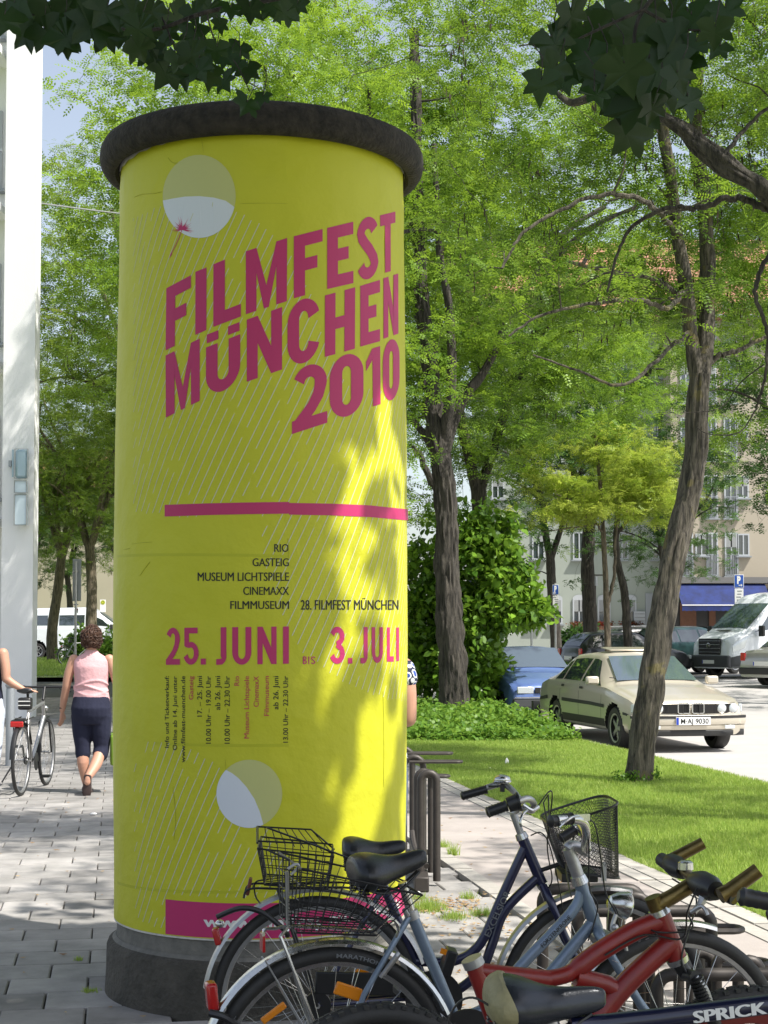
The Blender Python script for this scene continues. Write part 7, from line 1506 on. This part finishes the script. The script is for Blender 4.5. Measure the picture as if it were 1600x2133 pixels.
for px, py in ((1206, 1303), (1252, 1303), (1312, 1303)):
    rng = np.random.default_rng(px); o = thing('flower_box', {1206: 'red geraniums in the flower box under the arched window nearest the parking sign', 1252: 'red geraniums in the flower box behind the street lamp', 1312: 'red geraniums in the flower box behind the forked tree'}[px], 'flower box', (X(px, d1), d1-.35, zz(py+5, d1))); b = MB(); b.box((0, 0, 0), (.9, .2, .18)); b.build('planter', M['brick'], o)
    q = link('flowers', leafcloud('flowers', np.array([(x, 0, .2) for x in np.linspace(-.4, .4, 7)]), 40, .22, IV*1.3, M.setdefault('geranium', leafmat('geranium', (.20, .012, .012), (.05, .10, .02), .3)), rng=rng), o); q['kind'] = 'stuff'
d2 = 74.0
g2b, O2 = facade('apartment_building', 'beige apartment house with tall French windows above the blue awning', X(1400, d2), X(1860, d2), d2, z0, 16.6, 12, 'render_beige', ridge=5.2)
zb0 = zz(1200, d2); FLH = (zz(990, d2)-zz(1110, d2))
for fl in range(0, 5):
    for px in (1432, 1484, 1524, 1640, 1700, 1760): winpart(g2b, O2, X(px, d2), d2, zb0+fl*FLH, .62 if px > 1500 else .55, 2.05, rail=True, blind=random.choice((0, 0, .3)))
    for px in (1462, 1549, 1668, 1730): winpart(g2b, O2, X(px, d2), d2, zb0+fl*FLH+.95, .58, 1.05, blind=random.choice((0, .4, .6)))
b = MB(); b.off = O2; b.box((X(1630, d2), d2-.25, zz(1209, d2)), (X(1860, d2)-X(1400, d2), .5, .28)); b.build('stone_band', M['stone'], g2b, smooth=False)
b = MB(); b.off = O2; b.box((X(1630, d2), d2-.04, zz(1290, d2)), (X(1860, d2)-X(1404, d2), .08, zz(1225, d2)-zz(1352, d2))); b.build('shop_front', M['shopdark'], g2b, smooth=False)
for px, w_ in ((1432, .75), (1482, .3)): b = MB(); b.off = O2; b.box((X(px, d2), d2-.12, zz(1300, d2)), (w_, .14, 2.0)); b.build('brick_pier', M['brick'], g2b, smooth=False)
aw = thing('awning', 'blue fabric awning stretched out over the shop front', 'awning', (X(1500, d2), d2-.5, zz(1240, d2))); OA = Vector(aw.location)
b = MB(); b.off = OA; xa, xb = X(1405, d2), X(1590, d2); zt, zb_ = zz(1216, d2), zz(1262, d2-1.5)
b.add([(xa, d2-.3, zt), (xb, d2-.3, zt), (xb, d2-1.9, zb_), (xa, d2-1.9, zb_), (xa, d2-.3, zt-.03), (xb, d2-.3, zt-.03), (xb, d2-1.9, zb_-.03), (xa, d2-1.9, zb_-.03)], [(0, 1, 2, 3), (4, 7, 6, 5), (0, 3, 7, 4), (1, 5, 6, 2)]); b.build('canopy', M['awning'], aw, smooth=False)
b = MB(); b.off = OA; n = 40
for k in range(n):
    u0, u1 = k/n, (k+1)/n; xx0, xx1 = lerp(xa, xb, u0), lerp(xa, xb, u1); b.add([(xx0, d2-1.91, zb_), (xx1, d2-1.91, zb_), (xx1, d2-1.92, zb_-.22-.03*(k % 2)), (xx0, d2-1.92, zb_-.25+.03*(k % 2))], [(0, 3, 2, 1)])
b.build('valance', M['awning'], aw, smooth=False); b = MB(); b.off = OA; b.tube([(xa, d2-1.9, zb_+.02), (xb, d2-1.9, zb_+.02)], .035, 8); b.tube([(xb, d2-.3, zt), (xb+.5, d2-1.2, zt+.1), (xb, d2-1.9, zb_)], .03, 6); b.build('arm', M['alu'], aw)
# far houses seen through gaps
facade('apartment_building', 'pale house far behind the trees left of the column', X(60, 135), X(420, 135), 135, 1, 14, 10, 'render_beige', ridge=4)
# ---- white wall at the left edge
dW = 28.4; wx0, wx1 = X(2, dW), X(68, dW); OW = Vector(((wx0+wx1)/2, dW, 0)); WB = thing('white_building', 'tall white rendered end wall filling the left edge of the picture', 'building', OW)
b = MB(); b.off = OW; b.box(((wx0+wx1)/2, dW+.2, 9.9), (wx1-wx0, .4, 20.2)); b.build('end_wall', M['render_white'], WB, smooth=False)
b = MB(); b.off = OW; b.box((wx0-6.6, dW+5.8, 9.9), (8.1, 9.2, 20.2)); b.box((wx0-4.0, dW+.95, 9.9), (8.1, .3, 20.2)); b.build('wall', M['render_white'], WB, smooth=False)
for k in range(6): 
    winpart(WB, OW, wx0-1.0, dW+.8, 1.2+k*2.9, 1.5, 1.5); b = MB(); b.off = OW; b.box((wx0-1.1, dW+.35, 3.6+k*2.9), (2.0, .9, .14)); b.build('balcony_slab', M['render_white'], WB, smooth=False)
    for q in range(12): b = MB(); b.off = OW; b.box((wx0-.12-q*.16, dW-.06, 4.12+k*2.9), (.02, .02, .9)); b.build('baluster', M['zinc'], WB, smooth=False)
    b = MB(); b.off = OW; b.box((wx0-1.05, dW-.06, 4.6+k*2.9), (2.0, .05, .05)); b.build('handrail', M['zinc'], WB, smooth=False)
# lettered sign box on the wall, seen almost edge on
sg_ = thing('wall_sign', 'slim glass and metal sign box mounted on the white end wall', 'sign', at(45, 1015, dW-.14)); OS = Vector(sg_.location); M['signglass'] = mat('sign_glass', (.30, .42, .48), .15, spec=1); M['signglass2'] = mat('sign_glass_pale', (.50, .60, .66), .2, spec=1)
def pane(x0, y0, x1, y1, m, name, r=0):
    A, B_ = at(x0, y0, dW-.14), at(x1, y1, dW-.14); b = MB(); b.off = OS; b.box((A+B_)/2, (abs(A.x-B_.x), .12, abs(A.z-B_.z))); o = b.build(name, M[m], sg_, bevel=.02 if r == 0 else r)
    b = MB(); b.off = OS; b.tube([(A.x, dW-.21, A.z), (B_.x, dW-.21, A.z), (B_.x, dW-.21, B_.z), (A.x, dW-.21, B_.z)], .012, 6, closed=True); b.build('frame', M['alu'], o); return o
pane(33, 936, 59, 997, 'signglass', 'upper_panel', .05); pane(32, 1002, 57, 1027, 'signglass2', 'middle_panel', .01); pane(32, 1031, 57, 1094, 'signglass2', 'lower_panel', .01)
b = MB(); b.off = OS; b.box(at(22, 966, dW-.06), (.05, .10, .11)); b.build('junction_box', M['zinc'], sg_); b = MB(); b.off = OS; b.box(at(27, 965, dW-.10), (.03, .02, .5)); b.build('side_strip', M['disc_pale'] if False else M['signglass'], sg_)
b = MB(); S = [at(lerp(66, 720, t), lerp(421, 472, t)+math.sin(t*PI)*12, lerp(dW+.5, 33, t)) for t in np.linspace(0, 1, 16)]; b.tube(S, .016, 6); cb = b.build('overhead_cable', M['alu']); tag(cb, 'thin overhead cable running from the white wall to behind the column', 'cable')
# ================================================================ STREET FURNITURE
def gpos(px, py, z=0):
    r = ray(px, py); t = (EYE-z)/(-r.z); return Vector((r.x*t, r.y*t, z))
bo = gpos(24, 1585); bo = Vector((X(24, 18.8), 18.8, 0)); B1 = thing('bollard', 'grey steel bollard standing behind the pushed bicycle', 'bollard', bo); b = MB(); b.lathe([(.0, -.05), (.052, -.05), (.052, .90), (.048, .92)], 20); b.build('post', M['zinc'], B1); b = MB(); b.ball((0, 0, .955), (.062, .062, .05), 18, 10); b.build('knob', M['zinc'], B1)
def signpole(label, px, d, ztop, r=.03): 
    p = Vector((X(px, d), d, G(d))); t = thing('street_sign', label, 'sign', p); b = MB(); b.tube([(0, 0, -.1), (0, 0, ztop)], r, 10); b.build('pole', M['alu'], t); return t
s0 = signpole('back of a tall grey street sign on a pole behind the woman in pink', 158, 38, 3.15, .03); dS = 38
b = MB(); A, B_ = at(151, 1164, dS), at(168, 1252, dS); b.box(((A.x+B_.x)/2-s0.location.x, .05, (A.z+B_.z)/2-s0.location.z), (abs(A.x-B_.x), .03, abs(A.z-B_.z))); b.build('sign_board', M['zinc'], s0, bevel=.004)
b = MB(); b.box((.03, .03, 1.95), (.05, .004, .10)); b.box((.03, .028, 1.99), (.03, .004, .05), mi=1); b.build('sticker', [M['white'], M['redink']], s0, smooth=False)
for z in (2.9, 2.1): b = MB(); b.box((0, .02, z), (.12, .05, .03)); b.build('clamp', M['steel'], s0)
def pt(px, py, d, t): return at(px, py, d)-Vector(t.location)
def psign(label, px, d, y0, y1, y2, wpx, arrow):
    t = signpole(label, px, d, at(px, y0, d).z-G(d)+.05, .03); w_ = wpx/FPX*d; z = lambda y: at(px, y, d).z-G(d)
    h_ = z(y0)-z(y1); b = MB(); b.box((0, -.045, (z(y0)+z(y1))/2), (w_, .02, h_)); bd = b.build('parking_board', M['white'], t, bevel=.003); b = MB(); b.box((0, -.057, (z(y0)+z(y1))/2), (w_*.90, .006, h_*.92)); b.build('blue_field', mat('sign_blue', (.01, .07, .34), .5), bd, smooth=False)
    P, F = text_shape('P', .06); lo = min(a for a, _ in P); hi = max(a for a, _ in P); b = MB(); b.add([(-w_*.20+(a-lo)/(hi-lo)*w_*.38, -.062, z(y1)+h_*.32+c/CAPH*h_*.52) for a, c in P], F)
    zc = z(y1)+h_*.18; s_ = arrow; b.add([(-s_*w_*.05, -.062, zc-.012), (s_*w_*.22, -.062, zc-.012), (s_*w_*.22, -.062, zc+.012), (-s_*w_*.05, -.062, zc+.012), (s_*w_*.20, -.062, zc-.05), (s_*w_*.36, -.062, zc), (s_*w_*.20, -.062, zc+.05)], [(0, 1, 2, 3), (4, 5, 6)]); b.build('parking_symbol', M['white'], bd, smooth=False)
    b = MB(); b.box((0, -.045, (z(y1+2)+z(y2))/2), (w_*.9, .02, z(y1+2)-z(y2))); sb = b.build('lower_board', M['white'], t, bevel=.003); b = MB(); H_ = z(y1+2)-z(y2)
    for k in range(5): b.box((random.uniform(-.03, .03), -.057, z(y1+2)-H_*(.15+.17*k)), (w_*random.uniform(.35, .65), .004, H_*.05))
    b.build('small_print', M['greyprint'], sb, smooth=False); return t
psign('blue parking sign with arrow to the left above a white plate, before the dark trunk', 1157, 46, 1218, 1239, 1265, 13, -1); psign('blue parking sign with arrow to the right rising behind the white van', 1539, 54, 1197, 1224, 1262, 20, 1)
nn = signpole('round red and blue no-stopping sign half hidden by the shrub', 1107, 42, at(1107, 1240, 42).z-G(42), .03); zc = at(1107, 1252, 42).z-G(42); b = MB(); b.lathe([(0, -.045), (.21, -.045), (.21, -.04)], 28, (0, 0, zc), 'y', mi=1); b.lathe([(0, -.050), (.155, -.050)], 28, (0, 0, zc), 'y', mi=0); b.box((0, -.053, zc), (.36, .004, .045), Matrix.Rotation(PI/4, 3, 'Y'), mi=1); b.build('sign_disc', [mat('sign_blue_disc', (.01, .06, .32), .5), mat('sign_red', (.45, .01, .015), .5)], nn, smooth=False)
hs = thing('bus_stop_sign', 'small white bus stop sign with round yellow-green disc above the minibus roof', 'sign', (X(215, 78), 78, G(78))); b = MB(); b.tube([(0, 0, 0), (0, 0, 2.5)], .04, 8); b.build('pole', M['alu'], hs); zc = at(215, 1262, 78).z-G(78); b = MB(); b.box((0, -.05, zc), (.28, .04, .62)); bb2 = b.build('sign_board', M['white'], hs); b = MB(); b.lathe([(0, -.080), (.11, -.080), (.11, -.075)], 22, (0, 0, zc+.17), 'y'); b.lathe([(.055, -.084), (.075, -.084)], 22, (0, 0, zc+.17), 'y', mi=1); b.build('disc', [mat('stop_yellow', (.50, .50, .02), .5), mat('stop_green', (.02, .15, .04), .5)], bb2, smooth=False)
lp = thing('street_lamp', 'slim grey street lamp with a flat crossbar head before the pale green house', 'street lamp', (X(1240, 62), 62, G(62))); zt = at(1240, 1198, 62).z-G(62); b = MB(); b.tube([(0, 0, 0), (0, 0, zt-.4)], [.05, .038], 10); b.build('post', M['rack'], lp); b = MB(); b.lathe([(0, zt-.42), (.09, zt-.42), (.10, zt-.05), (0, zt-.05)], 14); b.build('lamp_body', M['zinc'], lp); b = MB(); b.box((0, 0, zt), (.72, .16, .05)); b.build('crossbar', M['rack'], lp)
wp = gpos(1056, 1592, .03); b = MB(); b.loft([[Vector((.025*math.cos(a)*k, .015*math.sin(a)*k, z)) for a in [2*PI*i/8 for i in range(8)]] for k, z in ((.6, 0), (1, .03), (.8, .06), (.2, .085))]); o = b.build('paper_scrap', M['white']); o.location = (wp.x, wp.y, .02); tag(o, 'small white crumpled paper lying upright in the sunny lawn', 'litter')
wp = gpos(1022, 1602, .02); b = MB(); b.ball((0, 0, 0), (.018, .014, .012), 8, 6); o = b.build('paper_scrap', M['white']); o.location = (wp.x, wp.y, .03); tag(o, 'tiny white scrap in the lawn left of the larger one', 'litter')
wp = gpos(871, 1861, .02); b = MB(); b.ball((0, 0, 0), (.016, .014, .014), 10, 8); o = b.build('paper_scrap', M['white']); o.location = (wp.x, wp.y, .02); tag(o, 'small white scrap beside the foot of the column', 'litter')
wp = gpos(195, 1694, .02); b = MB(); b.ball((0, 0, 0), (.03, .02, .012), 10, 8); o = b.build('paper_scrap', M['white']); o.location = (wp.x, wp.y, .015); tag(o, 'pale scrap lying on the sunlit slabs behind the woman in pink', 'litter')
